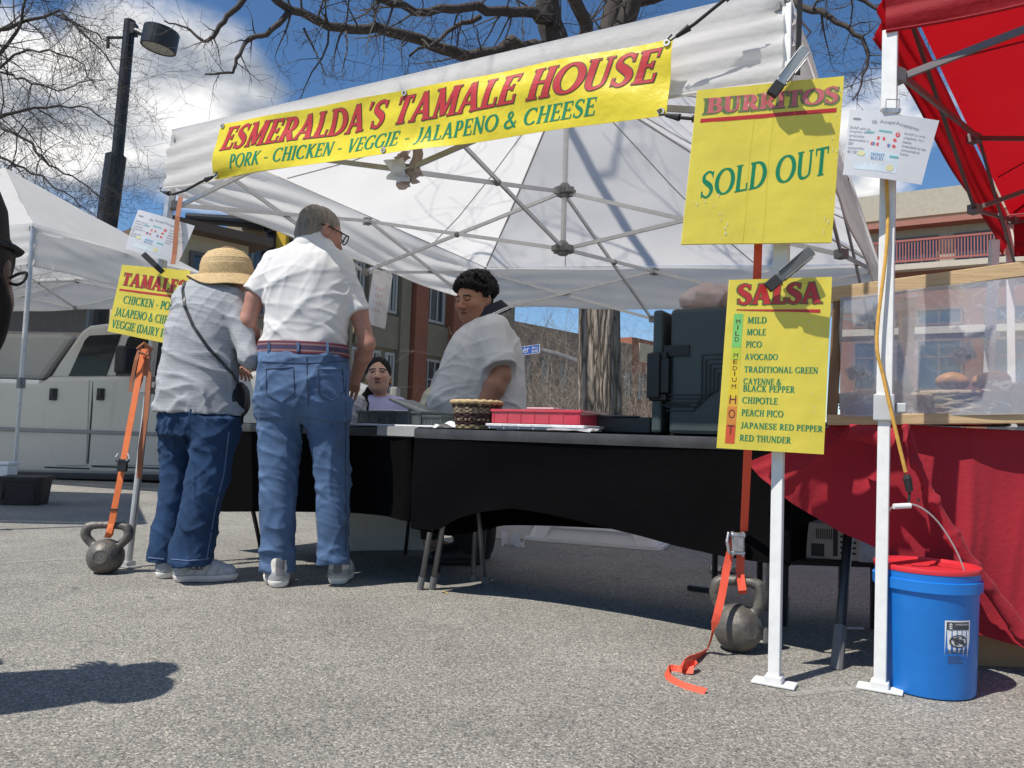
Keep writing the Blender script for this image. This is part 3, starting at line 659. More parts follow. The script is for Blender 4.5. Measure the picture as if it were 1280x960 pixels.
m = MB(); q = P(760, 456, 19); m.tube([V((q.x, q.y, 0)), q+V((0, 0, .5))], .12, 12); m.build('pole', M('grey_steel'), SN)

# ------------------------------------------------------------------ pickup truck
TD = 9.6
def tp(px, py, dd=0.): return P(px, py, TD+dd)
white_p = M('white_car_paint', (.43, .42, .395), .22, var=.05, vs=3, coat=.5, dirt=.25, dcol=(.3, .28, .25))
glass_c = M('car_glass', (.006, .007, .009), .06, spec=.35, var=.1)
rub = M('tyre_rubber', (.018, .018, .018), .85)
trim = M('black_trim', (.02, .02, .022), .55)
WD = 1.75
TK = thing('pickup_truck', 'white crew cab pickup truck parked behind the two shoppers', 'pickup truck', (tp(150, 590).x, TD+.9, 0))
def side_prism(name, pts, mat, y0, y1, par=None, bev=.05):
    m = MB(); m.prism([tp(a, b) + V((0, y0, 0)) for a, b in pts], V((0, y1-y0, 0))); return m.build(name, mat, par or TK, bevel=bev)
body = side_prism('body', [(-190, 470), (50, 478), (60, 470), (300, 468), (322, 462), (430, 470), (468, 486), (476, 575), (470, 592), (240, 596), (-190, 590)], white_p, 0, WD, bev=.06)
cabin = side_prism('cab', [(52, 474), (66, 452), (94, 412), (104, 405), (128, 402), (220, 404), (240, 408), (306, 470)], white_p, .12, WD-.12, bev=.05)
side_prism('window', [(79, 470), (100, 424), (106, 418), (146, 416), (126, 470)], glass_c, .105, .2, cabin, .004)
side_prism('window', [(138, 470), (154, 422), (159, 417), (216, 418), (234, 424), (264, 470)], glass_c, .105, .2, cabin, .004)
m = MB(); m.sheet(bil(tp(246, 410)+V((.05, .25, .02)), tp(300, 468)+V((.08, .25, .02)), tp(300, 468)+V((.08, WD-.25, .02)), tp(246, 410)+V((.05, WD-.25, .02))), 1, 1); m.build('windshield', glass_c, cabin)
shellm = M('grey_camper_shell', (.30, .30, .29), .6, var=.1, vs=2)
side_prism('camper_shell', [(-186, 468), (-186, 425), (-176, 417), (70, 415), (86, 420), (62, 452), (47, 474)], shellm, .1, WD-.1, bev=.06)
m = MB(); m.box(lerp(tp(-186, 473), tp(48, 479), .5)+V((0, .09, .02)), (tp(48, 479)-tp(-186, 473)).x, .16, .06); m.build('bed_rail', M('sunlit_rail_white', (.75, .75, .73), .4), TK, bevel=.015)  # brighter white paints sunlight onto the rail of the shaded truck
for a, b, c in ((56, 112, 'rear'), (115, 242, 'front')):
    dm = MB()
    pts = [(a+2, 476), (b, 475), (b-2, 540), (b-4, 582), (a+16 if c == 'rear' else a, 582), (a+1, 540)]
    dm.prism([tp(*q) + V((0, -.012, 0)) for q in pts], V((0, .03, 0))); do = dm.build('door', white_p, TK, bevel=.008)
    gm2 = MB(); gm2.box(tp(b+1.5, 528)+V((0, .004, 0)), .022, .012, 1.02); gm2.box(tp((a+b)/2, 585)+V((0, .004, 0)), (b-a)*TD/961, .012, .02); gm2.build('door_gap', trim, do)
    hm = MB(); hx = 68 if c == 'rear' else 127; hm.box(tp(hx, 493)+V((0, -.025, 0)), .085, .04, .15); hm.box(tp(hx, 493)+V((0, -.05, .02)), .05, .02, .1); hm.build('handle', trim, do, bevel=.008)
m = MB(); m.box(tp(85, 539)+V((0, -.01, 0)), 4.6, .03, .05); m.build('side_moulding', M('grey_moulding', (.22, .22, .22), .5), TK, bevel=.008)
m = MB(); m.bar(tp(-40, 592)+V((0, -.02, 0)), tp(262, 598)+V((0, -.02, 0)), .16, .07); m.build('running_board', trim, TK, bevel=.01)
mm_ = MB(); mm_.box(tp(158, 452)+V((.08, -.18, 0)), .14, .3, .34); mm_.box(tp(172, 462)+V((0, -.05, 0)), .1, .2, .06); mm_.build('side_mirror', trim, TK, bevel=.03)
for px in (-110, 368):
    for y in (.12, WD-.12):
        c = tp(px, 500)+V((0, y, 0)); c.z = .37
        m = MB(); m.lathe([(.22, -.1), (.35, -.1), (.37, -.07), (.37, .07), (.35, .1), (.22, .1)], c, 28, axis=V((0, 1, 0)), cap=False); wo = m.build('wheel', rub, TK, smooth=False)
        m = MB(); m.lathe([(.0, -.06), (.06, -.09), (.16, -.05), (.22, -.09), (.22, .09), (0, .09)], c, 20, axis=V((0, 1, 0)), cap=False); m.build('rim', M('alloy', (.5, .5, .5), .3, metal=.9), wo)
m = MB(); m.box(tp(470, 480)+V((.02, .25, -.05)), .1, .35, .2); m.build('headlight', M('lamp_lens'), TK, bevel=.02)
m = MB(); m.box(tp(470, 480)+V((.02, WD-.25, -.05)), .1, .35, .2); m.build('headlight', M('lamp_lens'), TK, bevel=.02)
# ================================================================== TENTS
tvec = V((.868, -.497, 0)); nvec = V((.497, .868, 0))
white_c = M('white_canvas', (.80, .79, .77), .75, var=.05, vs=5, bump=.25, bs=45, transl=.58, tcol=(.87, .855, .825), dirt=.2, dcol=(.45, .40, .34))
red_c = M('red_canvas', (.40, .018, .03), .7, var=.08, vs=6, bump=.25, bs=50, transl=.5, tcol=(.50, .004, .010))
steel = M('galvanised_steel', (.52, .52, .52), .42, metal=.6, var=.15, vs=20)
steel_d = M('grey_truss_steel', (.16, .14, .14), .5, metal=.5)
wpaint = M('white_enamel', (.72, .72, .70), .45, var=.08, vs=25, dirt=.25, dcol=(.35, .33, .3))
bracket_m = M('grey_bracket', (.20, .20, .20), .55)
def strut(mb, a, b, w=.012, h=.021): mb.bar(a, b, w, h)
def tent(root, C, zt, vd, peak, canvas, bars, leg_specs, wr=1., vals=(0, 1, 2, 3), seedo=0, truss=True):
    """C: four corner points at eave height going FL, FR, BR, BL; vd valance drop"""
    cen = (C[0]+C[1]+C[2]+C[3])/4; pk = V((cen.x, cen.y, peak))
    m = MB(); nu, nv = 26, 14
    for i in range(4):
        a, b = C[i], C[(i+1) % 4]
        def fn(u, v, a=a, b=b, i=i):
            e = lerp(a, b, u); p = lerp(e, pk, v)
            sag = -.10*math.sin(math.pi*min(1, v*1.0))*(.35+.65*math.sin(math.pi*u))*(1-v)
            ww = .010*wr*noise((p.x, p.y, 0), 9, seedo)*(1-v)**.3*min(1, v*6) + .012*wr*math.sin(u*26+3*v)*math.exp(-v*7)*(0 if v == 0 else 1)
            return p + Z*(sag + ww)
        m.sheet(fn, nu, nv)
    m.build('canopy_roof', canvas, root, smooth=True)
    # seam ropes under the roof
    m = MB()
    for i in range(4):
        a, b = C[i], C[(i+1) % 4]
        for q in (.25, .75): m.tube([lerp(lerp(a, b, q), pk, t) - Z*(.012+.085*math.sin(math.pi*t)*(1-t)) for t in (0.02, .25, .5, .75, .97)], .004, 5)
        m.tube([lerp(a, pk, t)-Z*(.01+.035*math.sin(math.pi*t)*(1-t)) for t in (.02, .3, .6, .97)], .007, 5)
    m.build('roof_seams', M('seam_'+root.name, (.42, .41, .40) if canvas is white_c else (.2, .01, .02), .7), root)
    for i in vals:
        a, b = C[i], C[(i+1) % 4]; outw = (b-a).cross(Z).normalized()
        if outw.dot(lerp(a, b, .5)-cen) < 0: outw = -outw
        def fn(u, v, a=a, b=b, i=i, outw=outw):
            e = lerp(a, b, u); s = 2*abs(u-.5)
            w1 = .011*wr*math.sin(v*22 + 2.6*math.sin(u*7+i) + noise((u*3, v, i), 2.2, seedo)*1.2)*(.35+.65*s) + .012*wr*noise((u*6, v*1.4, i), 2.4, seedo+4)
            return e - Z*(vd*v + .006*math.sin(u*19+i)*v) + outw*(.012 + w1*min(1, v*5) + .02*v)
        m = MB(); m.sheet(fn, 64, 16); o = m.build('valance', canvas, root, smooth=True)
        m = MB(); m.tube([fn(u/40, .985)+outw*.003 for u in range(41)], .0045, 5); m.build('hem', canvas, o)
    # frame
    for spec in leg_specs:
        if spec is None: continue
        base, tp_, kind = spec
        lm = M('white_enamel') if kind == 'white' else bars if kind == 'bars' else steel
        d = (tp_-base).normalized()
        m = MB()
        if kind == 'white': m.bar(base, lerp(base, tp_, .42), .034, .034, nvec); m.bar(lerp(base, tp_, .40), tp_, .044, .044, nvec)
        elif kind == 'bars': m.bar(base, tp_, .04, .04, nvec)
        else: m.tube([base, lerp(base, tp_, .42)], .017, 12); m.tube([lerp(base, tp_, .40), tp_], .023, 12)
        lo = m.build('leg', lm, root, bevel=.003 if kind != 'round' else 0)
        m = MB(); m.bar(lerp(base, tp_, .395), lerp(base, tp_, .435), .058, .058, nvec); j = lerp(base, tp_, .415); m.bar(j+tvec*.03, j+tvec*.06, .018, .03)
        m.build('clamp_collar', bracket_m if kind != 'white' else M('pale_collar', (.45, .46, .46), .5), lo, bevel=.004)
        m = MB(); R = Matrix((tvec, nvec, Z)).transposed(); m.box(base+V((0, 0, .006)), .125, .062, .009, R=R); m.box(base+V((0, 0, .02)), .05, .05, .02, R=R); m.build('foot_plate', lm, lo, bevel=.003)
    if not truss: return
    hu, hl = -.05, -.40
    cu = [c + (cen-c).normalized()*.03 + Z*hu for c in C]; cl = [V((c.x, c.y, c.z)) + (V((cen.x, cen.y, c.z))-c).normalized()*.03 + Z*hl for c in C]
    mu = [lerp(cu[i], cu[(i+1) % 4], .5) for i in range(4)]; ml = [lerp(cl[i], cl[(i+1) % 4], .5) for i in range(4)]
    zc = sum(c.z for c in C)/4
    Hu = V((cen.x, cen.y, zc+.03)); Hl = V((cen.x, cen.y, zc-.31))
    for i in range(4):
        j = (i+1) % 4
        inn = (cen-lerp(C[i], C[j], .5)); inn.z = 0; inn = inn.normalized()*.02
        for A_u, A_l in ((cu[i], cl[i]), (cu[j], cl[j])):
            m = MB(); strut(m, A_u, ml[i]); m.build('truss_bar', bars, root)
            m = MB(); strut(m, A_l+inn, mu[i]+inn); m.build('truss_bar', bars, root)
            x = (A_u+A_l+mu[i]+ml[i])/4; m = MB(); m.sphere(x+inn*.5, .014, 8, 5); m.build('pivot', bracket_m, root)
        m = MB(); strut(m, mu[i]+tvec*.008, Hl+tvec*.008); m.build('truss_bar', bars, root)
        m = MB(); strut(m, ml[i]-tvec*.010, Hu-tvec*.010); m.build('truss_bar', bars, root)
        x = (mu[i]+ml[i]+Hu+Hl)/4; m = MB(); m.sphere(x, .02, 8, 5); m.build('pivot', bracket_m, root)
        for q in (mu[i], ml[i], cu[i], cl[i]): m = MB(); m.box(q, .05, .05, .045, rot=.5); m.build('bracket', bracket_m, root, bevel=.004)
    m = MB(); m.tube([Hl-Z*.02, pk-Z*.03], .016, 10); m.build('centre_pole', bars, root)
    for H in (Hu, Hl):
        m = MB(); m.box(H, .075, .075, .035, rot=.52); m.lathe([(.03, -.035), (.036, .03), (.02, .05)], H, 12)
        for k in range(4): a = .52+k*math.pi/2; m.box(H+V((.05*math.cos(a), .05*math.sin(a), 0)), .03, .05, .035, rot=a)
        m.build('hub', bracket_m, root, bevel=.004)
# main white tent
FLb, FRb = G(160, 709), G(968, 856)
FLt = P(217, 163, FLb.y+.03); FRt = P(981, -14, FRb.y+.02)
BLt = P(607, 334, 6.35); BRt = P(1097, 330, 4.85)
WT = thing('white_market_tent', 'white pop-up canopy tent with steel truss over the tamale stall', 'tent', (FLb+FRb)/2)
WT.location.z = 0; ORG[WT.name] = V(WT.location)
VD = .325
BLb = V((BLt.x, BLt.y, 0)); BRb = V((BRt.x, BRt.y, 0))
tent(WT, [FLt, FRt, BRt, BLt], 0, VD, 2.86, white_c, steel, [(FLb, FLt-Z*.05+nvec*.02, 'round'), (FRb, FRt-Z*.05+nvec*.02, 'white'), (BRb, BRt-Z*.05, 'round'), (BLb, BLt-Z*.05, 'round')])
m = MB(); m.ribbon([FRt+fnx-Z*.0 for fnx in (V((.03, -.05, .03)),)]+[FRt+V((.03, -.05, -.10)), FRt+V((.025, -.05, -.31))], .016, V((1, 0, 0)), .004); m.build('corner_strap', M('black_cord', (.015, .015, .016), .7), WT)
# red tent
RPb = G(1100, 863); RPt = P(1113, 40, RPb.y)
tdir = V((.868, -.497, 0)); ndir = V((.60, .80, 0))
e0 = P(1108, -58, RPb.y); RT = thing('red_market_tent', 'red pop-up canopy tent over the bread stall', 'tent', (RPb.x, RPb.y, 0))
F2 = e0 + tdir*2.95; B1 = P(1262, 268, 4.95); B2 = B1 + tdir*2.95
tent(RT, [e0, F2, B2, B1], 0, .27, 2.95, red_c, steel_d, [(RPb, RPt, 'white'), (V((F2.x, F2.y, 0)), F2-Z*.05, 'white'), (V((B2.x, B2.y, 0)), B2-Z*.05, 'white'), (V((B1.x, B1.y, 0)), B1-Z*.05, 'white')], wr=.8, seedo=3)
# left white tent
Rr = P(250, 336, 9.3); F1 = P(42, 274, 7.4); lv = V((-3.7, 1.3, 0)); Kk = Rr+lv; F2l = F1+lv
for q in (F1, F2l): q.z = 2.64
for q in (Kk, Rr): q.z = 2.60
LT = thing('small_white_tent', 'white peaked canopy tent at the left frame edge in front of the pickup', 'tent', (F1.x, F1.y, 0))
tent(LT, [F2l, F1, Rr, Kk], 0, .42, 3.72, white_c, steel, [(V((p.x, p.y, 0)), p-Z*.05, 'round') for p in (F2l, Kk)] + [(V((F1.x, F1.y, 0)), F1-Z*.05, 'round')], wr=.7, seedo=6)

# added tent, unseen past the left edge, to shade the truck and asphalt
NC = [V((-7.6, 4.5, 2.2)), V((-3.75, 4.75, 2.2)), V((-5.0, 7.1, 2.2)), V((-8.8, 6.9, 2.2))]
NT = thing('added_shade_tent', 'white canopy tent added out of view past the left edge to shade the ground beside the pickup', 'tent', (-6.2, 5.8, 0))
tent(NT, NC, 0, .25, 2.9, white_c, steel, [(V((p.x, p.y, 0)), p-Z*.05, 'round') for p in NC], wr=.7, seedo=8)
# ------------------------------------------------------------------ banner
yel = M('yellow_vinyl', (.82, .67, .03), .38, var=.05, vs=4, bump=.15, bs=14, coat=.15, transl=.12)
yel_b = M('yellow_board', (.77, .635, .075), .42, var=.05, vs=5, bump=.06, bs=22, coat=.15, dirt=.16, dcol=(.55, .46, .12))
redl = M('red_print', (.52, .035, .035), .4, var=.06); grnl = M('green_print', (.012, .23, .10), .4, var=.06); dkl = M('dark_print', (.05, .075, .045), .45)
fd = (FRt-FLt); fd.z = 0; fd.normalize(); fn_ = V((fd.y, -fd.x, 0)); fn_ = fn_ if fn_.y < 0 else -fn_
bp0 = FLt + fn_*.105
bc = [PL(a, b, bp0, fn_) for a, b in ((264, 223), (832, 143), (841, 48), (276, 155))]
BN = thing('stall_banner', 'long yellow banner reading Esmeralda\'s Tamale House along the tent front', 'banner', lerp(bc[0], bc[1], .5))
_b = bil(*bc)
def bsurf(u, v):
    p = _b(u, v); return p + fn_*(.010*math.sin(u*9+1)*math.sin(v*3) + .006*noise((u*5, v*1.5, 0), 2.0) + .004*noise((u*14, v*3, 0), 2.0, 6) - .010*math.exp(-((u-.02)**2+(v-.02)**2)*200)) - Z*.006*math.sin(u*math.pi)*v
bsurf = gridsurf(bsurf, 160, 24)
m = MB(); m.slab(bsurf, fn_, .0016, 160, 24); m.build('vinyl_sheet', yel, BN, smooth=True, es=50)
L1 = "ESMERALDA'S TAMALE HOUSE"; L2_ = "PORK - CHICKEN - VEGGIE - JALAPENO & CHEESE"
m = MB(); letter(m, bsurf, fn_, L1, .020, .475, .975, .90, .2, .085, .22, .055, .05, 0, .0012); m.build('lettering_outline', dkl, BN)
m = MB(); letter(m, bsurf, fn_, L1, .020, .475, .975, .90, .2, .085, .22, .055, 0, 0, .0022); m.build('lettering', redl, BN)
m = MB(); letter(m, bsurf, fn_, L2_, .055, .125, .885, .365, .17, .075, .16, .06, 0, 0, .0012); m.build('lettering', grnl, BN)
gm = MB()
for u, v in ((.008, .06), (.008, .95), (.992, .05), (.992, .95), (.5, .95), (.47, .06)):
    gm.lathe([(.006, 0), (.013, 0), (.012, .004), (.006, .004)], bsurf(u, v)+fn_*.003, 12, axis=fn_, cap=False)
gm.build('grommets', steel, BN)
def bungee(label, pts, r=.006, mat=None, name='bungee_cord', hook=True):
    t = thing(name, label, 'bungee cord', V(pts[-1]))
    m = MB(); m.tube(pts, r, 8); m.build('cord', mat or M('black_cord', (.015, .015, .016), .7), t)
    if hook:
        for a, b in ((V(pts[0]), V(pts[1])), (V(pts[-1]), V(pts[-2]))):
            d = (b-a).normalized(); m = MB(); m.tube([a, a+d*.05], [r*1.0, r*2.1], 8); m.tube([a, a-d*.02, a-d*.03+Z*.012, a-d*.015+Z*.018], r*.5, 6); m.build('hook', M('black_cord'), t)
    return t
fo = fn_*.05
bungee('black bungee from the banner top right corner up to the tent roof', [PL(845, 46, bp0+fo*.5, fn_), PL(868, 30, bp0+fo*.5, fn_), PL(905, 0, bp0+fo*.5, fn_), PL(925, -14, bp0+fo*.5, fn_)])
bungee('short black bungee at the banner lower right corner behind the burritos sign', [PL(832, 144, bp0+fo*.5, fn_), PL(850, 147, bp0+fo*.5, fn_), PL(885, 150, bp0+fo*.4, fn_)])
bungee('black and green bungee from the banner lower left corner to the round tent leg', [PL(266, 221, bp0+fo*.4, fn_), PL(250, 228, bp0+fo*.4, fn_), PL(232, 238, bp0+fo*.6, fn_), PL(216, 243, bp0+fo, fn_), PL(204, 240, bp0+fo, fn_)])
# crumpled paper hanging under the banner
cr_ = PL(508, 210, bp0+nvec*.12, fn_)
cm = M('brown_paper', (.45, .36, .32), .85, var=.15, vs=20, transl=.2); cw = M('crumpled_tissue', (.75, .74, .72), .8, transl=.3)
CT = thing('hanging_paper_scrap', 'crumpled brown and white paper scrap hanging below the banner middle', 'paper scrap', cr_)
def crump(c, sx, sz, sd, n=10, lean=0.):
    def f(u, v):
        x = (u-.5)*sx; z = (v-.5)*sz
        return c + fd*(x+lean*z) + Z*z + fn_*(.5*sx*noise((u*3+sd, v*3, sd), 1.8, sd % 9)*.35) + fd*.012*noise((v*4, sd, 0), 2, 3)
    return f
m = MB(); m.sheet(crump(cr_+fd*.045+Z*.02, .06, .13, 1), 10, 10); m.sheet(crump(cr_-fd*.02+Z*.045, .07, .05, 2), 10, 10); m.sheet(crump(cr_-fd*.01-Z*.055, .07, .06, 3, lean=.3), 10, 10); m.sheet(crump(cr_+fd*.05-Z*.05, .045, .05, 4, lean=-.4), 8, 8)
m.build('brown_paper', cm, CT, smooth=False)
m = MB(); m.sheet(crump(cr_-fd*.03-Z*.01+fn_*.035, .10, .075, 5), 12, 10); m.sheet(crump(cr_+fd*.0-Z*.04+fn_*.03, .07, .06, 8), 12, 10); m.build('white_tissue', cw, CT)
m = MB(); m.tube([cr_+Z*.05, cr_+Z*.11-fn_*.04], .002, 4); m.build('string', cm, CT)
# plastic bag with red print hanging at the left side truss
bgp = P(472, 372, 4.9)
HB = thing('hanging_plastic_bag', 'white plastic bag with faint red print hanging from the truss beside the tall shopper', 'plastic bag', bgp-Z*.22)
film_w = M('white_film', (.74, .72, .72), .35, transl=.35, tcol=(.8, .76, .76), var=.06)
bg_c = [P(457, 404, 4.9), P(481, 411, 4.88), P(491, 344, 4.88), P(467, 335, 4.9)]
bb = bil(*bg_c); bn = V((0, -1, 0))
m = MB()
for s in (1, -1):
    m.sheet(lambda u, v, s=s: bb(u, v)+bn*s*(.035*math.sin(math.pi*u)*math.sin(math.pi*min(1, v*.9+.1)) + .006*noise((u*5, v*5, s), 2)), 14, 18)
m.build('bag_film', film_w, HB, smooth=True)
m = MB(); m.tube([bb(.05, .97), bb(.2, 1.1), P(470, 330, 4.9)], .003, 5); m.tube([bb(.95, .97), bb(.7, 1.12), P(470, 330, 4.9)], .003, 5); m.build('handle', film_w, HB)
m = MB(); bs = lambda u, v: bb(u, v)+bn*(.035*math.sin(math.pi*u)*math.sin(math.pi*min(1, v*.9+.1)) + .006*noise((u*5, v*5, 1), 2))
for k in range(3):
    for j in range(4): u0 = .28+k*.15; v0 = .25+j*.13; quad(m, bs, bn, u0, v0, u0+.11, v0+.012, .004, 3); quad(m, bs, bn, u0+(.02*j), v0+.03, u0+.05+.02*j, v0+.05, .004, 3)
m.build('print', M('faint_red_print', (.60, .28, .28), .5), HB)

# ------------------------------------------------------------------ signs
def clamp(label, a, b, par=None, w=.030, pinch=None, dark=False):
    """spring clamp: a = jaw tip, b = handle end"""
    t = thing('spring_clamp', label, 'clamp', a); d = (b-a).normalized(); L = (b-a).length
    up = V((0, -1, .2)); side = d.cross(up).normalized(); up = side.cross(d).normalized(); up = up if up.y < 0 else -up
    cm_ = M('clamp_steel', (.40, .40, .40), .35, metal=.8) if not dark else M('clamp_grey', (.15, .15, .15), .45, metal=.5)
    for s, off in ((1, .012), (-1, -.012)):
        m = MB(); m.bar(a+up*off*.3+d*.0, a+d*L*.55+up*off*1.3, w, .006, up); m.bar(a+d*L*.5+up*off*1.2, b+up*off*2.6, w*.9, .006, up); m.bar(a+d*L*.3+up*off+side*w*.5, b+up*off*2.2+side*w*.5, .004, .014, up); m.bar(a+d*L*.3+up*off-side*w*.5, b+up*off*2.2-side*w*.5, .004, .014, up); m.build('jaw', cm_, t, bevel=.002)
        m = MB(); m.bar(a-d*.008+up*off*.5, a+d*.035+up*off*.7, w*1.1, .011, up); m.build('rubber_tip', M('black_rubber', (.02, .02, .02), .6), t, bevel=.002)
    m = MB(); m.tube([a+d*L*.5-side*w*.6, a+d*L*.5+side*w*.6], .010, 10); m.build('spring', steel, t)
def board(name, label, px, d, th=.010, dd=(0, 0, 0, 0), mat=None, bend=0.):
    c = [P(a, b, d+e) for (a, b), e in zip(px, dd)]      # BL, BR, TR, TL
    f = bil(*c); n = (c[1]-c[0]).cross(c[3]-c[0]).normalized(); n = n if n.y < 0 else -n
    g2 = gridsurf(lambda u, v: f(u, v) + n*(bend*math.sin(math.pi*u) + .0016*noise((u*3, v*3, 1), 2.0) + .0004*noise((u*12, v*12, 1), 2.0, 5)), 30, 34)
    t = thing(name, label, 'sign', lerp(c[0], c[1], .5)); m = MB(); m.slab(g2, n, th, 30, 34); m.build('board', mat or yel_b, t, smooth=True, es=40)
    return t, g2, n
sd = FRb.y - .055
t, f, n = board('burritos_sign', 'yellow board reading burritos sold out, clamped above the salsa sign', [(852, 305), (1040, 303), (1055, 95), (872, 113)], sd)
pink = M('faded_red_print', (.62, .16, .16), .4, var=.25, vs=30)
m = MB(); letter(m, f, n, 'BURRITOS', .055, .835, .975, .935, .24, .11, .0, .05, .10, 0, .0006); m.build('lettering_outline', M('faded_green_print', (.16, .22, .08), .45, var=.3, vs=40), t)
m = MB(); letter(m, f, n, 'BURRITOS', .075, .84, .97, .94, .22, .09, 0, .06, 0, 0, .0011); m.build('lettering', pink, t)
m = MB(); quad(m, f, n, .04, .782, .965, .808, .0006); m.build('underline', redl, t)
m = MB(); letter(m, f, n, 'SOLD OUT', .085, .285, .935, .455, .17, .07, .02, .06, 0, .125, .0006); m.build('lettering', grnl, t)
m = MB()
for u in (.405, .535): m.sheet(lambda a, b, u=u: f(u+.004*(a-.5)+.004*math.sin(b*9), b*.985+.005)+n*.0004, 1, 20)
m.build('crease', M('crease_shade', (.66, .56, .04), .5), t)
m = MB(); rr = random.Random(5)
for k in range(46):
    u, v = rr.choice(((rr.uniform(.02, .98), rr.uniform(.02, .2)), (rr.uniform(.93, .99), rr.uniform(.05, .95)), (rr.uniform(.02, .3), rr.uniform(.05, .3)), (rr.uniform(.1, .95), rr.uniform(.86, .97))))
    sx, sy = rr.uniform(.002, .007), rr.uniform(.006, .03)
    m.poly([f(u, v)+n*.0014, f(u+sx, v+sy*.3)+n*.0014, f(u+sx*.7, v+sy)+n*.0014, f(u-sx*.4, v+sy*.6)+n*.0014])
m.build('scuffs', M('scuff', (.75, .72, .52), .3, spec=.8), t)
t, f, n = board('salsa_sign', 'yellow salsa menu board with ten green lines and heat scale on the white leg', [(897, 560), (1030, 568), (1040, 346), (912, 350)], sd+.01)
m = MB(); letter(m, f, n, 'SALSA', .078, .850, .903, .970, .25, .10, .0, .02, .075, 0, .0006); m.build('lettering_outline', M('olive_print', (.10, .14, .05), .45), t)
m = MB(); letter(m, f, n, 'SALSA', .085, .852, .90, .968, .25, .10, 0, .02, 0, 0, .0011); m.build('lettering', redl, t)
m = MB(); m.sheet(lambda a, b: f(.085+.815*a, .812-.017*a+.004*(1-a)+(.006+.014*a)*b)+n*.0008, 24, 2); m.build('underline', redl, t)
for a, b, c in ((.595, .795, (.22, .62, .16)), (.525, .594, (.55, .68, .06)), (.30, .524, (.80, .60, .04)), (.245, .299, (.78, .42, .05)), (.14, .244, (.74, .26, .05)), (.03, .139, (.70, .10, .04))):
    m = MB(); quad(m, f, n, .065, a, .155, b, .0005, 2, 4); m.build('heat_band', M('heat%d' % int(a*1000), c, .4), t)
m = MB()
def vert(txt, ys, h, w, ms):
    for c, y in zip(txt, ys): sansput(m, f, n, c, .11-w/2, y, .11+w/2, y+h, off=.0009)
vert('MLD', (.735, .665, .630), .027, .040, 0); sansput(m, f, n, 'I', .105, .70, .115, .727, off=.0009)
vert('MEDUM', (.535, .498, .460, .392, .352), .026, .042, 0); sansput(m, f, n, 'I', .105, .428, .115, .454, off=.0009)
vert('HOT', (.262, .178, .085), .052, .062, 0)
m.build('lettering', M('brown_print', (.10, .03, .02), .5), t)
m = MB(); y = .742
for tx, wd, y, h in (('MILD', .19, .738, .037), ('MOLE', .19, .668, .037), ('PICO', .155, .596, .037), ('AVOCADO', .32, .524, .035), ('TRADITIONAL GREEN', .72, .450, .035), ('CAYENNE &', .37, .380, .035), ('BLACK PEPPER', .50, .338, .037), ('CHIPOTLE', .345, .268, .037), ('PEACH PICO', .405, .196, .037), ('JAPANESE RED PEPPER', .79, .124, .034), ('RED THUNDER', .49, .050, .036)):
    letter(m, f, n, tx, .20, y, .20+wd*.98, y+h, .19, .085, .0, .05, 0, 0, .0006)
m.build('lettering', grnl, t)
m = MB()
for k in range(14):
    u, v = rr.uniform(.55, .97), rr.uniform(.2, .78); m.poly([f(u, v)+n*.0005, f(u+.012, v+.004)+n*.0005, f(u+.009, v+.012)+n*.0005])
m.build('scuffs', M('scuff'), t)
t, f, n = board('tamales_sign', 'small yellow tamales board leaning behind the straw-hatted shopper', [(134, 414), (221, 432), (238, 338), (153, 331)], FLb.y-.08, dd=(0, 0, 0, 0))
m = MB(); letter(m, f, n, 'TAMALES', .053, .703, .967, .887, .23, .09, .05, .05, .06, -.03, .0006); m.build('lettering_outline', M('olive_print'), t)
m = MB(); letter(m, f, n, 'TAMALES', .055, .705, .965, .885, .23, .09, .05, .05, 0, -.03, .0011); m.build('lettering', redl, t)
m = MB(); quad(m, f, n, .04, .615, .95, .645, .0006); m.build('underline', redl, t)
m = MB()
for tx, a, b, y in (('CHICKEN - PORK', .13, .93, .44), ('JALAPENO & CHEESE', .05, .96, .25), ('VEGGIE (DAIRY FREE)', .04, .99, .07)): letter(m, f, n, tx, a, y, b, y+.115, .19, .09, .03, .04, 0, 0, .0006)
m.build('lettering', grnl, t)
clamp('large silver spring clamp gripping the top of the burritos sign', P(966, 116, sd-.03), P(1005, 66, sd-.05))
clamp('grey spring clamp gripping the top of the salsa sign', P(962, 358, sd-.02), P(1013, 315, sd-.05), dark=True)
clamp('black spring clamp gripping the top of the tamales sign', P(202, 339, FLb.y-.12), P(180, 318, FLb.y-.15), dark=True, w=.024)

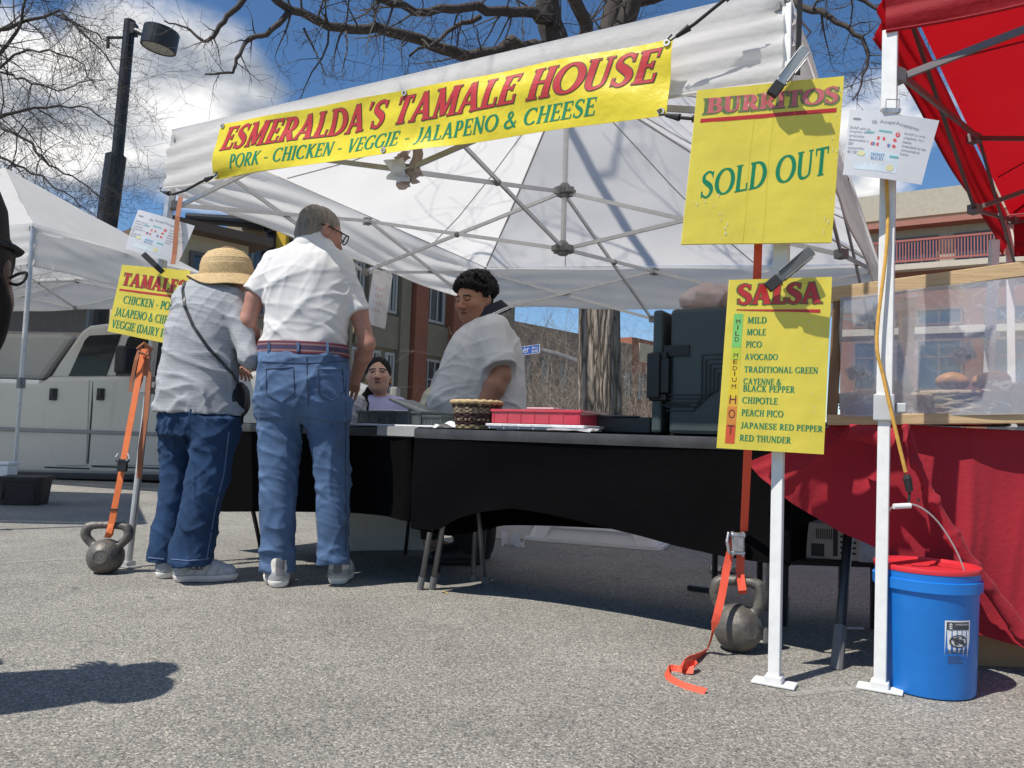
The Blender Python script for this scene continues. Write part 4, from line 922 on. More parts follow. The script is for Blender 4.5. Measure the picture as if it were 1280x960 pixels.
# paper notices
paper = M('laminated_paper', (.82, .82, .83), .25, var=.03, coat=.4, transl=.25)
ink = M('black_ink', (.06, .06, .07), .6); inks = M('grey_ink', (.24, .24, .27), .6); inkr = M('red_ink', (.65, .10, .09), .6); inkb = M('blue_ink', (.10, .25, .48), .6); card = M('pale_card_print', (.62, .70, .74), .6, var=.12, vs=30); teal = M('teal_ink', (.18, .46, .45), .6)
def notice(label, px, d, dd, full=True):
    c = [P(a, b, d+e) for (a, b), e in zip(px, dd)]; f0 = bil(*c); n = (c[1]-c[0]).cross(c[3]-c[0]).normalized(); n = n if n.y < 0 else -n
    f = gridsurf(lambda u, v: f0(u, v) + n*(.010*math.sin(u*3.1+.4) + .003*math.sin(v*4+u*2)), 14, 8)
    t = thing('paper_notice', label, 'notice', lerp(c[0], c[1], .5)); m = MB(); m.slab(f, n, .0008, 14, 8); m.build('sheet', paper, t, smooth=True, es=40)
    m = MB()
    for tx, a, b, y, sk in (('We', .255, .315, .80, .012), ('Accept/', .345, .525, .815, .008), ('Acceptamos', .53, .80, .823, -.045)): sansput(m, f, n, tx, a, y, b, y+.07, skew=sk, off=.0006)
    for k, tx in enumerate(('SNAP is only', 'eligible for', 'items', 'intended to be', 'consumed at', 'home.')): sansput(m, f, n, tx, .645, .70-k*.062, .645+.021*len(tx), .742-k*.062, off=.0006)
    for k, tx in enumerate(('SNAP solo es', 'elegible para', 'articulos', 'destinados a', 'ser', 'consumidos', 'en casa.')): sansput(m, f, n, tx, .02, .70-k*.062, .02+.019*len(tx), .742-k*.062, off=.0006)
    m.poly([f(.09+.05*math.cos(a*.785), .86+.02*math.sin(a*.785))+n*.0006 for a in range(8)])
    m.build('text', inks, t)
    m = MB()
    for k in range(5):
        for j in range(2):
            u, v = .29+k*.065, .60-j*.095
            if (k+j) % 3: m.poly([f(u+.02*math.cos(a*1.05+k)*(1+.3*math.sin(a*2+k)), v+.03*math.sin(a*1.05+k))+n*.0006 for a in range(6)])
    m.build('food_icons', inkr, t)
    m = MB(); m.poly([f(.572+.028*math.cos(a*.6), .69+.038*math.sin(a*.6))+n*.0007 for a in range(10)]); m.build('red_badge', inkr, t)
    m = MB(); sansput(m, f, n, 'II', .564, .672, .580, .71, off=.0011); m.build('badge_mark', paper, t)
    m = MB()
    for k in (0, 3): m.poly([f(.31+k*.06+.018*math.cos(a), .505+.03*math.sin(a*1.0))+n*.0006 for a in range(6)])
    sansput(m, f, n, 'MARKET', .30, .325, .46, .37, off=.0011); sansput(m, f, n, 'BUCKS', .30, .265, .45, .315, off=.0011); m.build('blue_print', inkb, t)
    m = MB(); quad(m, f, n, .12, .10, .64, .40, .0005); m.build('voucher_picture', card, t)
    m = MB(); quad(m, f, n, .35, .70, .5, .73, .0006); quad(m, f, n, .2, .665, .3, .69, .0006); quad(m, f, n, .52, .33, .63, .36, .0010); m.build('teal_print', teal, t)
    m = MB(); m.poly([f(.55+.05*math.cos(a*.6), .17+.05*math.sin(a*.6))+n*.0009 for a in range(10)]); m.poly([f(.18+.05*math.cos(a*.6), .34+.04*math.sin(a*.6))+n*.0009 for a in range(10)]); m.build('gold_print', M('gold_ink', (.72, .66, .38), .6), t)
    return t
notice('white laminated notice with food icons clipped to the red tent leg', [(1053, 219), (1152, 231), (1175, 150), (1062, 137)], RPb.y-.06, (0, -.02, -.02, 0))
notice('white paper notice tied to the round tent leg above the tamales sign', [(157, 311), (222, 330), (243, 282), (173, 262)], FLb.y-.05, (0, 0, 0, 0))
m = MB(); c = P(1113, 139, RPb.y-.07); m.box(c, .055, .02, .012); m.tube([c+V((-.02, -.01, .0)), c+V((-.02, -.015, .03)), c+V((.02, -.015, .03)), c+V((.02, -.01, 0))], .002, 5); o = m.build('binder_clip', steel, None); tag(o, 'small metal binder clip on the laminated notice', 'clip')
# ================================================================== SDF MODELLING (bodies, clothes, kettlebells)
class Fld:
    def __init__(s, lo, hi, h):
        s.lo = np.array(lo, float); s.h = h; s.n = (np.ceil((np.array(hi)-s.lo)/h)+1).astype(int)
        s.f = np.full(s.n, .5, np.float32); s.ax = [(s.lo[i]+h*np.arange(s.n[i])).astype(np.float32) for i in range(3)]
    def sub(s, lo, hi):
        i0 = np.clip(np.floor((np.array(lo)-s.lo)/s.h).astype(int), 0, s.n-1); i1 = np.clip(np.ceil((np.array(hi)-s.lo)/s.h).astype(int)+1, 1, s.n)
        sl = tuple(slice(a, b) for a, b in zip(i0, i1))
        if any(a >= b for a, b in zip(i0, i1)): return None, None
        return sl, (s.ax[0][sl[0]][:, None, None], s.ax[1][sl[1]][None, :, None], s.ax[2][sl[2]][None, None, :])
    def op(s, fn, lo, hi, k=.02, mode='u'):
        pad = k+3*s.h
        sl, g = s.sub(np.array(lo)-pad, np.array(hi)+pad)
        if sl is None: return s
        d = np.asarray(fn(*g), np.float32); a = s.f[sl]
        if mode == 's': a, d = -a, d
        hh = np.maximum(k-np.abs(a-d), 0)/max(k, 1e-6); r = np.minimum(a, d)-hh*hh*k/4
        s.f[sl] = -r if mode == 's' else r
        return s
    def cone(s, a, b, ra, rb, k=.02, mode='u', flat=False, sq=None):
        a = np.array(a, float); b = np.array(b, float); ab = b-a; L2 = max(ab@ab, 1e-9); m = max(ra, rb)
        if sq is not None: ax = np.array(sq[0], float); ax /= np.linalg.norm(ax); fac = 1/sq[1]-1
        def fn(X, Y, Z_):
            px, py, pz = X-a[0], Y-a[1], Z_-a[2]
            if sq is not None:
                c = px*ax[0]+py*ax[1]+pz*ax[2]; px, py, pz = px+ax[0]*c*fac, py+ax[1]*c*fac, pz+ax[2]*c*fac
            tt = (px*ab[0]+py*ab[1]+pz*ab[2])/L2; t = np.clip(tt, 0, 1)
            d = np.sqrt((px-ab[0]*t)**2+(py-ab[1]*t)**2+(pz-ab[2]*t)**2)-(ra+(rb-ra)*t)
            if sq is not None: d = d*max(.6, min(1, sq[1]))
            if flat: d = np.maximum(d, (tt-1)*math.sqrt(L2))
            return d
        return s.op(fn, np.minimum(a, b)-m, np.maximum(a, b)+m, k, mode)
    def ell(s, c, r, R=None, k=.02, mode='u'):
        c = np.array(c, float); r = np.array(r, float); R = np.array(R) if R is not None else np.eye(3)
        def fn(X, Y, Z_):
            px, py, pz = X-c[0], Y-c[1], Z_-c[2]
            q = [px*R[0, i]+py*R[1, i]+pz*R[2, i] for i in range(3)]
            k0 = np.sqrt((q[0]/r[0])**2+(q[1]/r[1])**2+(q[2]/r[2])**2); k1 = np.sqrt((q[0]/r[0]**2)**2+(q[1]/r[1]**2)**2+(q[2]/r[2]**2)**2)
            return k0*(k0-1)/np.maximum(k1, 1e-5)
        m = r.max() if R is not None else r
        return s.op(fn, c-m, c+m, k, mode)
    def loft(s, rows, k=.03, p=2.3):
        """rows (z, cx, cy, rx, ry): elliptical slices from photo silhouettes"""
        rows = sorted(rows); z = np.array([r[0] for r in rows]); lo, hi = z[0], z[-1]
        zs = np.linspace(lo, hi, 160); T = []
        for j in range(1, 5):
            v = np.interp(zs, z, [r[j] for r in rows]); w_ = 9
            vp = np.concatenate([np.full(w_, v[0]), v, np.full(w_, v[-1])]); T.append(np.convolve(vp, np.ones(2*w_+1)/(2*w_+1), 'valid'))
        def fn(X, Y, Z_):
            cx, cy, rx, ry = [np.interp(Z_, zs, t) for t in T]
            q = (np.abs((X-cx)/rx)**p+np.abs((Y-cy)/ry)**p)**(1/p)
            d = (q-1)*np.minimum(rx, ry)
            return np.maximum(d, np.maximum(lo-Z_, Z_-hi))
        cxs = [r[1]-r[3] for r in rows]; cxe = [r[1]+r[3] for r in rows]; cys = [r[2]-r[4] for r in rows]; cye = [r[2]+r[4] for r in rows]
        return s.op(fn, (min(cxs), min(cys), lo), (max(cxe), max(cye), hi), k)
    def cut(s, p, n):        # keep the side the normal points away from
        p = np.array(p, float); n = np.array(n, float); n /= np.linalg.norm(n)
        d = (s.ax[0][:, None, None]-p[0])*n[0]+(s.ax[1][None, :, None]-p[1])*n[1]+(s.ax[2][None, None, :]-p[2])*n[2]
        s.f = np.maximum(s.f, d.astype(np.float32)); return s
    def crease(s, amp, fr, seed=0, aniso=(1, 1, 1), n=5, warp=1.2, sharp=3.0):
        """sharp-edged cloth folds: ridges standing out of the surface"""
        rs = np.random.RandomState(seed); X, Y, Z_ = s.ax[0][:, None, None], s.ax[1][None, :, None], s.ax[2][None, None, :]
        A = [np.sin(X*a+Y*b+Z_*c_+p_) for a, b, c_, p_ in rs.uniform(-1, 1, (4, 4))*np.array((9, 9, 9, 6))]
        w1 = warp*(A[0]+.6*np.sin(X*17-Z_*11+A[1])); w2 = warp*(A[2]+.6*np.sin(Z_*15+Y*13+A[3])); tot = 0
        for i in range(n):
            k = rs.normal(size=3); k = k/np.linalg.norm(k)*np.array(aniso)*fr*rs.uniform(.7, 1.4); g = np.abs(np.sin((X*k[0]+Y*k[1]+Z_*k[2])*.5+rs.uniform(0, 6)+(w1 if i % 2 else w2)))
            mask = .5+.5*np.sin(X*rs.uniform(-8, 8)+Y*rs.uniform(-8, 8)+Z_*rs.uniform(-9, 9)+rs.uniform(0, 6)); tot = tot+(1-g)**sharp*mask
        s.f = s.f-(amp*(tot-.22*n*.5)).astype(np.float32); return s
    def wrinkle(s, amp, fr, seed=0, aniso=(1, 1, 1), n=6, warp=.5):
        K = np.random.RandomState(seed).normal(size=(n, 3))*np.array(aniso)*fr; ph = np.random.RandomState(seed+50).uniform(0, 6.28, n)
        X, Y, Z_ = s.ax[0][:, None, None], s.ax[1][None, :, None], s.ax[2][None, None, :]
        wv = warp*np.sin(X*9+Z_*5+seed).astype(np.float32)+warp*np.sin(Z_*13-Y*6+seed*2)
        tot = 0
        for i in range(n): tot = tot+np.sin(X*K[i, 0]+Y*K[i, 1]+Z_*K[i, 2]+ph[i]+wv)
        q = tot/n**.5; s.f = s.f+(amp*(np.abs(q)**.8*np.sign(q))).astype(np.float32); return s
    def shell(s, th): s.f = np.maximum(s.f, -(s.f+th)); return s
    def mesh(s):
        f = s.f; neg = f < 0; n = f.shape
        c = [neg[i:n[0]-1+i, j:n[1]-1+j, k:n[2]-1+k] for i in (0, 1) for j in (0, 1) for k in (0, 1)]
        al = c[0].copy(); an = c[0].copy()
        for q in c[1:]: al &= q; an |= q
        act = an & ~al; idx = np.full(act.shape, -1, np.int64); ii = np.argwhere(act); idx[act] = np.arange(len(ii))
        pos = np.zeros((len(ii), 3)); cnt = np.zeros(len(ii))
        off = [(i, j, k) for i in (0, 1) for j in (0, 1) for k in (0, 1)]
        vals = [f[ii[:, 0]+o[0], ii[:, 1]+o[1], ii[:, 2]+o[2]] for o in off]
        for a in range(8):
            for ax, st in ((0, 4), (1, 2), (2, 1)):
                if off[a][ax]: continue
                b = a+st; m = (vals[a] < 0) != (vals[b] < 0)
                t = np.where(m, vals[a]/np.where(m, vals[a]-vals[b], 1), 0)
                p = np.repeat(np.array(off[a], float)[None], len(ii), 0); p[:, ax] += t
                pos[m] += p[m]; cnt[m] += 1
        v = (ii+pos/np.maximum(cnt, 1)[:, None])*s.h+s.lo
        F_ = []
        for ax in range(3):
            o1, o2 = [(1, 2), (2, 0), (0, 1)][ax]
            a = np.take(neg, range(0, n[ax]-1), ax); b = np.take(neg, range(1, n[ax]), ax); e = np.argwhere(a != b)
            e = e[(e[:, o1] > 0) & (e[:, o2] > 0) & (e[:, o1] < n[o1]-1) & (e[:, o2] < n[o2]-1)]
            if not len(e): continue
            def cell(d1, d2):
                q = e.copy(); q[:, o1] -= d1; q[:, o2] -= d2; return idx[q[:, 0], q[:, 1], q[:, 2]]
            q = np.stack([cell(1, 1), cell(0, 1), cell(0, 0), cell(1, 0)], 1); sg = a[e[:, 0], e[:, 1], e[:, 2]]
            q[~sg] = q[~sg][:, ::-1]; F_.append(q)
        return v, np.concatenate(F_)
def sdf_obj(name, flds, mat, parent=None, colfn=None, smooth=True, **k):
    vs, fs, b = [], [], 0
    for f in flds:
        v, q = f.mesh(); vs.append(v); fs.append(q+b); b += len(v)
    v = np.concatenate(vs); q = np.concatenate(fs)
    return mk(name, v, q, mat, parent, smooth=smooth, cols=colfn(v) if colfn else None, **k)

# ================================================================== STALL
black_c = M('black_cloth', (.0045, .0045, .005), .9, var=.15, vs=6, bump=.2, bs=40, spec=.02)
A0 = V((-.43, 3.47, 0)); B0 = V((.955, 2.65, 0)); C0 = V((-1.70, 4.46, 0)); A1 = V((-.46, 3.60, 0))
TH = .743
def table(label, a, b, dep, hem, group, hem_pts=None):
    """a left front, b right front"""
    d = (b-a).normalized(); n = V((-d.y, d.x, 0)); L = (b-a).length
    t = thing('folding_table', label, 'table', lerp(a, b, .5)+n*dep/2, group)
    ins = .02; R = Matrix((d, n, Z)).transposed()
    m = MB(); m.box(lerp(a, b, .5)+n*dep/2+Z*(TH-.028), L-2*ins, dep-2*ins, .04, R=R); m.build('tabletop', M('grey_plastic_top', (.25, .25, .25), .5), t, bevel=.008)
    # fitted stretch cover: a rounded top edge running down into a skirt with an arched hem
    per = [a, b, b+n*dep, a+n*dep]
    def ring(u):
        u = (u % 1)*4; i = int(u) % 4; return lerp(per[i], per[(i+1) % 4], u-int(u)), i, u-int(u)
    cen = lerp(a, b, .5)+n*dep/2
    hz = None
    if hem_pts:
        hq = []
        for hx, hy in hem_pts: w_ = PL(hx, hy, a, n); hq.append((float((w_-a).dot(d)/L), float(w_.z)))
        hz = lambda q: float(np.interp(q, [h[0] for h in hq], [h[1] for h in hq]))
    def fn(u, v):
        p, i, q = ring(u); o = (p-cen); o.z = 0; o = o.normalized()
        base = hem[0] + (hem[1]-hem[0])*(p-a).dot(d)/L; arch = .05*math.sin(math.pi*q)**.6
        z1 = base+arch*(.8 if i in (0, 2) else .5)
        if hz and i == 0: z1 = hz(q)
        if hz and i == 1: z1 = lerp(hz(1), hem[1], min(1, q*3))
        if hz and i == 3: z1 = lerp(hem[0], hz(0), max(0, q*3-2))
        pull = -.05*math.sin(math.pi*q)*max(0, v-.1)**.7
        outn = [-n, d, n, -d][i]
        if v < .05: return p + Z*(TH-.002*(v/.05)) - outn*.008*(1-v/.05)
        if v < .11: return p + Z*(TH-.002-.045*(v-.05)/.06) + outn*.004*math.sin(math.pi*(v-.05)/.06)
        w_ = (v-.11)/.89; z = (TH-.047)*(1-w_)+z1*w_
        fold = .006*math.sin(q*9+3*w_)*math.sin(math.pi*w_) + .008*noise((p.x*3, p.y*3, z*2), 2.4, 3)*w_
        return V((p.x, p.y, z)) + outn*(pull + fold)
    m = MB(); m.sheet(fn, 128, 30); co = m.build('table_cover', black_c, t, smooth=True)
    m = MB(); m.sheet(lambda u, v: a+d*(L*u)+n*(dep*v)+Z*(TH+.0025), 6, 4); m.build('cover_top', black_c, co)
    m = MB(); m.sheet(lambda u, v: lerp(fn(u*.25, .05), fn(u*.25, .108), v) + (-n)*(.0025+.003*math.sin(v*math.pi)), 60, 3); m.build('top_band', M('sunlit_edge_grey', (.040, .040, .043), .45, var=.4, vs=14, spec=.5), co, smooth=True)  # paler grey stands in for sunlight on the cover's rounded edge
    return t, d, n, L
TG = 'black covered folding tables of the tamale stall'
t2, d2, n2_, Lt2 = table('black covered folding table under the dark food carrier and pink trays', A0, B0, .74, (.24, .27), TG, [(545, 664), (556, 655), (575, 646), (600, 640), (635, 636), (668, 641), (700, 648), (750, 660), (800, 672), (840, 683), (900, 696), (960, 704), (986, 706)])
def legs(t, pairs, mat, r=.0125):
    for a, b, foot in pairs:
        m = MB(); m.tube([b, a], r, 10); lo = m.build('leg', mat, t, smooth=True)
        d = (a-b).normalized(); m = MB(); m.tube([a-d*foot, a+d*.004], r*1.25, 10); m.build('foot_cap', M('grey_foot_cap', (.13, .13, .13), .6), lo)
lg = M('grey_leg_steel', (.17, .17, .175), .4, metal=.5)
up1 = P(552, 640, 3.62); 
legs(t2, [(G(525, 737), P(556, 560, 3.56), .06), (G(540, 737), P(570, 560, 3.52), .06), (G(959, 803), P(967, 600, 2.80), .12), (P(606, 721, 3.80) - Z*P(606, 721, 3.80).z, P(590, 560, 3.95), .03), (P(591, 722, 3.85) - Z*P(591, 722, 3.85).z, P(600, 560, 3.95), .03)], lg)
tf = G(893, 742); m = MB(); m.bar(tf+Z*.012, tf+Z*.5, .024, .024); m.bar(tf+Z*.015-tvec*.13, tf+Z*.015+tvec*.03, .03, .022); m.build('leg', M('black_metal'), t2, bevel=.004)
t1, d1_, n1_, Lt1 = table('black covered folding table in front of the two shoppers, holding grey tubs', C0, A1, .74, (.30, .27), TG, [(276, 640), (330, 640), (395, 641), (440, 642), (480, 645), (520, 654), (541, 664)])
legs(t1, [(G(327, 689), P(308, 600, 4.42), .04), (G(545, 727), P(566, 560, 3.66), .05)], M('black_metal'))
def onT(px, off, t=2, z=TH+.005):
    a, b, n = (A0, B0, n2_) if t == 2 else (C0, A1, n1_)
    p0 = a+n*off; r = ray(px, 540); nn = V((n.x, n.y, 0)); q = CAM + r*((p0-CAM).dot(nn)/r.dot(nn)); q.z = z; return q
def frame(t): d, n = (d2, n2_) if t == 2 else (d1_, n1_); return Matrix((d, n, Z)).transposed()
R2 = frame(2); R1 = frame(1)
# dark insulated food carrier
slate = M('slate_plastic', (.040, .058, .060), .5, var=.08, vs=8, bump=.12, bs=150)
slate_d = M('dark_latch', (.006, .007, .008), .45)
p0 = onT(812, .20)
pz1 = P(812, 386, p0.y).z
Hc = pz1 - TH - .005; Wc = .50
FC = thing('food_carrier', 'large slate grey insulated food carrier box with black side latch on the table', 'food carrier', p0+d2*Wc/2+n2_*.2)
m = MB(); m.box(p0+d2*(Wc/2+.035)+n2_*.22+Z*Hc/2, Wc-.07, .40, Hc, R=R2); m.build('carrier_body', slate, FC, bevel=.018)
m = MB(); m.box(p0+d2*.022+n2_*.22+Z*Hc/2, .044, .42, Hc-.006, R=R2); dr = m.build('door', slate, FC, bevel=.012)
fz = lambda a, b: p0 + d2*a + Z*b + n2_*.019
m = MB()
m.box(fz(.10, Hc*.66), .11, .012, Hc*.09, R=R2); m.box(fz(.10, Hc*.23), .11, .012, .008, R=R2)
m.build('recess_shade', M('slate_shadow', (.012, .018, .021), .6), FC, bevel=.003)  # dark blocks paint the shade inside the moulded recesses
m = MB()
for k in range(5):
    x0, z0, s = .05+.012*k, .045+.016*k, .0
    yk = Hc*.62-.018*k; xr = .205+.016*k
    m.bar(fz(xr-.0, yk), fz(Wc-.01, yk+.004), .005, .004, n2_); m.bar(fz(xr, yk), fz(xr, z0+.07+.03*(4-k)*.3), .006, .008, n2_); m.bar(fz(xr, z0+.07+.03*(4-k)*.3), fz(xr-.03, z0+.05), .006, .008, n2_); m.bar(fz(xr-.03, z0+.05), fz(.06, z0+.05), .006, .008, n2_)
m.build('moulded_ribs', M('slate_rib', (.020, .030, .034), .75), FC)
m = MB(); m.box(fz(.015, Hc*.46)-n2_*.012, .055, .05, Hc*.36, R=R2); m.box(fz(.055, Hc*.46)-n2_*.006, .045, .035, Hc*.28, R=R2); m.box(fz(.03, Hc*.62)-n2_*.008, .075, .03, .03, R=R2); m.box(fz(.03, Hc*.29)-n2_*.008, .075, .03, .03, R=R2); m.build('latch', slate_d, dr, bevel=.006)
m = MB(); hp = p0+d2*.33+Z*(Hc+.02)+n2_*.12
m.tube([hp, hp+Z*.012, hp+d2*.02+Z*.02, hp+d2*.16+Z*.02, hp+d2*.18+Z*.012, hp+d2*.18], .011, 8); m.box(hp+d2*.09-Z*.012, .24, .06, .03, R=R2); m.build('top_handle', slate, FC, bevel=.004)
# pink produce bag on the carrier
F0 = p0+d2*.16+Z*Hc+n2_*.2
f = Fld(np.array(F0)-(.12, .25, .05), np.array(F0)+(.50, .25, .28), .008)
f.ell(F0+Z*.055+d2*.02, (.13, .11, .065), k=.04); f.ell(F0+d2*.13+Z*.05, (.14, .11, .055), k=.05); f.ell(F0+d2*.24+Z*.04, (.12, .10, .05), k=.05)
f.crease(.012, 60, 3, (1, 1, .6), 6); f.cut(F0+Z*.003, (0, 0, -1))
fb = sdf_obj('produce_bag', [f], M('pinkish_bag', (.74, .58, .52), .35, var=.22, vs=14, transl=.3, bump=.4, bs=50)); tag(fb, 'crumpled pinkish plastic bag lying on top of the dark food carrier', 'plastic bag')
# low black bin behind the trays
q = onT(726, .42); q2 = onT(812, .42); m = MB(); m.box(lerp(q, q2, .5)+Z*.035, (q2-q).length*1.3, .25, .07, R=R2); m.bar(q+Z*.07-n2_*.12, q2+Z*.07-n2_*.12, .02, .012); o = m.build('low_black_tub', M('black_tub', (.02, .021, .023), .4), None, bevel=.008); tag(o, 'low black plastic tub between the pink trays and the food carrier', 'tub')
# translucent trays
def tray(label, px0, px1, off, t, z0, h, mat, name='food_tray', dep=.26, lid=None, rim=True, grp=None):
    a = onT(px0, off, t); b = onT(px1, off, t); R = R2 if t == 2 else R1; n = n2_ if t == 2 else n1_; d = d2 if t == 2 else d1_
    L = (b-a).length; c = lerp(a, b, .5)+n*dep/2; c.z = TH+.006+z0
    T = thing(name, label, 'tray', c, grp); m = MB(); w_ = .004
    m.box(c+Z*.003, L*.94, dep*.94, .005, R=R)
    for s in (-1, 1):
        m.box(c+n*s*dep*.48+Z*h/2, L*.97, w_, h-.004, R=R); m.box(c+d*s*L*.482+Z*h/2, w_, dep*.95, h-.004, R=R)
    m.build('tray_body', mat, T, bevel=.0015)
    if rim:
        m = MB()
        for s in (-1, 1): m.box(c+n*s*dep*.49+Z*(h-.004), L*1.0, .012, .012, R=R); m.box(c+d*s*L*.492+Z*(h-.004), .012, dep*.96, .012, R=R)
        for k in range(7): m.box(c-n*dep*.488+d*L*(k/6-.5)*.92+Z*h*.45, .006, .006, h*.8, R=R)
        m.build('rim', mat, T, bevel=.002)
    return T, c, L
pinkp = M('pink_clear_plastic', (.58, .055, .09), .22, alpha=.82, var=.12, coat=.3)
clearp = M('clear_plastic', (.75, .76, .78), .15, alpha=.45, coat=.4)
greyp = M('smoky_grey_plastic', (.060, .068, .072), .3, var=.2, vs=12, coat=.2)
whitep = M('white_wrap', (.78, .78, .80), .4, bump=.5, bs=60, transl=.15)
T_, c, L = tray('low white lidded tray under the pink tray', 607, 730, .10, 2, 0, .022, whitep, dep=.3)
T_, c, L = tray('translucent pink tray stacked on the white tray beside the woven basket', 612, 726, .12, 2, .024, .062, pinkp, dep=.26)
m = MB(); rr = random.Random(2)
for k in range(9): m.sphere(c+d2*rr.uniform(-.35, .35)*L+n2_*rr.uniform(-.08, .08)+Z*.03, (.045, .04, .024), 10, 6)
o = m.build('tamales_inside', M('reddish_food', (.40, .05, .05), .6), T_, smooth=True)
m = MB(); m.box(c+Z*.070+d2*.01, L*.30, .2, .008, R=R2); o = m.build('pale_lid', M('pale_pink_lid', (.66, .40, .42), .4), None, bevel=.003); tag(o, 'pale pink flat lid resting on the pink tray', 'lid')
for a, b, lab in (((688, 526), (706, 514), 'thin white utensil handle sticking out behind the pink tray middle'), ((714, 526), (722, 519), 'short white utensil handle at the right end of the pink tray')):
    m = MB(); pa = P(*a, c.y+.12); pb = P(*b, c.y+.13); m.bar(pa, pb, .016, .005); o = m.build('serving_utensil', M('white_plastic', (.75, .75, .74), .4), None, bevel=.002); tag(o, lab, 'utensil')
# paper and grey tubs on the left table
T_, c, L = tray('smoky grey plastic tub with ribbed side near the seated girl', 444, 526, .10, 1, .012, .062, greyp, dep=.26, name='plastic_tub')
T_, c, L = tray('smaller smoky grey tub at the table corner', 527, 552, .10, 1, .006, .05, greyp, dep=.2, name='plastic_tub')
a = onT(440, .04, 1); b = onT(545, .04, 1)
m = MB(); m.box(lerp(a, b, .5)+n1_*.15+Z*.004, (b-a).length, .34, .010, R=R1); o = m.build('white_serving_tray', whitep, None, bevel=.003); tag(o, 'thin white tray lying under the grey tubs', 'tray')
a = onT(468, -.001, 1); m = MB(); m.sheet(lambda u, v: onT(472+50*u, -.006, 1)+Z*(.0-.045*v) - n1_*(.004+.004*math.sin(u*5)), 8, 3); o = m.build('paper_flap', M('grey_paper', (.30, .30, .30), .35, spec=.7), None); tag(o, 'shiny paper flap hanging over the left table edge', 'paper')
m = MB(); a = onT(556, .12, 2); m.sheet(lambda u, v: a + d2*(u*.12-.06) + n2_*(v*.12-.02) + Z*(.010+.012*noise((u*4, v*4, 0), 1.5, 2)), 10, 8); o = m.build('white_napkin', whitep, None, smooth=True); tag(o, 'white paper napkin lying between grey tub and woven basket', 'napkin')
m = MB(); a = onT(712, .05, 2); m.sheet(lambda u, v: a + d2*(u*.2-.1) + n2_*(v*.1-.02) + Z*(.006+.006*noise((u*4, v*4, 7), 1.5, 2)), 10, 8); o = m.build('plastic_sheet', clearp, None, smooth=True); tag(o, 'crinkled clear wrap at the right foot of the pink tray', 'plastic wrap')
# clear cups / bags by the tall shopper's hand
a = onT(440, .20, 1)
f = Fld(np.array(a)-(.12, .12, .01), np.array(a)+(.12, .12, .20), .006); f.ell(a+Z*.06, (.075, .06, .07), k=.03); f.ell(a+Z*.12+d1_*.03, (.05, .04, .05), k=.04); f.crease(.010, 90, 5); f.cut(a+Z*.002, (0, 0, -1))
o = sdf_obj('clear_bag', [f], M('clear_film', (.62, .62, .60), .2, alpha=.55, coat=.4)); tag(o, "clear crumpled plastic bag under the tall shopper's hand", 'plastic bag')
a = onT(512, .45, 1)
m = MB(); q = a+Z*.07; m.box(q+d1_*.05+Z*.04, .26, .2, .012, R=R1 @ Matrix.Rotation(R_(18), 3, 'Y')); o = m.build('box_lid', M('grey_green_lid', (.20, .21, .20), .45), None, bevel=.004); tag(o, 'grey lid propped open between the seated girl and the vendor', 'lid')
m = MB(); a = onT(487, .30, 1); m.box(a+Z*.083, .16, .12, .012, R=R1); o = m.build('foam_tray', whitep, None, bevel=.004); tag(o, 'white foam tray in front of the seated girl', 'tray')
# woven basket with dark bands
bc_ = onT(595, .17, 2); 
def woven(name, label, c, prof, n, rows, colfn, mat, amp=.004, group=None, rim=None, ell=1.):
    t = thing(name, label, 'basket', c, group); vs, fs, cs = [], [], []
    for i in range(rows*3+1):
        v = i/(rows*3); k = min(int(v*(len(prof)-1)), len(prof)-2); fr_ = v*(len(prof)-1)-k
        r = prof[k][0]*(1-fr_)+prof[k+1][0]*fr_; z = prof[k][1]*(1-fr_)+prof[k+1][1]*fr_
        row = int(v*rows*.9999); ph = (row % 2)*math.pi
        for j in range(n):
            a = 2*math.pi*j/n; rr_ = r + amp*math.sin(a*n/8+ph) + amp*.6*math.sin(v*rows*2*math.pi)
            vs.append(c+V((rr_*math.cos(a)*ell, rr_*math.sin(a), z))); cs.append(colfn(a, v, row))
    R = rows*3
    fs = [[i*n+j, i*n+(j+1) % n, (i+1)*n+(j+1) % n, (i+1)*n+j] for i in range(R) for j in range(n)]; fs.append(list(range(n))[::-1])
    mk('weave', vs, fs, mat, t, smooth=True, cols=np.array(cs), solid=.006)
    if rim:
        m = MB(); r, z = prof[-1]; pts = [c+V((r*math.cos(2*math.pi*j/40)*ell, r*math.sin(2*math.pi*j/40), z+.002*math.sin(j*3))) for j in range(41)]; m.tube(pts, rim[0], 8, cap=False); m.build('rim', rim[1], t, smooth=True)
    return t
def bcol(a, v, row):
    s = math.sin(a*22+row*math.pi)
    if v < .14: return (.33, .25, .13)
    if .48 < v < .70: return (.36, .30, .19) if s > -.2 else (.10, .05, .03)
    if .28 < v < .34 or .76 < v < .82: return (.35, .28, .17) if math.sin(a*30) > .35 else (.028, .012, .010)
    return (.050, .012, .012) if s > 0 else (.022, .010, .009)
straw = M('straw_weave', (.45, .33, .17), .8, var=.3, vs=60, bump=.5, bs=120)
wv = M('basket_weave', rough=.75, attr=True, var=.25, vs=40)
woven('woven_basket', 'dark patterned woven basket with straw rim in front of the vendor', bc_, [(.088, 0), (.095, .03), (.103, .07), (.110, .10), (.114, .118)], 96, 16, bcol, wv, .0022, rim=(.011, straw))

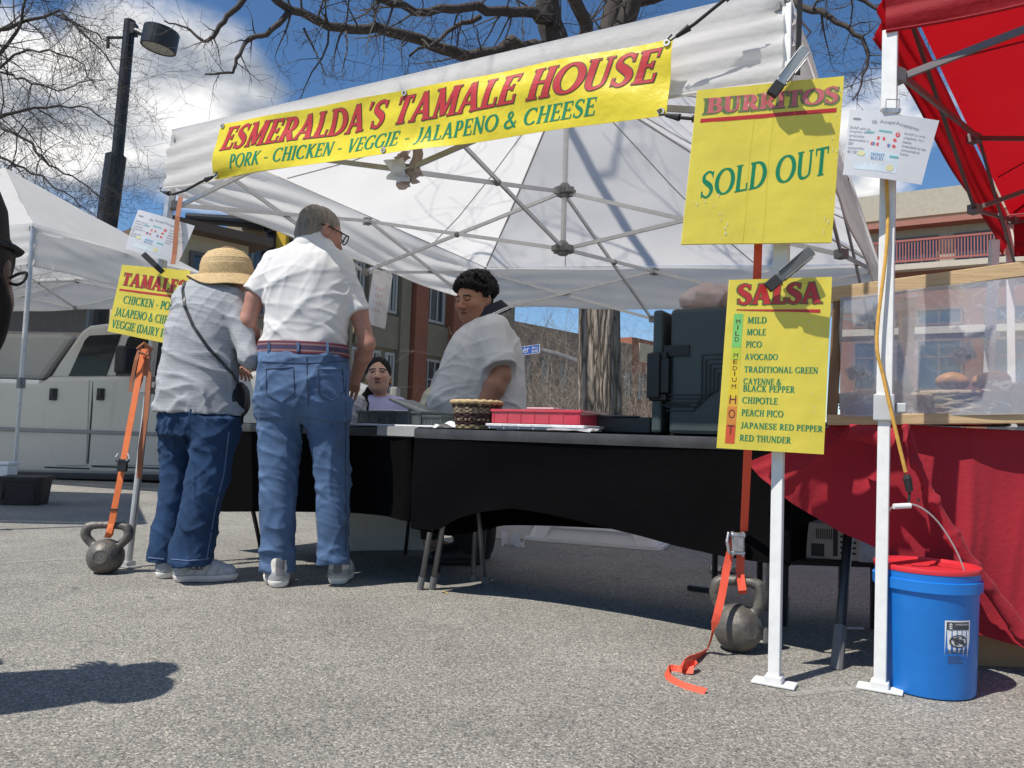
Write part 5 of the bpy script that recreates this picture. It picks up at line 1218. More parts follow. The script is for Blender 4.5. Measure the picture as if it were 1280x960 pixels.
# ---- under the tables
tote = M('white_tote_plastic', (.80, .79, .77), .4, var=.05)
def tote_box(name, label, c, L, W_, H, yaw, flip=False, mat=tote):
    t = thing(name, label, 'storage tub', c); R = Matrix.Rotation(yaw, 3, 'Z'); ex, ey = R @ V((1, 0, 0)), R @ V((0, 1, 0)); tp_ = (1.0, .88) if not flip else (.86, 1.0)
    def q(s, u): # s: 0 bottom..1 top
        k = tp_[1]+(tp_[0]-tp_[1])*s; x = L/2*k; y = W_/2*k; r = .06; P_ = []
        for (cx_, cy_, a0) in ((x-r, y-r, 0), (-x+r, y-r, 90), (-x+r, -y+r, 180), (x-r, -y+r, 270)):
            for j in range(6): a = R_(a0+90*j/5); P_.append(c+ex*(cx_+r*math.cos(a))+ey*(cy_+r*math.sin(a))+Z*(H*s))
        return P_
    m = MB(); prof = [q(s, 0) for s in (0, .02, .5, .98, 1)]; n = 24
    m._add([p for r in prof for p in r], [[i*n+j, i*n+(j+1) % n, (i+1)*n+(j+1) % n, (i+1)*n+j] for i in range(4) for j in range(n)]+[list(range(n))[::-1], list(range(4*n, 5*n))]); m.build('tub_body', mat, t, bevel=.008)
    m = MB(); k = 1; zz_ = H-.02 if not flip else .015
    s = 0 if flip else 1; pr = q(s, 0); m._add([c+(p-c)*1.0+(V((p.x-c.x, p.y-c.y, 0)).normalized()*d_)+Z*(zz_+e_-p.z+c.z) for d_, e_ in ((.0, -.012), (.016, -.012), (.016, .012), (0, .012)) for p in pr], [[i*n+j, i*n+(j+1) % n, (i+1)*n+(j+1) % n, (i+1)*n+j] for i in range(3) for j in range(n)]); m.build('rim', mat, t)
    m = MB(); o = c-ey*(W_/2*.94+.003)
    for a_, b_ in ((-.3, .3),):
        m.bar(o+ex*L*a_+Z*H*.72, o+ex*L*b_+Z*H*.72, .012, .008); m.bar(o+ex*L*a_+Z*H*.72, o+ex*L*(a_-.04)+Z*H*.2, .012, .008); m.bar(o+ex*L*b_+Z*H*.72, o+ex*L*(b_+.04)+Z*H*.2, .012, .008)
    m.build('moulded_panel', mat, t); return t
a, b = G(386, 690), G(541, 684)
tote_box('storage_tote', 'large white plastic storage tote under the left table behind the tall shopper', lerp(a, b, .5)+V((.0, .08, 0)), (b-a).length*1.0, .30, .36, math.atan2(b.y-a.y, b.x-a.x)-.15)
a, b = G(668, 676), G(838, 690)
tote_box('upturned_tote', 'low pale upturned tote lying on the asphalt under the right table', lerp(a, b, .5)+V((0, .2, 0)), (b-a).length, .4, .15, math.atan2(b.y-a.y, b.x-a.x), True)
a, b = G(612, 676), G(664, 673)
tote_box('storage_tote', 'small pale tote between crumpled white paper and the vendor\'s shoes', lerp(a, b, .5)+V((0, .2, 0)), (b-a).length*1.05, .35, .2, 0)
c = G(641, 683); wp = M('white_paper', (.8, .8, .8), .7, transl=.2); m = MB()
m.sheet(lambda u, v: c + V(((u-.5)*.15, .05*math.sin(u*5), .004+v*(.03+.055*abs(math.sin(u*6.3+.8)))+.01*noise((u*5, v*3, 0), 2))), 20, 8); o = m.build('crumpled_paper', wp, None); tag(o, 'crumpled white paper scrap on the ground under the table', 'paper scrap')
c = G(905, 716); m = MB(); m.sheet(lambda u, v: c + V(((u-.5)*.16, (v-.5)*.10, .012+.018*abs(noise((u*4, v*4, 2), 2)))), 12, 8); o = m.build('crumpled_wrapper', M('dull_paper', (.5, .46, .40), .8), None); tag(o, 'beige paper wrapper on the asphalt behind the right kettlebell', 'paper scrap')
c = G(556, 741); m = MB(); m.sheet(lambda u, v: c+V(((u-.5)*.03, (v-.5)*.018, .004+.004*math.sin(u*6))), 6, 3); o = m.build('fallen_leaf', M('yellow_leaf', (.55, .42, .08), .7), None); tag(o, 'small yellow leaf scrap on the asphalt below the table legs', 'leaf')
# dark tub behind feet near left frame edge, white box
c = G(30, 630); tote_box('dark_crate', 'dark brown plastic tub at the foot of the left tent leg', c, .36, .30, .24, .2, mat=M('dark_brown_tub', (.022, .016, .015), .6))
m = MB(); c = G(0, 628); m.box(c+V((-.02, .05, .16)), .16, .14, .32); m.box(c+V((-.02, .05, .335)), .18, .16, .03); o = m.build('white_bin', M('white_plastic'), None, bevel=.01); tag(o, 'white plastic bin at the left frame edge beside the dark bag', 'bin')

# ------------------------------------------------------------------ kettlebells, straps
iron = M('worn_iron', (.115, .105, .092), .5, metal=.25, var=.45, vs=14, bump=.3, bs=40, dirt=.7, dcol=(.20, .15, .10))
def kettle(label, c, R, Hh, yaw, txt=None, face=None, hw=.08, hr=.018):
    t = thing('kettlebell', label, 'kettlebell', c, 'kettlebells weighing down the tent legs'); u = V((math.cos(yaw), math.sin(yaw), 0))
    f = Fld(np.array(c)-(.16, .16, .01), np.array(c)+(.16, .16, Hh+.04), .0035)
    bc = c+Z*(R*.93); f.ell(bc, (R, R, R), k=.001)
    pts = [bc+u*R*.55*s0+Z*R*.62 for s0 in ()]
    zt = Hh-hr; zb = bc.z-c.z+R*.55; P1 = [c-u*R*.60+Z*zb, c-u*hw*.93+Z*lerp(zb, zt, .40), c-u*hw+Z*lerp(zb, zt, .72), c-u*hw*.72+Z*zt, c+u*hw*.72+Z*zt, c+u*hw+Z*lerp(zb, zt, .72), c+u*hw*.93+Z*lerp(zb, zt, .40), c+u*R*.60+Z*zb]
    q = _cat3(P1)
    for a, b in zip(q[:-1], q[1:]): f.cone(a, b, hr, hr, .012)
    nf = V((0.15, -1, .12)).normalized() if face is None else face
    f.cut(bc+nf*R*.93, nf); f.cut(c+Z*.001, (0, 0, -1))
    sdf_obj('bell', [f], iron, t)
    if txt:
        s0 = nf.cross(Z).normalized(); s0 = -s0 if s0.x < 0 else s0; s1 = s0.cross(nf).normalized(); s1 = s1 if s1.z > 0 else -s1
        sf = lambda a, b: bc+nf*(R*.93)+s0*((a-.5)*R*.62)+s1*((b-.5)*R*.62)
        m = MB(); letter(m, sf, nf, txt, .16, .25, .84, .75, .2, .12, 0, .06, 0, 0, .0012); m.build('cast_number', M('cast_number', (.17, .16, .145), .5, metal=.3), t)
        m = MB(); m.tube([bc+nf*(R*.925)+s0*math.cos(a*.2618)*R*.36+s1*math.sin(a*.2618)*R*.36 for a in range(25)], .0022, 6, cap=False); m.build('raised_ring', iron, t)
    return t, c+Z*(Hh-.017)
def _cat3(pts, n=6):
    o = []; k = len(pts)
    for i in range(k-1):
        p0, p1, p2, p3 = pts[max(i-1, 0)], pts[i], pts[i+1], pts[min(i+2, k-1)]
        for j in range(n):
            s = j/n; o.append(.5*((2*p1)+(-p0+p2)*s+(2*p0-5*p1+4*p2-p3)*s*s+(-p0+3*p1-3*p2+p3)*s**3))
    o.append(pts[-1]); return o
k1, top1 = kettle('worn iron kettlebell marked 30 at the foot of the left tent leg', G(128, 717)+V((0, .02, 0)), .084, .240, .12, '30', hw=.098, hr=.0155)
k2, top2 = kettle('scuffed iron kettlebell beside the white tent leg at the right', G(924, 815)+V((0, .02, 0)), .083, .250, -.35, None, V((.35, -.93, .1)).normalized(), hw=.078, hr=.0145)
orange = M('orange_webbing', (.72, .17, .045), .65, var=.1, vs=30, bump=.4, bs=200); orange_r = M('red_orange_webbing', (.70, .085, .04), .6, var=.08, vs=30, bump=.4, bs=200)
rust_w = M('faded_brown_webbing', (.36, .13, .06), .7, var=.15, vs=20)
ox = V((1, 0, 0)); s1 = thing('ratchet_strap', 'orange tie-down strap from the left tent leg down to the marked kettlebell', 'strap', top1)
kd = top1.y
pa = [P(136, 667, kd-.025), P(139, 655, kd-.02), P(150, 600, kd-.02), P(156, 566, kd), P(170, 490, kd+.05), P(180, 436, kd+.09)]
m = MB(); m.ribbon(pa, .030, ox); m.ribbon([P(139, 655, kd-.02), P(136, 666, kd-.03), P(134, 672, kd), P(138, 668, kd+.03), P(143, 640, kd+.02)], .028, ox); m.build('webbing', orange, s1)
m = MB(); m.ribbon([P(182, 436, kd+.09), P(186, 470, kd+.08), P(182, 520, kd+.06), P(176, 560, kd+.05), P(174, 598, kd+.05)], .026, ox); m.ribbon([P(176, 432, kd+.06), P(170, 450, kd+.05), P(164, 478, kd+.06), P(163, 488, kd+.06), P(172, 488, kd+.06), P(178, 470, kd+.07)], .018, ox)
m.tube([P(172, 436, kd+.06), P(180, 429, kd+.05), P(190, 436, kd+.08), P(184, 444, kd+.06), P(174, 440, kd+.05)], .008, 8); m.build('loose_webbing', rust_w, s1)
m = MB(); m.ribbon([P(216, 330, FLb.y-.09), P(218, 318, FLb.y-.08), P(222, 270, FLb.y-.07), P(226, 246, FLb.y-.05)], .024, ox); m.ribbon([P(184, 432, FLb.y-.03), P(184, 440, FLb.y-.02), P(181, 470, FLb.y)], .03, ox); m.build('upper_webbing', orange if False else rust_w, s1)
m = MB(); c = P(153, 583, kd-.03); m.box(c, .045, .018, .05); m.box(c+Z*.028, .058, .022, .014); m.build('buckle', M('black_metal'), s1, bevel=.003)
m = MB(); c = P(142, 637, kd-.022); m.box(c, .036, .008, .008); m.build('keeper', M('black_rubber'), s1)
m = MB(); m.tube([P(148, 576, kd-.04), P(145, 571, kd-.05), P(148, 567, kd-.04)], .004, 6); m.tube([P(158, 576, kd-.04), P(162, 573, kd-.05), P(160, 567, kd-.04)], .004, 6); m.build('wire_hook', steel, s1)
s2 = thing('ratchet_strap', 'red-orange ratchet strap from behind the salsa sign down to the right kettlebell', 'strap', top2)
kd = top2.y-.02
m = MB(); m.ribbon([P(948, 300, FRb.y+.03), P(944, 420, FRb.y+.05), P(935, 560, FRb.y+.1), P(930, 664, kd)], .026, ox); m.ribbon([P(926, 690, kd), P(925, 716, kd), P(928, 738, kd-.03), P(929, 742, kd-.01)], .028, ox); m.build('webbing', orange_r, s2)
tail = [P(918, 672, kd-.02), P(909, 706, kd-.03), P(903, 740, kd-.06), P(894, 778, kd-.09)]
g1 = [G(884, 812, .012), G(868, 822, .02), G(858, 826, .025), G(853, 831, .03), G(868, 830, .02), G(864, 838, .012), G(846, 836, .006), G(834, 838, .006), G(836, 848, .004), G(856, 858, .004), G(882, 865, .005)]
m = MB(); m.ribbon(_cat3(tail+g1, 4), .026, [ox]*(4*3+1) + [V((.55, .6, .55))]*(len(_cat3(tail+g1, 4))-13)); m.build('loose_tail', orange_r, s2)
m = MB(); c = P(924, 680, kd-.02); m.box(c+V((.012, 0, .0)), .008, .02, .085); m.box(c+V((-.024, 0, 0)), .008, .02, .085); m.tube([c+V((-.03, -.005, .03)), c+V((.018, -.005, .03))], .010, 10); m.tube([c+V((-.034, -.005, -.03)), c+V((.018, -.005, -.03))], .008, 10); m.box(c+V((-.006, -.012, .0)), .034, .006, .05)
m.tube([c+V((-.04, -.01, .04)), c+V((-.048, -.02, .01)), c+V((-.04, -.02, -.03))], .006, 8); m.build('ratchet', M('zinc', (.45, .45, .46), .35, metal=.8, var=.3, vs=40), s2, bevel=.002)
# ================================================================== BREAD STALL (right)
RA, RB = V((.94, 2.64, 0)), V((2.75, 2.47, 0)); rd = (RB-RA).normalized(); rn = V((-rd.y, rd.x, 0)); RH = .80
red_cl = M('red_tablecloth', (.30, .006, .018), .85, var=.08, vs=8, bump=.2, bs=60, sheen=.05)
rt = thing('bread_table', 'long table of the bread stall behind the blue bucket', 'table', lerp(RA, RB, .5)+rn*.4)
R3 = Matrix((rd, rn, Z)).transposed()
m = MB(); m.box(lerp(RA, RB, .5)+rn*.4+Z*(RH-.03), 1.78, .76, .04, R=R3); m.build('tabletop', M('grey_plastic_top'), rt, bevel=.006)
def fl(p): return V((p.x, p.y, 0))
legs(rt, [(G(1046, 836), P(1062, 650, 2.72), .14), (fl(RB+rn*.1-rd*.2), RB+rn*.1-rd*.2+Z*.76, .1), (fl(RB+rn*.7-rd*.2), RB+rn*.7-rd*.2+Z*.76, .1), (fl(P(980, 700, 3.2)), P(984, 560, 3.22), .1)], M('dark_leg', (.045, .05, .055), .4, metal=.3), .0165)
# cloth: front drop with hem drawn up at the left
hem_px = [(0, 940, 578), (.06, 952, 596), (.14, 985, 628), (.24, 1040, 664), (.34, 1100, 690), (.42, 1140, 720), (.5, 1190, 790), (.58, 1226, 792), (.7, 1285, 810), (1, 1420, 830)]
top_px = [(0, 1050, 528), (.24, 1075, 527), (.34, 1100, 528), (.5, 1190, 534), (.7, 1285, 539), (1, 1420, 545)]
def ip(tab, u, k): return float(np.interp(u, [r[0] for r in tab], [r[k] for r in tab]))
def cloth(u, v):
    fr = RA - rn*.015; a = PL(ip(top_px, u, 1), ip(top_px, u, 2), fr, rn); b = PL(ip(hem_px, u, 1), ip(hem_px, u, 2), fr, rn)
    p = lerp(a, b, v)
    fold = .022*(1-abs(math.sin(u*15+1.0+.8*v)))**2*v**.6*2 + .012*(1-abs(math.sin(u*31+2*v)))**2*v - .02 + .008*noise((u*7, v*3, 0), 2.1, 2)
    return p - rn*(fold*.8+.03*v+.0) + rd*.02*math.sin(v*5+u*11)*v
m = MB(); m.sheet(cloth, 110, 34)
m.sheet(lambda u, v: lerp(PL(ip(top_px, u, 1), ip(top_px, u, 2), RA-rn*.015, rn), RA+rd*(.10+1.75*u)+rn*.8+Z*(RH+.004), v)+Z*(.006*math.sin(v*math.pi)), 40, 8)
o = m.build('red_cloth', red_cl, None, smooth=True, loc=lerp(RA, RB, .5)); tag(o, 'red tablecloth draped over the bread table, hem drawn up at the left', 'tablecloth')
# big twisted fold of cloth running diagonally in front
f = Fld(np.array(P(1135, 530, 2.42))-(.05, .12, .75), np.array(P(1285, 800, 2.42))+(.1, .12, .75), .008)
pp = [P(1132, 534, 2.50), P(1146, 580, 2.47), P(1166, 625, 2.46), P(1195, 678, 2.46), P(1232, 730, 2.47), P(1284, 800, 2.48)]
for i in range(len(pp)-1): f.cone(pp[i], pp[i+1], .016+.002*i, .018+.002*i, .01, sq=(rn, .7))
f.crease(.006, 34, 2)
sdf_obj('cloth_fold', [f], red_cl, o)
m = MB(); m.sheet(lambda u, v: lerp(lerp(P(1062, 530, 2.52), P(1120, 535, 2.47), u), lerp(P(1056, 548, 2.50), P(1112, 560, 2.46), u), v) - rn*(.02*math.sin(v*3)+.012*math.sin(u*7)), 12, 8); m.build('bunched_corner', red_cl, o, smooth=True)
# sneeze guard: timber frame with clear film
wood = M('pine_timber', (.52, .37, .20), .6, var=.22, vs=7, stretch=(1, 1, 14), bump=.15, bs=30); wood_d = M('dark_timber', (.21, .12, .06), .6, var=.25, vs=7, stretch=(6, 6, 1))
sg = 2.62
SG = thing('sneeze_guard', 'timber framed clear plastic screen standing on the bread table', 'sneeze guard', P(1160, 525, sg))
R4 = lambda a, b: (a, b)
m = MB(); m.bar(P(1038, 369, sg), P(1420, 318, sg-.18), .03, .05); m.build('top_rail', wood, SG, bevel=.003)
m = MB(); m.bar(P(1048, 376, sg+.005), P(1040, 519, sg+.005), .028, .035, rn); m.build('post', wood_d, SG, bevel=.003)
m = MB(); m.bar(P(1134, 372, sg+.30), P(1131, 520, sg+.30), .05, .03, rn); m.build('post', wood_d, SG, bevel=.003)
m = MB(); m.bar(P(1034, 525, sg), P(1420, 521, sg-.18), .03, .036); m.build('bottom_rail', wood, SG, bevel=.003)
def film_mat():
    m = bpy.data.materials.new('scratched_film'); m.use_nodes = True; t = m.node_tree; n = t.nodes; l = t.links; n.clear()
    o = n.new('ShaderNodeOutputMaterial'); tp_ = n.new('ShaderNodeBsdfTransparent'); tp_.inputs[0].default_value = (.93, .93, .95, 1); gl = n.new('ShaderNodeBsdfGlossy'); gl.inputs['Roughness'].default_value = .03
    df = n.new('ShaderNodeBsdfDiffuse'); df.inputs[0].default_value = (.7, .7, .72, 1); tcn = n.new('ShaderNodeTexCoord')
    nz = n.new('ShaderNodeTexNoise'); nz.inputs['Scale'].default_value = 7; nz.inputs['Detail'].default_value = 9; nz.inputs['Distortion'].default_value = 1.2; l.new(tcn.outputs['Object'], nz.inputs['Vector'])
    wv_ = n.new('ShaderNodeMath'); wv_.operation = 'SUBTRACT'; wv_.inputs[1].default_value = .5; l.new(nz.outputs[0], wv_.inputs[0]); ab = n.new('ShaderNodeMath'); ab.operation = 'ABSOLUTE'; l.new(wv_.outputs[0], ab.inputs[0])
    mr = n.new('ShaderNodeMapRange'); mr.inputs['From Min'].default_value = 0; mr.inputs['From Max'].default_value = .012; mr.inputs['To Min'].default_value = .55; mr.inputs['To Max'].default_value = .36; l.new(ab.outputs[0], mr.inputs[0])
    m1 = n.new('ShaderNodeMixShader'); l.new(mr.outputs[0], m1.inputs[0]); l.new(tp_.outputs[0], m1.inputs[1]); l.new(df.outputs[0], m1.inputs[2])
    fr = n.new('ShaderNodeFresnel'); fr.inputs[0].default_value = 1.9; bp = n.new('ShaderNodeBump'); bp.inputs['Distance'].default_value = .02; bp.inputs['Strength'].default_value = .35; l.new(nz.outputs[0], bp.inputs['Height']); l.new(bp.outputs[0], gl.inputs['Normal'])
    m2 = n.new('ShaderNodeMixShader'); l.new(fr.outputs[0], m2.inputs[0]); l.new(m1.outputs[0], m2.inputs[1]); l.new(gl.outputs[0], m2.inputs[2]); l.new(m2.outputs[0], o.inputs[0]); return m
fc = bil(P(1050, 521, sg-.02), P(1420, 516, sg-.2), P(1420, 330, sg-.2), P(1050, 372, sg-.02))
m = MB(); m.sheet(lambda u, v: fc(u, v)+rn*(.006*noise((u*6, v*4, 0), 2, 3)), 30, 16); m.build('clear_film', film_mat(), SG, smooth=True)
# baskets of bread, price cards, pole inside
wick = M('wicker', (.42, .33, .22), .75, var=.3, vs=50); crust = M('bread_crust', (.55, .26, .08), .55, var=.35, vs=10, bump=.2, bs=60, dirt=.3, dcol=(.30, .11, .03))
WG = 'bread baskets behind the clear screen'
wcol = lambda a, v, row: tuple(np.array((.44, .35, .24))*(1 if math.sin(a*16+row*math.pi) > 0 else .62))
wv2 = M('wicker_weave', rough=.8, attr=True, var=.25, vs=40)
BZ = RH+.02
for px, d, r, h, lab, el in ((1206, 2.95, .155, .115, 'long low wicker basket holding two round golden loaves', 1.15), (1105, 2.98, .15, .10, 'wicker bread basket behind the white tent leg of the red stall', 1.1), (1330, 2.7, .16, .14, 'wicker bread basket at the right frame edge', 1.)):
    c = P(px, 520, d); c.z = BZ; woven('bread_basket', lab, c, [(r*.8, 0), (r*.92, h*.4), (r, h)], 64, 9, wcol, wv2, .006, group=WG, rim=(.010, wick), ell=el)
for px, py, d, rx, lab in ((1190, 477, 2.92, .060, 'round golden loaf in the long basket, beside the price card'), (1240, 476, 2.90, .068, 'round golden loaf in the long basket, nearest the right frame edge'), (1122, 487, 3.0, .062, 'golden loaf in the basket behind the white leg')):
    c = P(px, py, d); f = Fld(np.array(c)-(.11, .11, .07), np.array(c)+(.11, .11, .07), .006); f.ell(c, (rx, rx*.9, .036), k=.01); f.wrinkle(.003, 40, 2); o = sdf_obj('bread_loaf', [f], crust); tag(o, lab, 'bread', 'golden loaves in the baskets')
m = MB(); m.bar(P(1234, 515, 3.25), P(1243, 300, 3.2), .032, .032, rn); o = m.build('white_stand_pole', M('white_enamel'), None, bevel=.003, loc=fl(P(1234, 515, 3.25))); tag(o, 'white pole standing behind the clear screen', 'pole')
for pts, d, lab in (([(1063, 476), (1090, 468), (1084, 450), (1056, 462)], 2.60, 'small white price card taped on the screen left of the white leg'), ([(1198, 458), (1222, 446), (1212, 426), (1187, 441)], 2.58, 'small white price card on the screen above the golden loaves')):
    c = [P(a, b, d) for a, b in pts]; f0 = bil(*c); n = (c[1]-c[0]).cross(c[3]-c[0]).normalized(); n = n if n.y < 0 else -n
    t = thing('price_card', lab, 'price card', c[0], 'price cards on the screen'); m = MB(); m.slab(f0, n, .002); m.build('card', paper, t)
    m = MB()
    for k in range(4): quad(m, f0, n, .12, .80-.12*k, .12+.7*(.6+.4*math.sin(k*5)), .84-.12*k)
    m.poly([f0(.62+.14*math.cos(a*.8), .25+.14*math.sin(a*.8))+n*.002 for a in range(8)]); m.build('print', ink, t)
# yellow bungee on the post, blue bucket
yc = M('yellow_cord', (.60, .33, .06), .7, var=.25, vs=60)
t = bungee('yellow bungee cord from the red tent leg down to the bucket handle', _cat3([P(1108, 222, RPb.y-.03), P(1109, 300, RPb.y-.035), P(1096, 420, RPb.y-.04), P(1104, 470, RPb.y-.04), P(1120, 540, RPb.y-.05), P(1132, 590, RPb.y-.05)], 4), .0055, yc, hook=False)
m = MB(); q = P(1134, 598, RPb.y-.05); m.tube([q+Z*.012, q, P(1137, 614, RPb.y-.05)], [.008, .012, .010], 10); m.tube([P(1137, 612, RPb.y-.05), P(1136, 628, RPb.y-.05)], .004, 8); m.build('hook', M('black_cord'), t)
bb0 = G(1163, 862)+V((0, .02, 0)); Rb = .142; Hb = P(1163, 704, bb0.y).z
BK = thing('bucket', 'bright blue plastic bucket with red rim and wire handle beside the red tent leg', 'bucket', bb0)
blue = M('blue_plastic', (.010, .17, .55), .4, var=.10, vs=7, dirt=.22, dcol=(.10, .30, .60), bump=.05, bs=30)
m = MB(); m.lathe([(0, .004), (Rb*.90, .004), (Rb*.915, .012), (Rb*.985, Hb*.78), (Rb*1.0, Hb*.80), (Rb*1.005, Hb*.815), (Rb*1.055, Hb*.82), (Rb*1.06, Hb*.9), (Rb*1.01, Hb*.905), (Rb*1.02, Hb*.965), (Rb*1.0, Hb*.97), (Rb*.97, Hb*.95), (Rb*.88, .02), (0, .02)], bb0, 56, cap=False); m.build('pail', blue, BK, smooth=True).modifiers.new('es', 'EDGE_SPLIT').split_angle = R_(35)
redp = M('red_plastic', (.62, .03, .04), .38, var=.05)
m = MB(); m.lathe([(0, Hb*.955), (Rb*.96, Hb*.955), (Rb*1.03, Hb*.96), (Rb*1.045, Hb*.985), (Rb*1.03, Hb*1.0), (Rb*.94, Hb*1.0), (Rb*.93, Hb*.985), (0, Hb*.985)], bb0, 56, cap=False); m.build('lid', redp, BK, smooth=True).modifiers.new('es', 'EDGE_SPLIT').split_angle = R_(35)
hx = P(1137, 632, bb0.y-.12); rgt = P(1208, 722, bb0.y-.1); lft = P(1103, 690, bb0.y+.02)
m = MB(); m.tube(_cat3([lft, P(1103, 660, bb0.y), P(1112, 638, bb0.y-.06), P(1122, 632, bb0.y-.1), P(1146, 632, bb0.y-.1), P(1172, 652, bb0.y-.1), P(1196, 690, bb0.y-.1), rgt], 5), .0028, 6); hd_ = m.build('wire_handle', steel, BK, smooth=True)
m = MB(); m.tube([P(1117, 633, bb0.y-.1), P(1138, 632, bb0.y-.1)], .008, 10); m.build('grip', M('white_plastic'), hd_)
m = MB(); q = P(1148, 628, bb0.y-.1); m.tube([q, q+Z*.012], .003, 6); m.build('end_loop', M('black_cord'), hd_)
def bsk(u, v):
    a = -.57+u*1.40; z = v*Hb; r = Rb*(.90+.1*v)+.0012; return bb0+V((r*math.sin(a), -r*math.cos(a), z))
lb_u = (.30, .72)
m = MB(); m.sheet(lambda u, v: bsk(.30+.42*u, .26+.36*v), 10, 6); lo = m.build('warning_label', M('label_paper', (.72, .72, .70), .5, var=.1, vs=60), BK)
bl = lambda u, v: bsk(.30+.42*u, .26+.36*v); nb = V((.14, -.99, 0)).normalized()
m = MB(); quad(m, bl, nb, .06, .80, .94, .97, .0005); quad(m, bl, nb, 0, .30, 1, .315, .0005)
m.poly([bl(.5+.36*math.cos(a*.5), .56+.14*math.sin(a*.5))+nb*.0010 for a in range(13)])
for k in range(4): quad(m, bl, nb, .1, .38-.016*k, .9-.1*(k % 2), .388-.016*k, .0015)
for k in range(6): quad(m, bl, nb, .1, .24-.03*k, .55+.3*((k*7) % 3)/3, .252-.03*k, .0015)
m.build('print', ink, lo)
m = MB(); m.poly([bl(.5+.29*math.cos(a*.5), .56+.11*math.sin(a*.5))+nb*.0018 for a in range(13)]); sansput(m, bl, nb, 'WARNING', .34, .905, .90, .945, off=.0028)
for k in range(3): m.poly([bl(.10, .825+.045*k)+nb*.0026, bl(.26, .825+.045*k)+nb*.0026, bl(.18, .865+.045*k)+nb*.0026])
m.build('print_ground', paper, lo)
m = MB()
for a, b, w_ in (((.36, .50), (.60, .60), .035), ((.60, .60), (.68, .52), .03), ((.36, .50), (.34, .62), .03), ((.34, .62), (.50, .64), .03), ((.22, .63), (.78, .49), .022)):
    pa, pb = bl(*a)+nb*.003, bl(*b)+nb*.003; m.bar(pa, pb, .007, .0006, nb)
m.poly([bl(.66+.06*math.cos(a), .635+.026*math.sin(a))+nb*.003 for a in range(6)]); m.build('pictogram', ink, lo)
# boxes and crate under the bread table
def carton(name, label, a, b, H, dep, mat, extra=True):
    c = lerp(a, b, .5); d = (b-a).normalized(); n = V((-d.y, d.x, 0)); R = Matrix((d, n, Z)).transposed(); t = thing(name, label, 'box', c)
    m = MB(); m.box(c+n*dep/2+Z*(H/2+a.z*0), (b-a).length, dep, H, R=R); m.build('box_body', mat, t, bevel=.004)
    if extra:
        m = MB(); L = (b-a).length; o = c-n*.0015
        for k in range(9): m.box(o+d*(-L*.12)+Z*(H*.72+k*.0), .004, .001, .001, R=R) if False else None
        for k in range(8): m.box(o+d*(-L*.20+k*.008)+Z*H*.70, .004, .0015, H*.28, R=R)
        m.box(o+d*(-L*.18)+Z*H*.25, .05, .0015, .05, R=R); m.box(o+d*L*.1+Z*H*.55, .018, .0015, H*.9, R=R)
        for k in range(4): m.box(o+d*L*.30+Z*H*(.2+.15*k), .06, .0015, .008, R=R)
        m.build('print', ink, t)
    return t
a = P(997, 697, 3.15); b = P(1076, 700, 3.10); z0 = a.z; H_ = P(997, 652, 3.15).z-z0
a.z = b.z = 0
CR = thing('carton_stand', 'low black stand under the white carton below the red cloth', 'stand', lerp(a, b, .5))
m = MB(); m.box(lerp(a, b, .5)+V((0, .15, z0-.012)), .42, .36, .02)
m.build('shelf', M('black_metal'), CR, bevel=.003)
for sx in (-.18, .18):
    for sy in (0.0, .30):
        m = MB(); p = lerp(a, b, .5)+V((sx, sy, 0)); m.bar(p, p+Z*(z0-.02), .02, .02); m.build('leg', M('black_metal'), CR)
wc = carton('white_carton', 'white printed carton with barcode on the black stand under the red cloth', a, b, H_, .3, M('white_carton_board', (.62, .61, .60), .7))
wc.location.z = z0
a, b = G(1222, 846), G(1330, 850); carton('cardboard_box', 'flattened brown cardboard box on the ground right of the bucket', a+V((0, .12, 0)), b+V((0, .12, 0)), .105, .3, M('brown_cardboard', (.30, .19, .10), .8, var=.12), False)
m = MB(); c = G(1062, 787); m.bar(c+V((-.06, 0, .004)), c+V((.06, .01, .004)), .012, .006); o = m.build('white_stick', M('white_plastic'), None); tag(o, 'thin white stick on the asphalt in the shade under the bread table', 'stick')
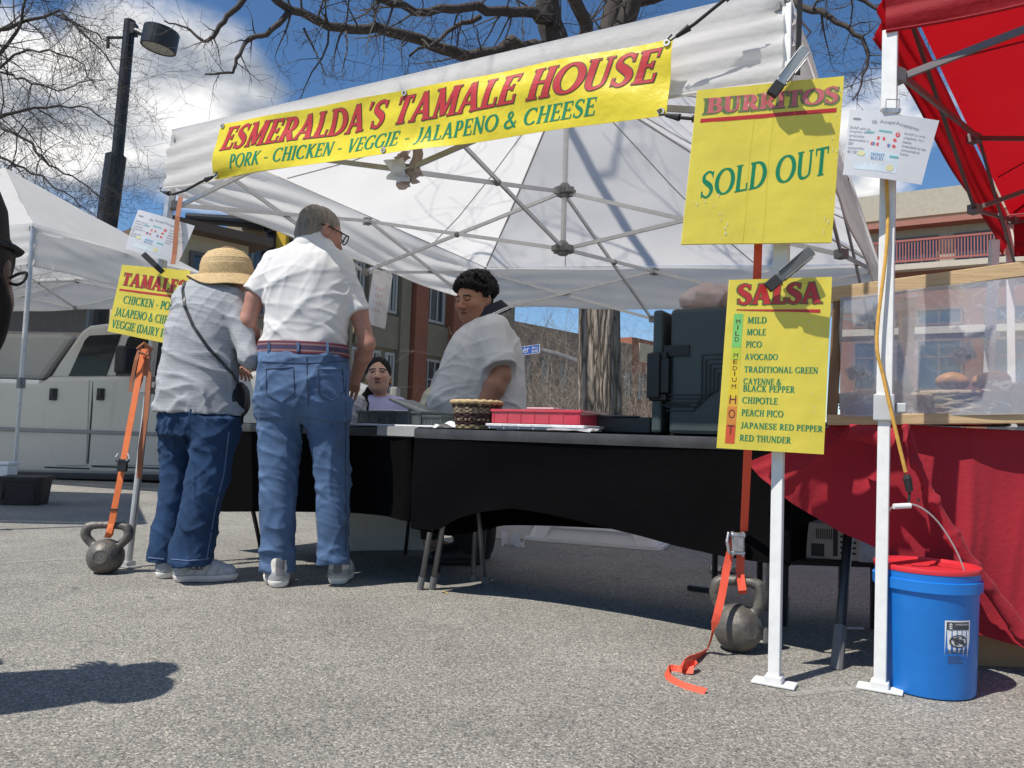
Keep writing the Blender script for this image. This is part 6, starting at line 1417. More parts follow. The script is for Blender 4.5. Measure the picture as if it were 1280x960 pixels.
# ================================================================== PEOPLE
def np3(p): return np.array((p[0], p[1], p[2]), float)
def rows(tab, d0):
    """silhouette rows (py, xl, xr, half thickness, depth offset) -> loft slices"""
    o = []
    for py, xl, xr, th, dd in tab:
        d = d0+dd; a = P(xl, py, d); b = P(xr, py, d); c = lerp(a, b, .5); o.append((c.z, c.x, c.y, abs(b.x-a.x)/2, th))
    return o
def inset(rw, e, ez=0.0): return [(z, cx, cy, max(.02, rx-e), max(.02, ry-e)) for z, cx, cy, rx, ry in rw]
def headframe(fwd, roll=0.):
    f = V(fwd).normalized(); r = f.cross(Z).normalized(); u = r.cross(f); 
    q = Matrix.Rotation(roll, 3, f); return (q @ r), f, (q @ u)
def head(c, fwd, H, neck, roll=0., fat=1., res=.003, skin=(.36, .20, .13), brow=(.03, .02, .015), closed=False, lips=None, beard=None, neck_r=.058, male=True):
    """head + neck field, and a colour function for it"""
    r, f, u = headframe(fwd, roll); s = H/.232; c = V(c)
    W_ = lambda x, y, z: c + r*(x*s) + f*(y*s) + u*(z*s)
    R = np.array([[r[i], f[i], u[i]] for i in range(3)])
    F = Fld(np3(c)-.2*s, np3(c)+.2*s, res)
    lo_n = V(neck); 
    F2lo = np.minimum(np3(c)-.17*s, np3(lo_n)-.09); F2hi = np.maximum(np3(c)+.17*s, np3(lo_n)+.09); F = Fld(F2lo, F2hi, res)
    E = lambda x, y, z, rx, ry, rz, k=.025, mode='u': F.ell(np3(W_(x, y, z)), (rx*s, ry*s, rz*s), R, k, mode)
    E(0, -.012, .030, .076, .094, .086); E(0, .030, -.020, .064*fat, .062, .088, .04)
    E(0, .040, -.082, .044*fat, .040, .030, .04); E(.045*fat, .005, -.055, .026*fat, .045, .045, .04); E(-.045*fat, .005, -.055, .026*fat, .045, .045, .04)
    for sx in (-1, 1):
        E(sx*.038*fat, .058, -.022, .026*fat, .024, .024, .03)
        F.ell(np3(W_(sx*.032, .099, .010)), np.array((.019, .016, .012))*s, R, .012*s, 's')
        E(sx*.032, .078, .009, .015, .0135, .0125, .003)
        F.cone(np3(W_(sx*.048, .077, .027)), np3(W_(sx*.014, .087, .027)), .0075*s, .0075*s, .012)
        F.ell(np3(W_(sx*.079*(.5+.5*fat), -.012, -.002)), np.array((.011, .021, .033))*s, R, .008)
        F.ell(np3(W_(sx*.088*(.5+.5*fat), -.004, .004)), np.array((.008, .010, .018))*s, R, .005, 's')
        E(sx*.0125, .099, -.030, .0095, .011, .008, .008)
    F.cone(np3(W_(0, .086, .018)), np3(W_(0, .112, -.026)), .0085*s, .0125*s, .014)
    F.cone(np3(W_(-.019, .084, -.053)), np3(W_(.019, .084, -.053)), .0065*s, .0065*s, .009); F.cone(np3(W_(0, .091, -.053)), np3(W_(0, .0911, -.053)), .008*s, .008*s, .008)
    F.cone(np3(W_(-.015, .084, -.063)), np3(W_(.015, .084, -.063)), .0075*s, .0075*s, .008)
    F.cone(np3(W_(-.022, .094, -.0578)), np3(W_(.022, .094, -.0578)), .0018*s, .0018*s, .004, 's')
    E(0, .060, -.098, .020*fat, .018, .014, .02)
    F.cone(np3(W_(0, -.018, -.05)), np3(lo_n), neck_r*s*.95, neck_r*s*1.08, .03)
    sk = np.array(skin); lip = np.array(lips if lips is not None else sk*np.array((1.05, .62, .62)))
    def colfn(v):
        q = (v-np3(c)) @ R / s; x, y, z = q[:, 0], q[:, 1], q[:, 2]; n = len(v); col = np.repeat(sk[None], n, 0)
        ax = np.abs(x)
        rosy = np.exp(-((ax-.042)**2+(z+.022)**2)/.0006)*(y > .02)+.8*np.exp(-(ax**2+(z+.028)**2)/.0003)*(y > .08); col = col*(1+rosy[:, None]*np.array((.10, -.08, -.06)))
        if beard: b_ = ((z < -.035) & (y > -.02) & (z > -.13)).astype(float)*np.clip((-.03-z)/.03, 0, 1); col = col*(1-.25*b_[:, None])
        m = (y > .07) & (ax < .021) & (np.abs(z+.058) < .0105-.25*ax); col[m] = lip
        m = (y > .07) & (ax < .022) & (np.abs(z+.0578) < .0022); col[m] = lip*.45
        m = (y > .05) & (ax > .011) & (ax < .053) & (np.abs(z-(.0295-.35*np.maximum(0, ax-.038))) < .0048); col[m] = np.array(brow)
        if closed != True:
            ey = 1. if not closed else .62
            m = (y > .06) & (np.abs(ax-.032) < .0145) & (np.abs(z-.0085) < .0062*ey*(1-((ax-.032)/.0155)**2)**.5); col[m] = (.55, .50, .47)
            m = (y > .06) & (np.abs(ax-.032) < .0062) & (np.abs(z-.0085) < .0066*ey); col[m] = (.03, .018, .012)
        m = (y > .06) & (np.abs(ax-.032) < .017) & (np.abs(z-{True: .0035, False: .0150, 'half': .0128}[closed]+((ax-.032)/.017)**2*(-.004 if closed is True else .004)) < .0027); col[m] = np.array((.03, .02, .018))
        m = (y > .085) & (np.abs(ax-.0085) < .004) & (np.abs(z+.037) < .003); col[m] = sk*.3
        return col
    return F, colfn, W_, R, s
def hand(F, wr, direc, back, L=.185, curl=.5, thumb=1, spread=1.):
    """palm + five fingers; direc: wrist->fingers, back: normal of the back of the hand; thumb side +1/-1"""
    d = V(direc).normalized(); b = V(back); b = (b-d*b.dot(d)).normalized(); s = d.cross(b)*thumb; wr = V(wr); q = L/.185
    for k in (-.028, -.010, .010, .028): F.cone(np3(wr+d*.012*q+s*k*.7*q), np3(wr+d*.088*q+s*k*1.05*q), .0135*q, .0125*q, .014)
    for i, (k, ln) in enumerate(((.031, .070), (.011, .080), (-.010, .074), (-.030, .058))):
        p = wr+d*.086*q+s*k*q; dd = (d+s*(k*2.2*spread)).normalized(); a = curl*(.5+.12*i)
        for seg, (fr, rr) in enumerate(((.45, .0088), (.30, .0080), (.25, .0072))):
            ax = dd.cross(b).normalized(); dd = (Matrix.Rotation(-a*(.8 if seg == 0 else 1.), 3, ax) @ dd); n = p+dd*ln*fr*q; F.cone(np3(p), np3(n), rr*q, rr*q*.94, .003); p = n
    p = wr+d*.025*q+s*.026*q; t1 = (d*.62+s*.75-b*.3).normalized(); a1 = p+t1*.045*q; t2 = (d*.9+s*.35-b*.35).normalized(); a2 = a1+t2*.032*q; a3 = a2+(t2-b*.2*curl).normalized()*.025*q
    F.cone(np3(p), np3(a1), .0145*q, .0112*q, .01); F.cone(np3(a1), np3(a2), .0105*q, .0095*q, .003); F.cone(np3(a2), np3(a3), .0095*q, .0078*q, .003)
def shoe(par, heel, toe, col, sole, name='shoe', panel=None, w=.048, h=.115, ank=None, lace=True, accent=None):
    """training shoe from heel point to toe point on the ground"""
    h_ = V(heel); t_ = V(toe); h_.z = t_.z = 0; d = (t_-h_).normalized(); L = (t_-h_).length; s = V((-d.y, d.x, 0))
    F = Fld(np3(h_)-(.38, .38, .01), np3(h_)+(.38, .38, h+.09), .0045); p = lambda x, y, z: np3(h_+d*x*L+s*y+Z*z)
    F.cone(p(.14, 0, .048), p(.60, .003, .047), w*.86, w*.98, .02); F.cone(p(.6, 0, .045), p(.86, 0, .037), w*.98, w*.80, .03)
    F.cone(p(.13, 0, .045), p(.15, 0, h), w*.80, w*.78, .03); F.cone(p(.15, 0, h), p(.45, 0, .085), w*.74, w*.72, .03)
    F.cut(h_+Z*.028, (0, 0, -1)); 
    def sc(v):
        q = v-np3(h_); x = q @ np3(d)/L; y = q @ np3(s); z = q[:, 2]; b0, p0, k0 = panel; c = np.repeat(np.array(b0)[None], len(v), 0)
        c[(x > .22) & (x < .72) & (np.sin(x*34-z*70) > .45) & (z < .085)] = p0; c[(x < .20) & (z < .07) & (z > .040)] = p0; c[(x < .05) & (np.abs(y) < .020) & (z > .055)] = k0
        c[(x > .80) & (z > .034) & (z < .05)] = p0; c[z < .037] = np.array(b0)*.45; c[(x > .14) & (x < .45) & (z > .098)] = k0; return c
    o = sdf_obj(name, [F], M('shoe_upper', rough=.7, attr=True, var=.12, vs=60, bump=.3, bs=300) if panel else col, par, colfn=sc if panel else None)
    K = Fld(np3(h_)-(.38, .38, -.03), np3(h_)+(.38, .38, .22), .0045); K.cone(p(.19, 0, .06), p(.20, 0, .17), .038, .040, .01); sdf_obj('sock', [K], M('white_sock', (.6, .6, .6), .9), o)
    S = Fld(np3(h_)-(.38, .38, .01), np3(h_)+(.38, .38, .09), .0045)
    S.cone(p(.13, 0, .03), p(.58, .003, .03), w*.93, w*1.06, .01); S.cone(p(.58, 0, .03), p(.88, 0, .032), w*1.06, w*.86, .02); S.cut(h_+Z*.034, (0, 0, 1)); S.cut(h_+Z*.002, (0, 0, -1)); S.cut(h_+d*L*.5+Z*.0, V((0, 0, -1)))
    sdf_obj('sole', [S], sole, o)
    m = MB()
    if lace:
        for k in range(4): q = V(p(.42+.06*k, 0, .105-.010*k)); m.tube([q-s*.026-Z*.010, q+Z*.002, q+s*.026-Z*.010], .0032, 5)
        m.build('laces', sole, o)
    if accent:
        m = MB()
        for sd_ in (-1, 1):
            for k in range(3): m.tube([V(p(.34+.09*k, sd_*(w*.9), .035)), V(p(.40+.07*k, sd_*w*.80, .075))], .0045, 5)
        m.tube([V(p(.02, -.022, .05)), V(p(.005, 0, .062)), V(p(.02, .022, .05))], .006, 6); m.build('stripe', accent, o)
    return o, (h_, d, s, L)
def skin(name, base): return M(name, rough=.5, attr=True, var=.07, vs=40, bump=.1, bs=220, spec=.4)
def bodymat(): return skin('skin', None)
def const(c): return lambda v: np.repeat(np.array(c)[None], len(v), 0)
def person(label, base): return thing('person', label, 'person', V((base[0], base[1], 0)))
def body_obj(par, parts):
    """parts: list of (field, colour fn) merged into one body mesh"""
    vs, fs, cs, b = [], [], [], 0
    for F, cf in parts:
        v, q = F.mesh(); vs.append(v); fs.append(q+b); cs.append(cf(v)); b += len(v)
    return mk('body', np.concatenate(vs), np.concatenate(fs), bodymat(), par, smooth=True, cols=np.concatenate(cs))
def bounds(pts, pad): a = np.array([np3(p) for p in pts]); return a.min(0)-pad, a.max(0)+pad
def caps(F, chain, k=.02):
    for (a, ra), (b, rb) in zip(chain[:-1], chain[1:]): F.cone(np3(a), np3(b), ra, rb, k)
from mathutils.bvhtree import BVHTree
def bvh(o):
    me = o.data; off = o.parent.location if o.parent else o.location
    off = ORG[o.name]
    return BVHTree.FromPolygons([tuple(v.co+off) for v in me.vertices], [tuple(p.vertices) for p in me.polygons])
def drape(tree, pts_px, d, lift=.003):
    """points on a surface seen through pixels (used to lay seams, pockets and straps on clothes)"""
    o = []
    for px, py in pts_px:
        r = ray(px, py).normalized(); h = tree.ray_cast(CAM+r*.5, r)
        if h[0] is None:
            n_ = tree.find_nearest(P(px, py, d)); h = n_
        nn = h[1] if h[1].dot(r) < 0 else -h[1]; o.append((h[0]+nn*lift, nn))
    return o
def sample(pts, n=6):
    o = []
    for (a, b), (c, d) in zip(pts[:-1], pts[1:]): o += [(a+(c-a)*i/n, b+(d-b)*i/n) for i in range(n)]
    return o+[pts[-1]]
def seam(par, tree, pts, d, name, mat, r=.0022, lift=.001, n=6):
    q = drape(tree, sample(pts, n), d, lift); m = MB(); m.tube([a for a, _ in q], r, 5); return m.build(name, mat, par)
denim = M('blue_denim', (.060, .112, .215), .85, var=.42, vs=6, bump=.35, bs=260, dirt=.75, dcol=(.19, .285, .43)); denim_d = M('dark_denim', (.021, .048, .108), .9, var=.35, vs=6, bump=.3, bs=260, spec=.2, dirt=.4, dcol=(.035, .07, .15))
stitch = M('denim_stitch', (.035, .055, .11), .8)

# ---------------------------------------------------------------- tall shopper in white polo
D1 = 3.59; J = lambda px, py, dd=0.: P(px, py, D1+dd)
man = person('tall grey-haired shopper in white polo shirt and blue jeans seen from behind at the table', G(380, 732))
ms = (.40, .20, .145)
sh_rows = rows([(302, 372, 414, .066, .03), (306, 365, 418, .078, .02), (313, 352, 426, .092, .01), (326, 338, 437, .108, 0), (345, 330, 442, .128, 0), (370, 331, 440, .134, 0), (400, 332, 437, .134, 0), (424, 329, 433, .134, 0), (432, 326, 433, .136, 0), (440, 328, 432, .130, 0)], D1)
jr_hip = rows([(430, 325, 433, .132, 0), (450, 322, 435, .142, -.01), (480, 320, 437, .152, -.015), (508, 320, 437, .145, -.01), (522, 322, 436, .115, 0)], D1)
jr_l = rows([(500, 321, 380, .105, -.01), (540, 322, 378, .100, 0), (575, 324, 375, .094, 0), (612, 326, 371, .086, 0), (650, 326, 369, .080, .0), (695, 326, 370, .078, .02), (714, 325, 371, .082, .02)], D1)
jr_r = rows([(500, 377, 437, .105, 0), (540, 384, 437, .100, .01), (575, 391, 437, .094, .02), (612, 395, 437, .086, .03), (650, 397, 436, .080, .03), (688, 396, 437, .078, .04), (704, 395, 438, .082, .04)], D1)
shL, elL, wrL = J(333, 334, .02), J(309, 402, .0), J(322, 446, .20)
shR, elR, wrR = J(434, 338, .03), J(459, 430, .04), J(443, 476, .22)
hc_ = J(400, 292, .05)
lo, hi = bounds([J(295, 250), J(475, 740)], (.12, .34, .1))
F = Fld(lo, hi, .006)
F.loft(inset(sh_rows[:-1], .034)); F.loft(inset(jr_hip[:-1], .035)); F.loft(inset(jr_l[:-1], .036)); F.loft(inset(jr_r[:-1], .036))
caps(F, [(lerp(shL, elL, .3), .040), (lerp(shL, elL, .55), .044), (elL, .038), (lerp(elL, wrL, .3), .041), (wrL, .028)]); caps(F, [(lerp(shR, elR, .3), .040), (lerp(shR, elR, .55), .044), (elR, .037), (lerp(elR, wrR, .3), .040), (wrR, .028)])
mhl, mhr = G(349, 735), G(421, 731); mdl, mdr = V((-.10, .25, 0)).normalized(), V((-.02, .28, 0)).normalized()
for a, b, e in ((J(348, 690, .02), mhl+mdl*.06+Z*.08, mhl+mdl*.16+Z*.05), (J(418, 682, .04), mhr+mdr*.06+Z*.08, mhr+mdr*.16+Z*.05)): F.cone(np3(a), np3(b), .032, .028, .02); F.cone(np3(b), np3(e), .026, .020, .02)
Hd = Fld(*bounds([wrL, wrR, J(330, 462, .32), J(430, 496, .36)], .12), .0035); hand(Hd, wrL, J(332, 462, .32)-wrL, (-.5, -.5, .7), .19, .7, 1); hand(Hd, wrR, J(436, 494, .36)-wrR, (.3, -.3, .9), .19, .5, -1)
HF, hcol, W_, RH_, hs_ = head(hc_, (.72, .66, -.22), .245, J(391, 312, .02), skin=ms, brow=(.12, .10, .09), neck_r=.052)
body_obj(man, [(F, const(ms)), (Hd, const(ms)), (HF, hcol)])
HR = Fld(np3(hc_)-.15, np3(hc_)+.15, .0035); E = lambda x, y, z, a, b, c_, k=.02, mode='u': HR.ell(np3(W_(x, y, z)), np.array((a, b, c_))*hs_, RH_, k, mode)
E(0, -.016, .036, .082, .099, .088); E(0, -.060, -.030, .066, .048, .060, .03); E(0, .115, -.005, .075, .07, .075, .012, 's')
for sx in (-1, 1): E(sx*.085, .002, -.012, .024, .024, .036, .008, 's'); E(sx*.09, .055, -.05, .05, .06, .055, .01, 's')
E(0, -.01, -.115, .1, .12, .036, .01, 's'); HR.wrinkle(.0028, 85, 8, (1, 1, .35), 8, .8)
greyh = M('grey_brown_hair', (.185, .155, .125), .6, var=.65, vs=70, stretch=(1, 1, .25), bump=.6, bs=130)
sdf_obj('hair', [HR], greyh, man)
gm_ = M('black_plastic_frame', (.012, .012, .014), .35)
m = MB(); m.tube([W_(.083, -.045, .012), W_(.084, .0, .018), W_(.076, .105, .016)], .0035, 6); m.tube([W_(-.083, -.045, .012), W_(-.084, 0, .018), W_(-.076, .105, .016)], .0035, 6)
for sx in (-1, 1): m.tube([W_(sx*(.036+.030*math.cos(a*.524)), .113-.004*math.cos(a*.524), .010+.022*math.sin(a*.524)) for a in range(13)], .0032, 6)
m.tube([W_(-.008, .12, .014), W_(.008, .12, .014)], .003, 6); m.build('glasses', gm_, man)
# polo
def foldz(F, amp, zc, w, fr, seed):
    X, Y, Zg = F.ax[0][:, None, None], F.ax[1][None, :, None], F.ax[2][None, None, :]
    F.f = F.f + (amp*np.exp(-((Zg-zc)/w)**2)*np.sin(Zg*fr + X*18*math.sin(seed) + 2.6*np.sin(X*19+seed) + 1.8*np.sin(Y*15+seed*2)+1.5*np.sin(Zg*31+X*30)) * (.5+.5*np.sin(X*27+Zg*16+seed*3))).astype(np.float32)
white_k = M('white_pique', (.66, .65, .64), .85, var=.025, vs=6, bump=.25, bs=420, transl=.06)
S = Fld(*bounds([J(295, 285), J(475, 450)], (.06, .24, .05)), .006); S.loft(sh_rows, .03)
slL, slR = J(318, 368, .0), J(447, 392, .03)
S.cone(np3(J(346, 331, .02)), np3(slL), .070, .062, .035, flat=True); S.cone(np3(J(424, 334, .03)), np3(slR), .070, .062, .035, flat=True)
S.wrinkle(.003, 12, 21, (1.3, 1, .45), 5, 1.1); S.crease(.0060, 28, 22, (1.2, 1, .55), 6, 1.3); S.crease(.003, 75, 27, (1, 1, .8), 5, 1.5); foldz(S, .004, J(380, 420).z, .05, 80, 1.9)
S.cut(J(382, 436), (0, 0, -1)); S.cut(J(392, 300, .03), (.0, .25, 1)); S.shell(.015)
shirt = sdf_obj('polo_shirt', [S], white_k, man)
C_ = Fld(*bounds([J(372, 286), J(418, 318)], (.05, .14, .03)), .004); nk = J(391, 304, .025)
C_.cone(np3(nk-Z*.022), np3(nk+Z*.045+V((.012, .014, 0))), .094, .076, .01); C_.shell(.0075); C_.cut(nk+Z*.034, (0.1, .5, 1)); C_.cut(nk-Z*.026, (0, .2, -1)); sdf_obj('collar', [C_], white_k, shirt)
# jeans
Jn = Fld(*bounds([J(312, 425), J(446, 722)], (.03, .24, .03)), .006)
Jn.loft(jr_hip, .03); Jn.loft(jr_l, .04); Jn.loft(jr_r, .04)
Jn.wrinkle(.0022, 15, 31, (1, 1, .9), 6, 1.2); Jn.crease(.0062, 34, 35, (1, 1, .9), 5, 1.6); Jn.crease(.003, 85, 36, (1, 1, .9), 5, 1.6)
foldz(Jn, .0055, .12, .09, 85, 1.3); foldz(Jn, .0035, .48, .13, 70, 2.1)
Jn.cut(J(380, 443), (0, 0, 1)); Jn.shell(.016); jeans = sdf_obj('jeans', [Jn], denim, man); jt = bvh(jeans)
seam(jeans, jt, [(383, 446), (384, 480), (385, 506)], D1, 'centre_seam', stitch, .003)
for pk in ([(333, 461), (367, 459), (368, 490), (352, 503), (333, 492), (333, 461)], [(397, 462), (428, 462), (430, 490), (414, 501), (398, 492), (397, 462)]): seam(jeans, jt, pk, D1, 'pocket', stitch, .0028)
seam(jeans, jt, [(322, 452), (350, 453), (384, 454), (410, 453), (435, 451)], D1, 'yoke_seam', stitch, .0025)
seam(jeans, jt, [(432, 470), (432, 540), (432, 620), (432, 690)], D1, 'side_seam', stitch, .0022)
# belt and loops
belt_r = rows([(446, 324, 434.5, .142, 0), (430.5, 325, 434, .140, 0)], D1)
def beltcol(v):
    z = (v[:, 2]-belt_r[0][0])/(belt_r[1][0]-belt_r[0][0]); c = np.repeat(np.array([[.12, .018, .032]]), len(v), 0); c[(z > .38) & (z < .62)] = (.035, .035, .09); c[(np.abs(z-.25) < .05) | (np.abs(z-.75) < .05)] = (.26, .20, .20); return c
vs, fs = [], []; nb_ = 96
zs_ = np.linspace(min(r[0] for r in belt_r), max(r[0] for r in belt_r), 13)
for z_ in zs_:
    b0, b1 = sorted(belt_r)[0], sorted(belt_r)[1]; t_ = (z_-b0[0])/(b1[0]-b0[0])
    for j in range(nb_):
        a = 2*math.pi*j/nb_; ca, sa = math.cos(a), math.sin(a); rx = b0[3]+(b1[3]-b0[3])*t_+.003; ry = b0[4]+(b1[4]-b0[4])*t_+.003; k = (abs(ca)**2.3+abs(sa)**2.3)**(-1/2.3)
        vs.append((b0[1]+(b1[1]-b0[1])*t_+rx*k*ca, b0[2]+(b1[2]-b0[2])*t_+ry*k*sa, z_))
fs = [[i*nb_+j, i*nb_+(j+1) % nb_, (i+1)*nb_+(j+1) % nb_, (i+1)*nb_+j] for i in range(12) for j in range(nb_)]
A_ = np.array(vs); belt = mk('belt', vs, fs, M('striped_belt', rough=.7, attr=True, var=.1, vs=50), man, smooth=True, cols=beltcol(A_), solid=.004)
bt = bvh(belt)
for px in (337, 373, 409):
    q = drape(bt, [(px, 428+3*i) for i in range(7)], D1, .006); m = MB(); m.ribbon([p for p, _ in q], .012, V((1, 0, 0)), .003); m.build('belt_loop', denim, jeans)
whs = M('white_trainer', (.66, .64, .60), .6, var=.1, vs=20, bump=.2, bs=200); whs2 = M('white_sole', (.72, .70, .66), .7, var=.1); gs = M('silver_grey_trim', (.34, .35, .36), .5)
a = G(349, 735); shoe(man, a, a+V((-.10, .25, 0)).normalized()*.285, whs, whs2, w=.050, accent=gs, panel=((.60, .57, .52), (.30, .31, .32), (.14, .14, .15)))
a = G(421, 731); shoe(man, a, a+V((-.02, .28, 0)).normalized()*.285, whs, whs2, w=.052, accent=gs, panel=((.60, .57, .52), (.30, .31, .32), (.14, .14, .15)))

# ---------------------------------------------------------------- shopper in straw hat
D2 = 3.64; J = lambda px, py, dd=0.: P(px, py, D2+dd)
wom = person('shopper in straw hat, grey knit top and flared dark jeans bending over the table', G(235, 725))
fs_ = (.46, .25, .185)
wr_ = rows([(346, 247, 282, .055, .06), (353, 236, 292, .080, .04), (362, 227, 300, .100, .02), (380, 218, 304, .122, .01), (405, 211, 302, .135, 0), (435, 206, 299, .142, 0), (465, 201, 297, .150, 0), (495, 196, 298, .158, 0), (514, 193, 300, .162, 0), (518, 193, 300, .162, 0)], D2)
wh = rows([(500, 203, 293, .140, 0), (525, 201, 296, .146, 0), (545, 201, 296, .130, 0)], D2)
wl_l = rows([(522, 199, 252, .112, 0), (560, 203, 249, .104, .02), (600, 203, 246, .096, .03), (650, 194, 240, .095, .03), (685, 186, 232, .100, .03), (702, 183, 230, .104, .03)], D2+.05)
wl_r = rows([(522, 243, 298, .112, -.02), (560, 240, 292, .104, -.02), (600, 234, 284, .096, -.02), (650, 224, 272, .096, -.02), (688, 214, 265, .102, -.02), (704, 212, 263, .106, -.02)], D2-.02)
shR, elR, wrR = J(294, 374, -.02), J(312, 446, -.08), J(318, 452, .12)
shL, elL, wrL = J(226, 374, .06), J(240, 440, .26), J(285, 455, .36)
hc2 = J(290, 340, .10)
lo, hi = bounds([J(185, 300), J(325, 735)], (.06, .42, .06)); F = Fld(lo, hi, .006)
F.loft(inset(wr_[:-1], .036)); F.loft(inset(wh[:-1], .035)); F.loft(inset(wl_l[:4], .04)); F.loft(inset(wl_r[:4], .04))
caps(F, [(lerp(shR, elR, .15), .032), (elR, .034), (wrR, .026)]); caps(F, [(lerp(shL, elL, .15), .032), (elL, .036), (wrL, .026)])
wd1, wd2 = V((.22, .16, 0)).normalized(), V((.25, .075, 0)).normalized(); a_, b_, e_ = J(212, 660, .08), G(196, 723)+wd1*.055+Z*.08, G(196, 723)+wd1*.15+Z*.05; F.cone(np3(a_), np3(b_), .045, .028); F.cone(np3(b_), np3(e_), .024, .02); a_, b_, e_ = J(246, 660, .0), G(218, 727)+wd2*.055+Z*.08, G(218, 727)+wd2*.15+Z*.05; F.cone(np3(a_), np3(b_), .045, .028); F.cone(np3(b_), np3(e_), .024, .02)
Hd = Fld(*bounds([wrR, wrL, wrR+V((.1, .2, 0)), wrL+V((.1, .15, 0))], .11), .0035); hand(Hd, wrR, V((-.25, .95, .05)), (.1, .1, .95), .16, .3, -1); hand(Hd, wrL, V((.6, .7, -.3)), (0, .2, .95), .17, .6, 1)
HF, hcol, W_, RH_, hs_ = head(hc2, (.80, .50, -.42), .222, J(263, 356, .05), skin=fs_, brow=(.10, .07, .05), neck_r=.050)
body_obj(wom, [(F, const(fs_)), (Hd, const(fs_)), (HF, hcol)])
HR = Fld(np3(hc2)-.17, np3(hc2)+.17, .004); E = lambda x, y, z, a, b, c_, k=.02, mode='u': HR.ell(np3(W_(x, y, z)), np.array((a, b, c_))*hs_, RH_, k, mode)
E(0, -.022, .028, .088, .100, .088); E(0, -.062, -.045, .080, .055, .065, .03); E(0, .12, -.03, .07, .085, .1, .012, 's'); HR.wrinkle(.004, 70, 9, (1, 1, .4), 7, .8)
sdf_obj('hair', [HR], M('chestnut_hair', (.15, .075, .035), .5, var=.45, vs=40, stretch=(1, 1, .2), bump=.5, bs=120), wom)
# straw hat: crown and drooping brim
hp_, hf_, hu_ = V(RH_[:, 0]), V(RH_[:, 1]), V(RH_[:, 2]); hatc = P(284, 346, D2+.10); ux_ = V((.9, -.2, -.14)).normalized(); uz_ = V((-.06, -.12, .99)).normalized(); ux_ = (ux_-uz_*ux_.dot(uz_)).normalized(); uy_ = uz_.cross(ux_)
def hat(u, v):
    a = 2*math.pi*u
    prof = [(.001, .158), (.045, .155), (.085, .138), (.112, .105), (.124, .065), (.128, .025), (.132, .008), (.150, -.003), (.172, -.018), (.190, -.030)]
    k = min(int(v*9), 8); fr_ = v*9-k; r = prof[k][0]*(1-fr_)+prof[k+1][0]*fr_; z = prof[k][1]*(1-fr_)+prof[k+1][1]*fr_
    w_ = max(0, (v-.66)/.34); z += w_*(.018*math.sin(2*a+.6)+.008*math.sin(5*a)) - w_*.02*math.cos(a) + .0018*math.sin(v*150)
    r += .0012*math.sin(a*60+v*80)
    return hatc + ux_*r*.96*math.cos(a) + uy_*r*1.0*math.sin(a) + uz_*(z*.86)
m = MB(); m.sheet(hat, 120, 90); straw_h = M('hat_straw', (.50, .36, .18), .8, var=.28, vs=75, bump=.7, bs=150); m.build('straw_hat', straw_h, wom, smooth=True, solid=.004)
knit = bpy.data.materials.new('grey_knit'); 
grey_k = M('grey_marl_knit', (.36, .37, .39), .9, var=.30, vs=9, stretch=(1.2, 1.2, 32), bump=.35, bs=70)
S = Fld(*bounds([J(186, 340), J(325, 522)], (.03, .42, .03)), .006); S.loft(wr_, .03)
S.cone(np3(J(288, 373, .0)), np3(elR), .066, .054, .022); S.cone(np3(elR), np3(lerp(elR, wrR, .85)), .054, .044, .02, flat=True); S.cone(np3(J(234, 376, .05)), np3(elL), .072, .060, .05); S.cone(np3(elL), np3(lerp(elL, wrL, .8)), .056, .045, .03, flat=True)
S.wrinkle(.002, 15, 41, (1, 1, .9), 6, 1.0); S.crease(.0085, 32, 44, (1, 1, .9), 6, 1.3); S.crease(.004, 70, 45, (1, 1, 1), 5, 1.3)
foldz(S, .005, J(200, 490).z, .07, 60, .7)
S.cut(J(200, 516.5), (0, 0, -1)); S.cut(J(263, 352, .02), (-.05, .55, 1)); S.shell(.016); top_ = sdf_obj('knit_top', [S], grey_k, wom)
Jn = Fld(*bounds([J(178, 498), J(305, 712)], (.03, .26, .02)), .006); Jn.loft(wh, .03); Jn.loft(wl_l, .03); Jn.loft(wl_r, .03)
Jn.wrinkle(.0025, 14, 51, (1, 1, .7), 6, 1.1); Jn.crease(.0075, 36, 52, (1, 1, .9), 6, 1.3); Jn.crease(.0035, 80, 53, (1, 1, .9), 5, 1.3); Jn.shell(.016); wj = sdf_obj('flared_jeans', [Jn], denim_d, wom); wt = bvh(wj)
seam(wj, wt, [(286, 540), (280, 590), (268, 640), (258, 700)], D2, 'side_seam', M('faded_seam', (.10, .15, .28), .8), .003)
seam(wj, wt, [(214, 699), (236, 701), (261, 698)], D2, 'hem', M('faded_seam'), .003); seam(wj, wt, [(186, 697), (205, 699)], D2, 'hem', M('faded_seam'), .003)
# cross-body bag strap and bag
tt = bvh(top_); sp_ = drape(tt, sample([(232, 350), (229, 362), (231, 382), (242, 408), (258, 432), (276, 452), (292, 470), (301, 486)], 4), D2, .004)
leather = M('black_leather', (.014, .014, .015), .45, var=.2, vs=30)
BG = thing('crossbody_bag', "black cross-body bag at the straw-hatted shopper's right hip, strap over her back", 'bag', P(302, 500, D2+.05))
m = MB()
for i in range(len(sp_)-1):
    pass
m.ribbon([p for p, _ in sp_], .014, [nn.cross((sp_[min(i+1, len(sp_)-1)][0]-sp_[max(i-1, 0)][0])).normalized() for i, (_, nn) in enumerate(sp_)], .003); m.build('strap', leather, BG)
f = Fld(np3(P(302, 500, D2+.06))-(.10, .16, .16), np3(P(302, 500, D2+.06))+(.10, .16, .16), .006); f.ell(np3(P(300, 500, D2+.05)), (.035, .11, .085), k=.02); f.cone(np3(P(300, 486, D2+.0)), np3(P(300, 528, D2+.02)), .018, .014, .03); f.wrinkle(.002, 40, 6); sdf_obj('bag_body', [f], leather, BG)
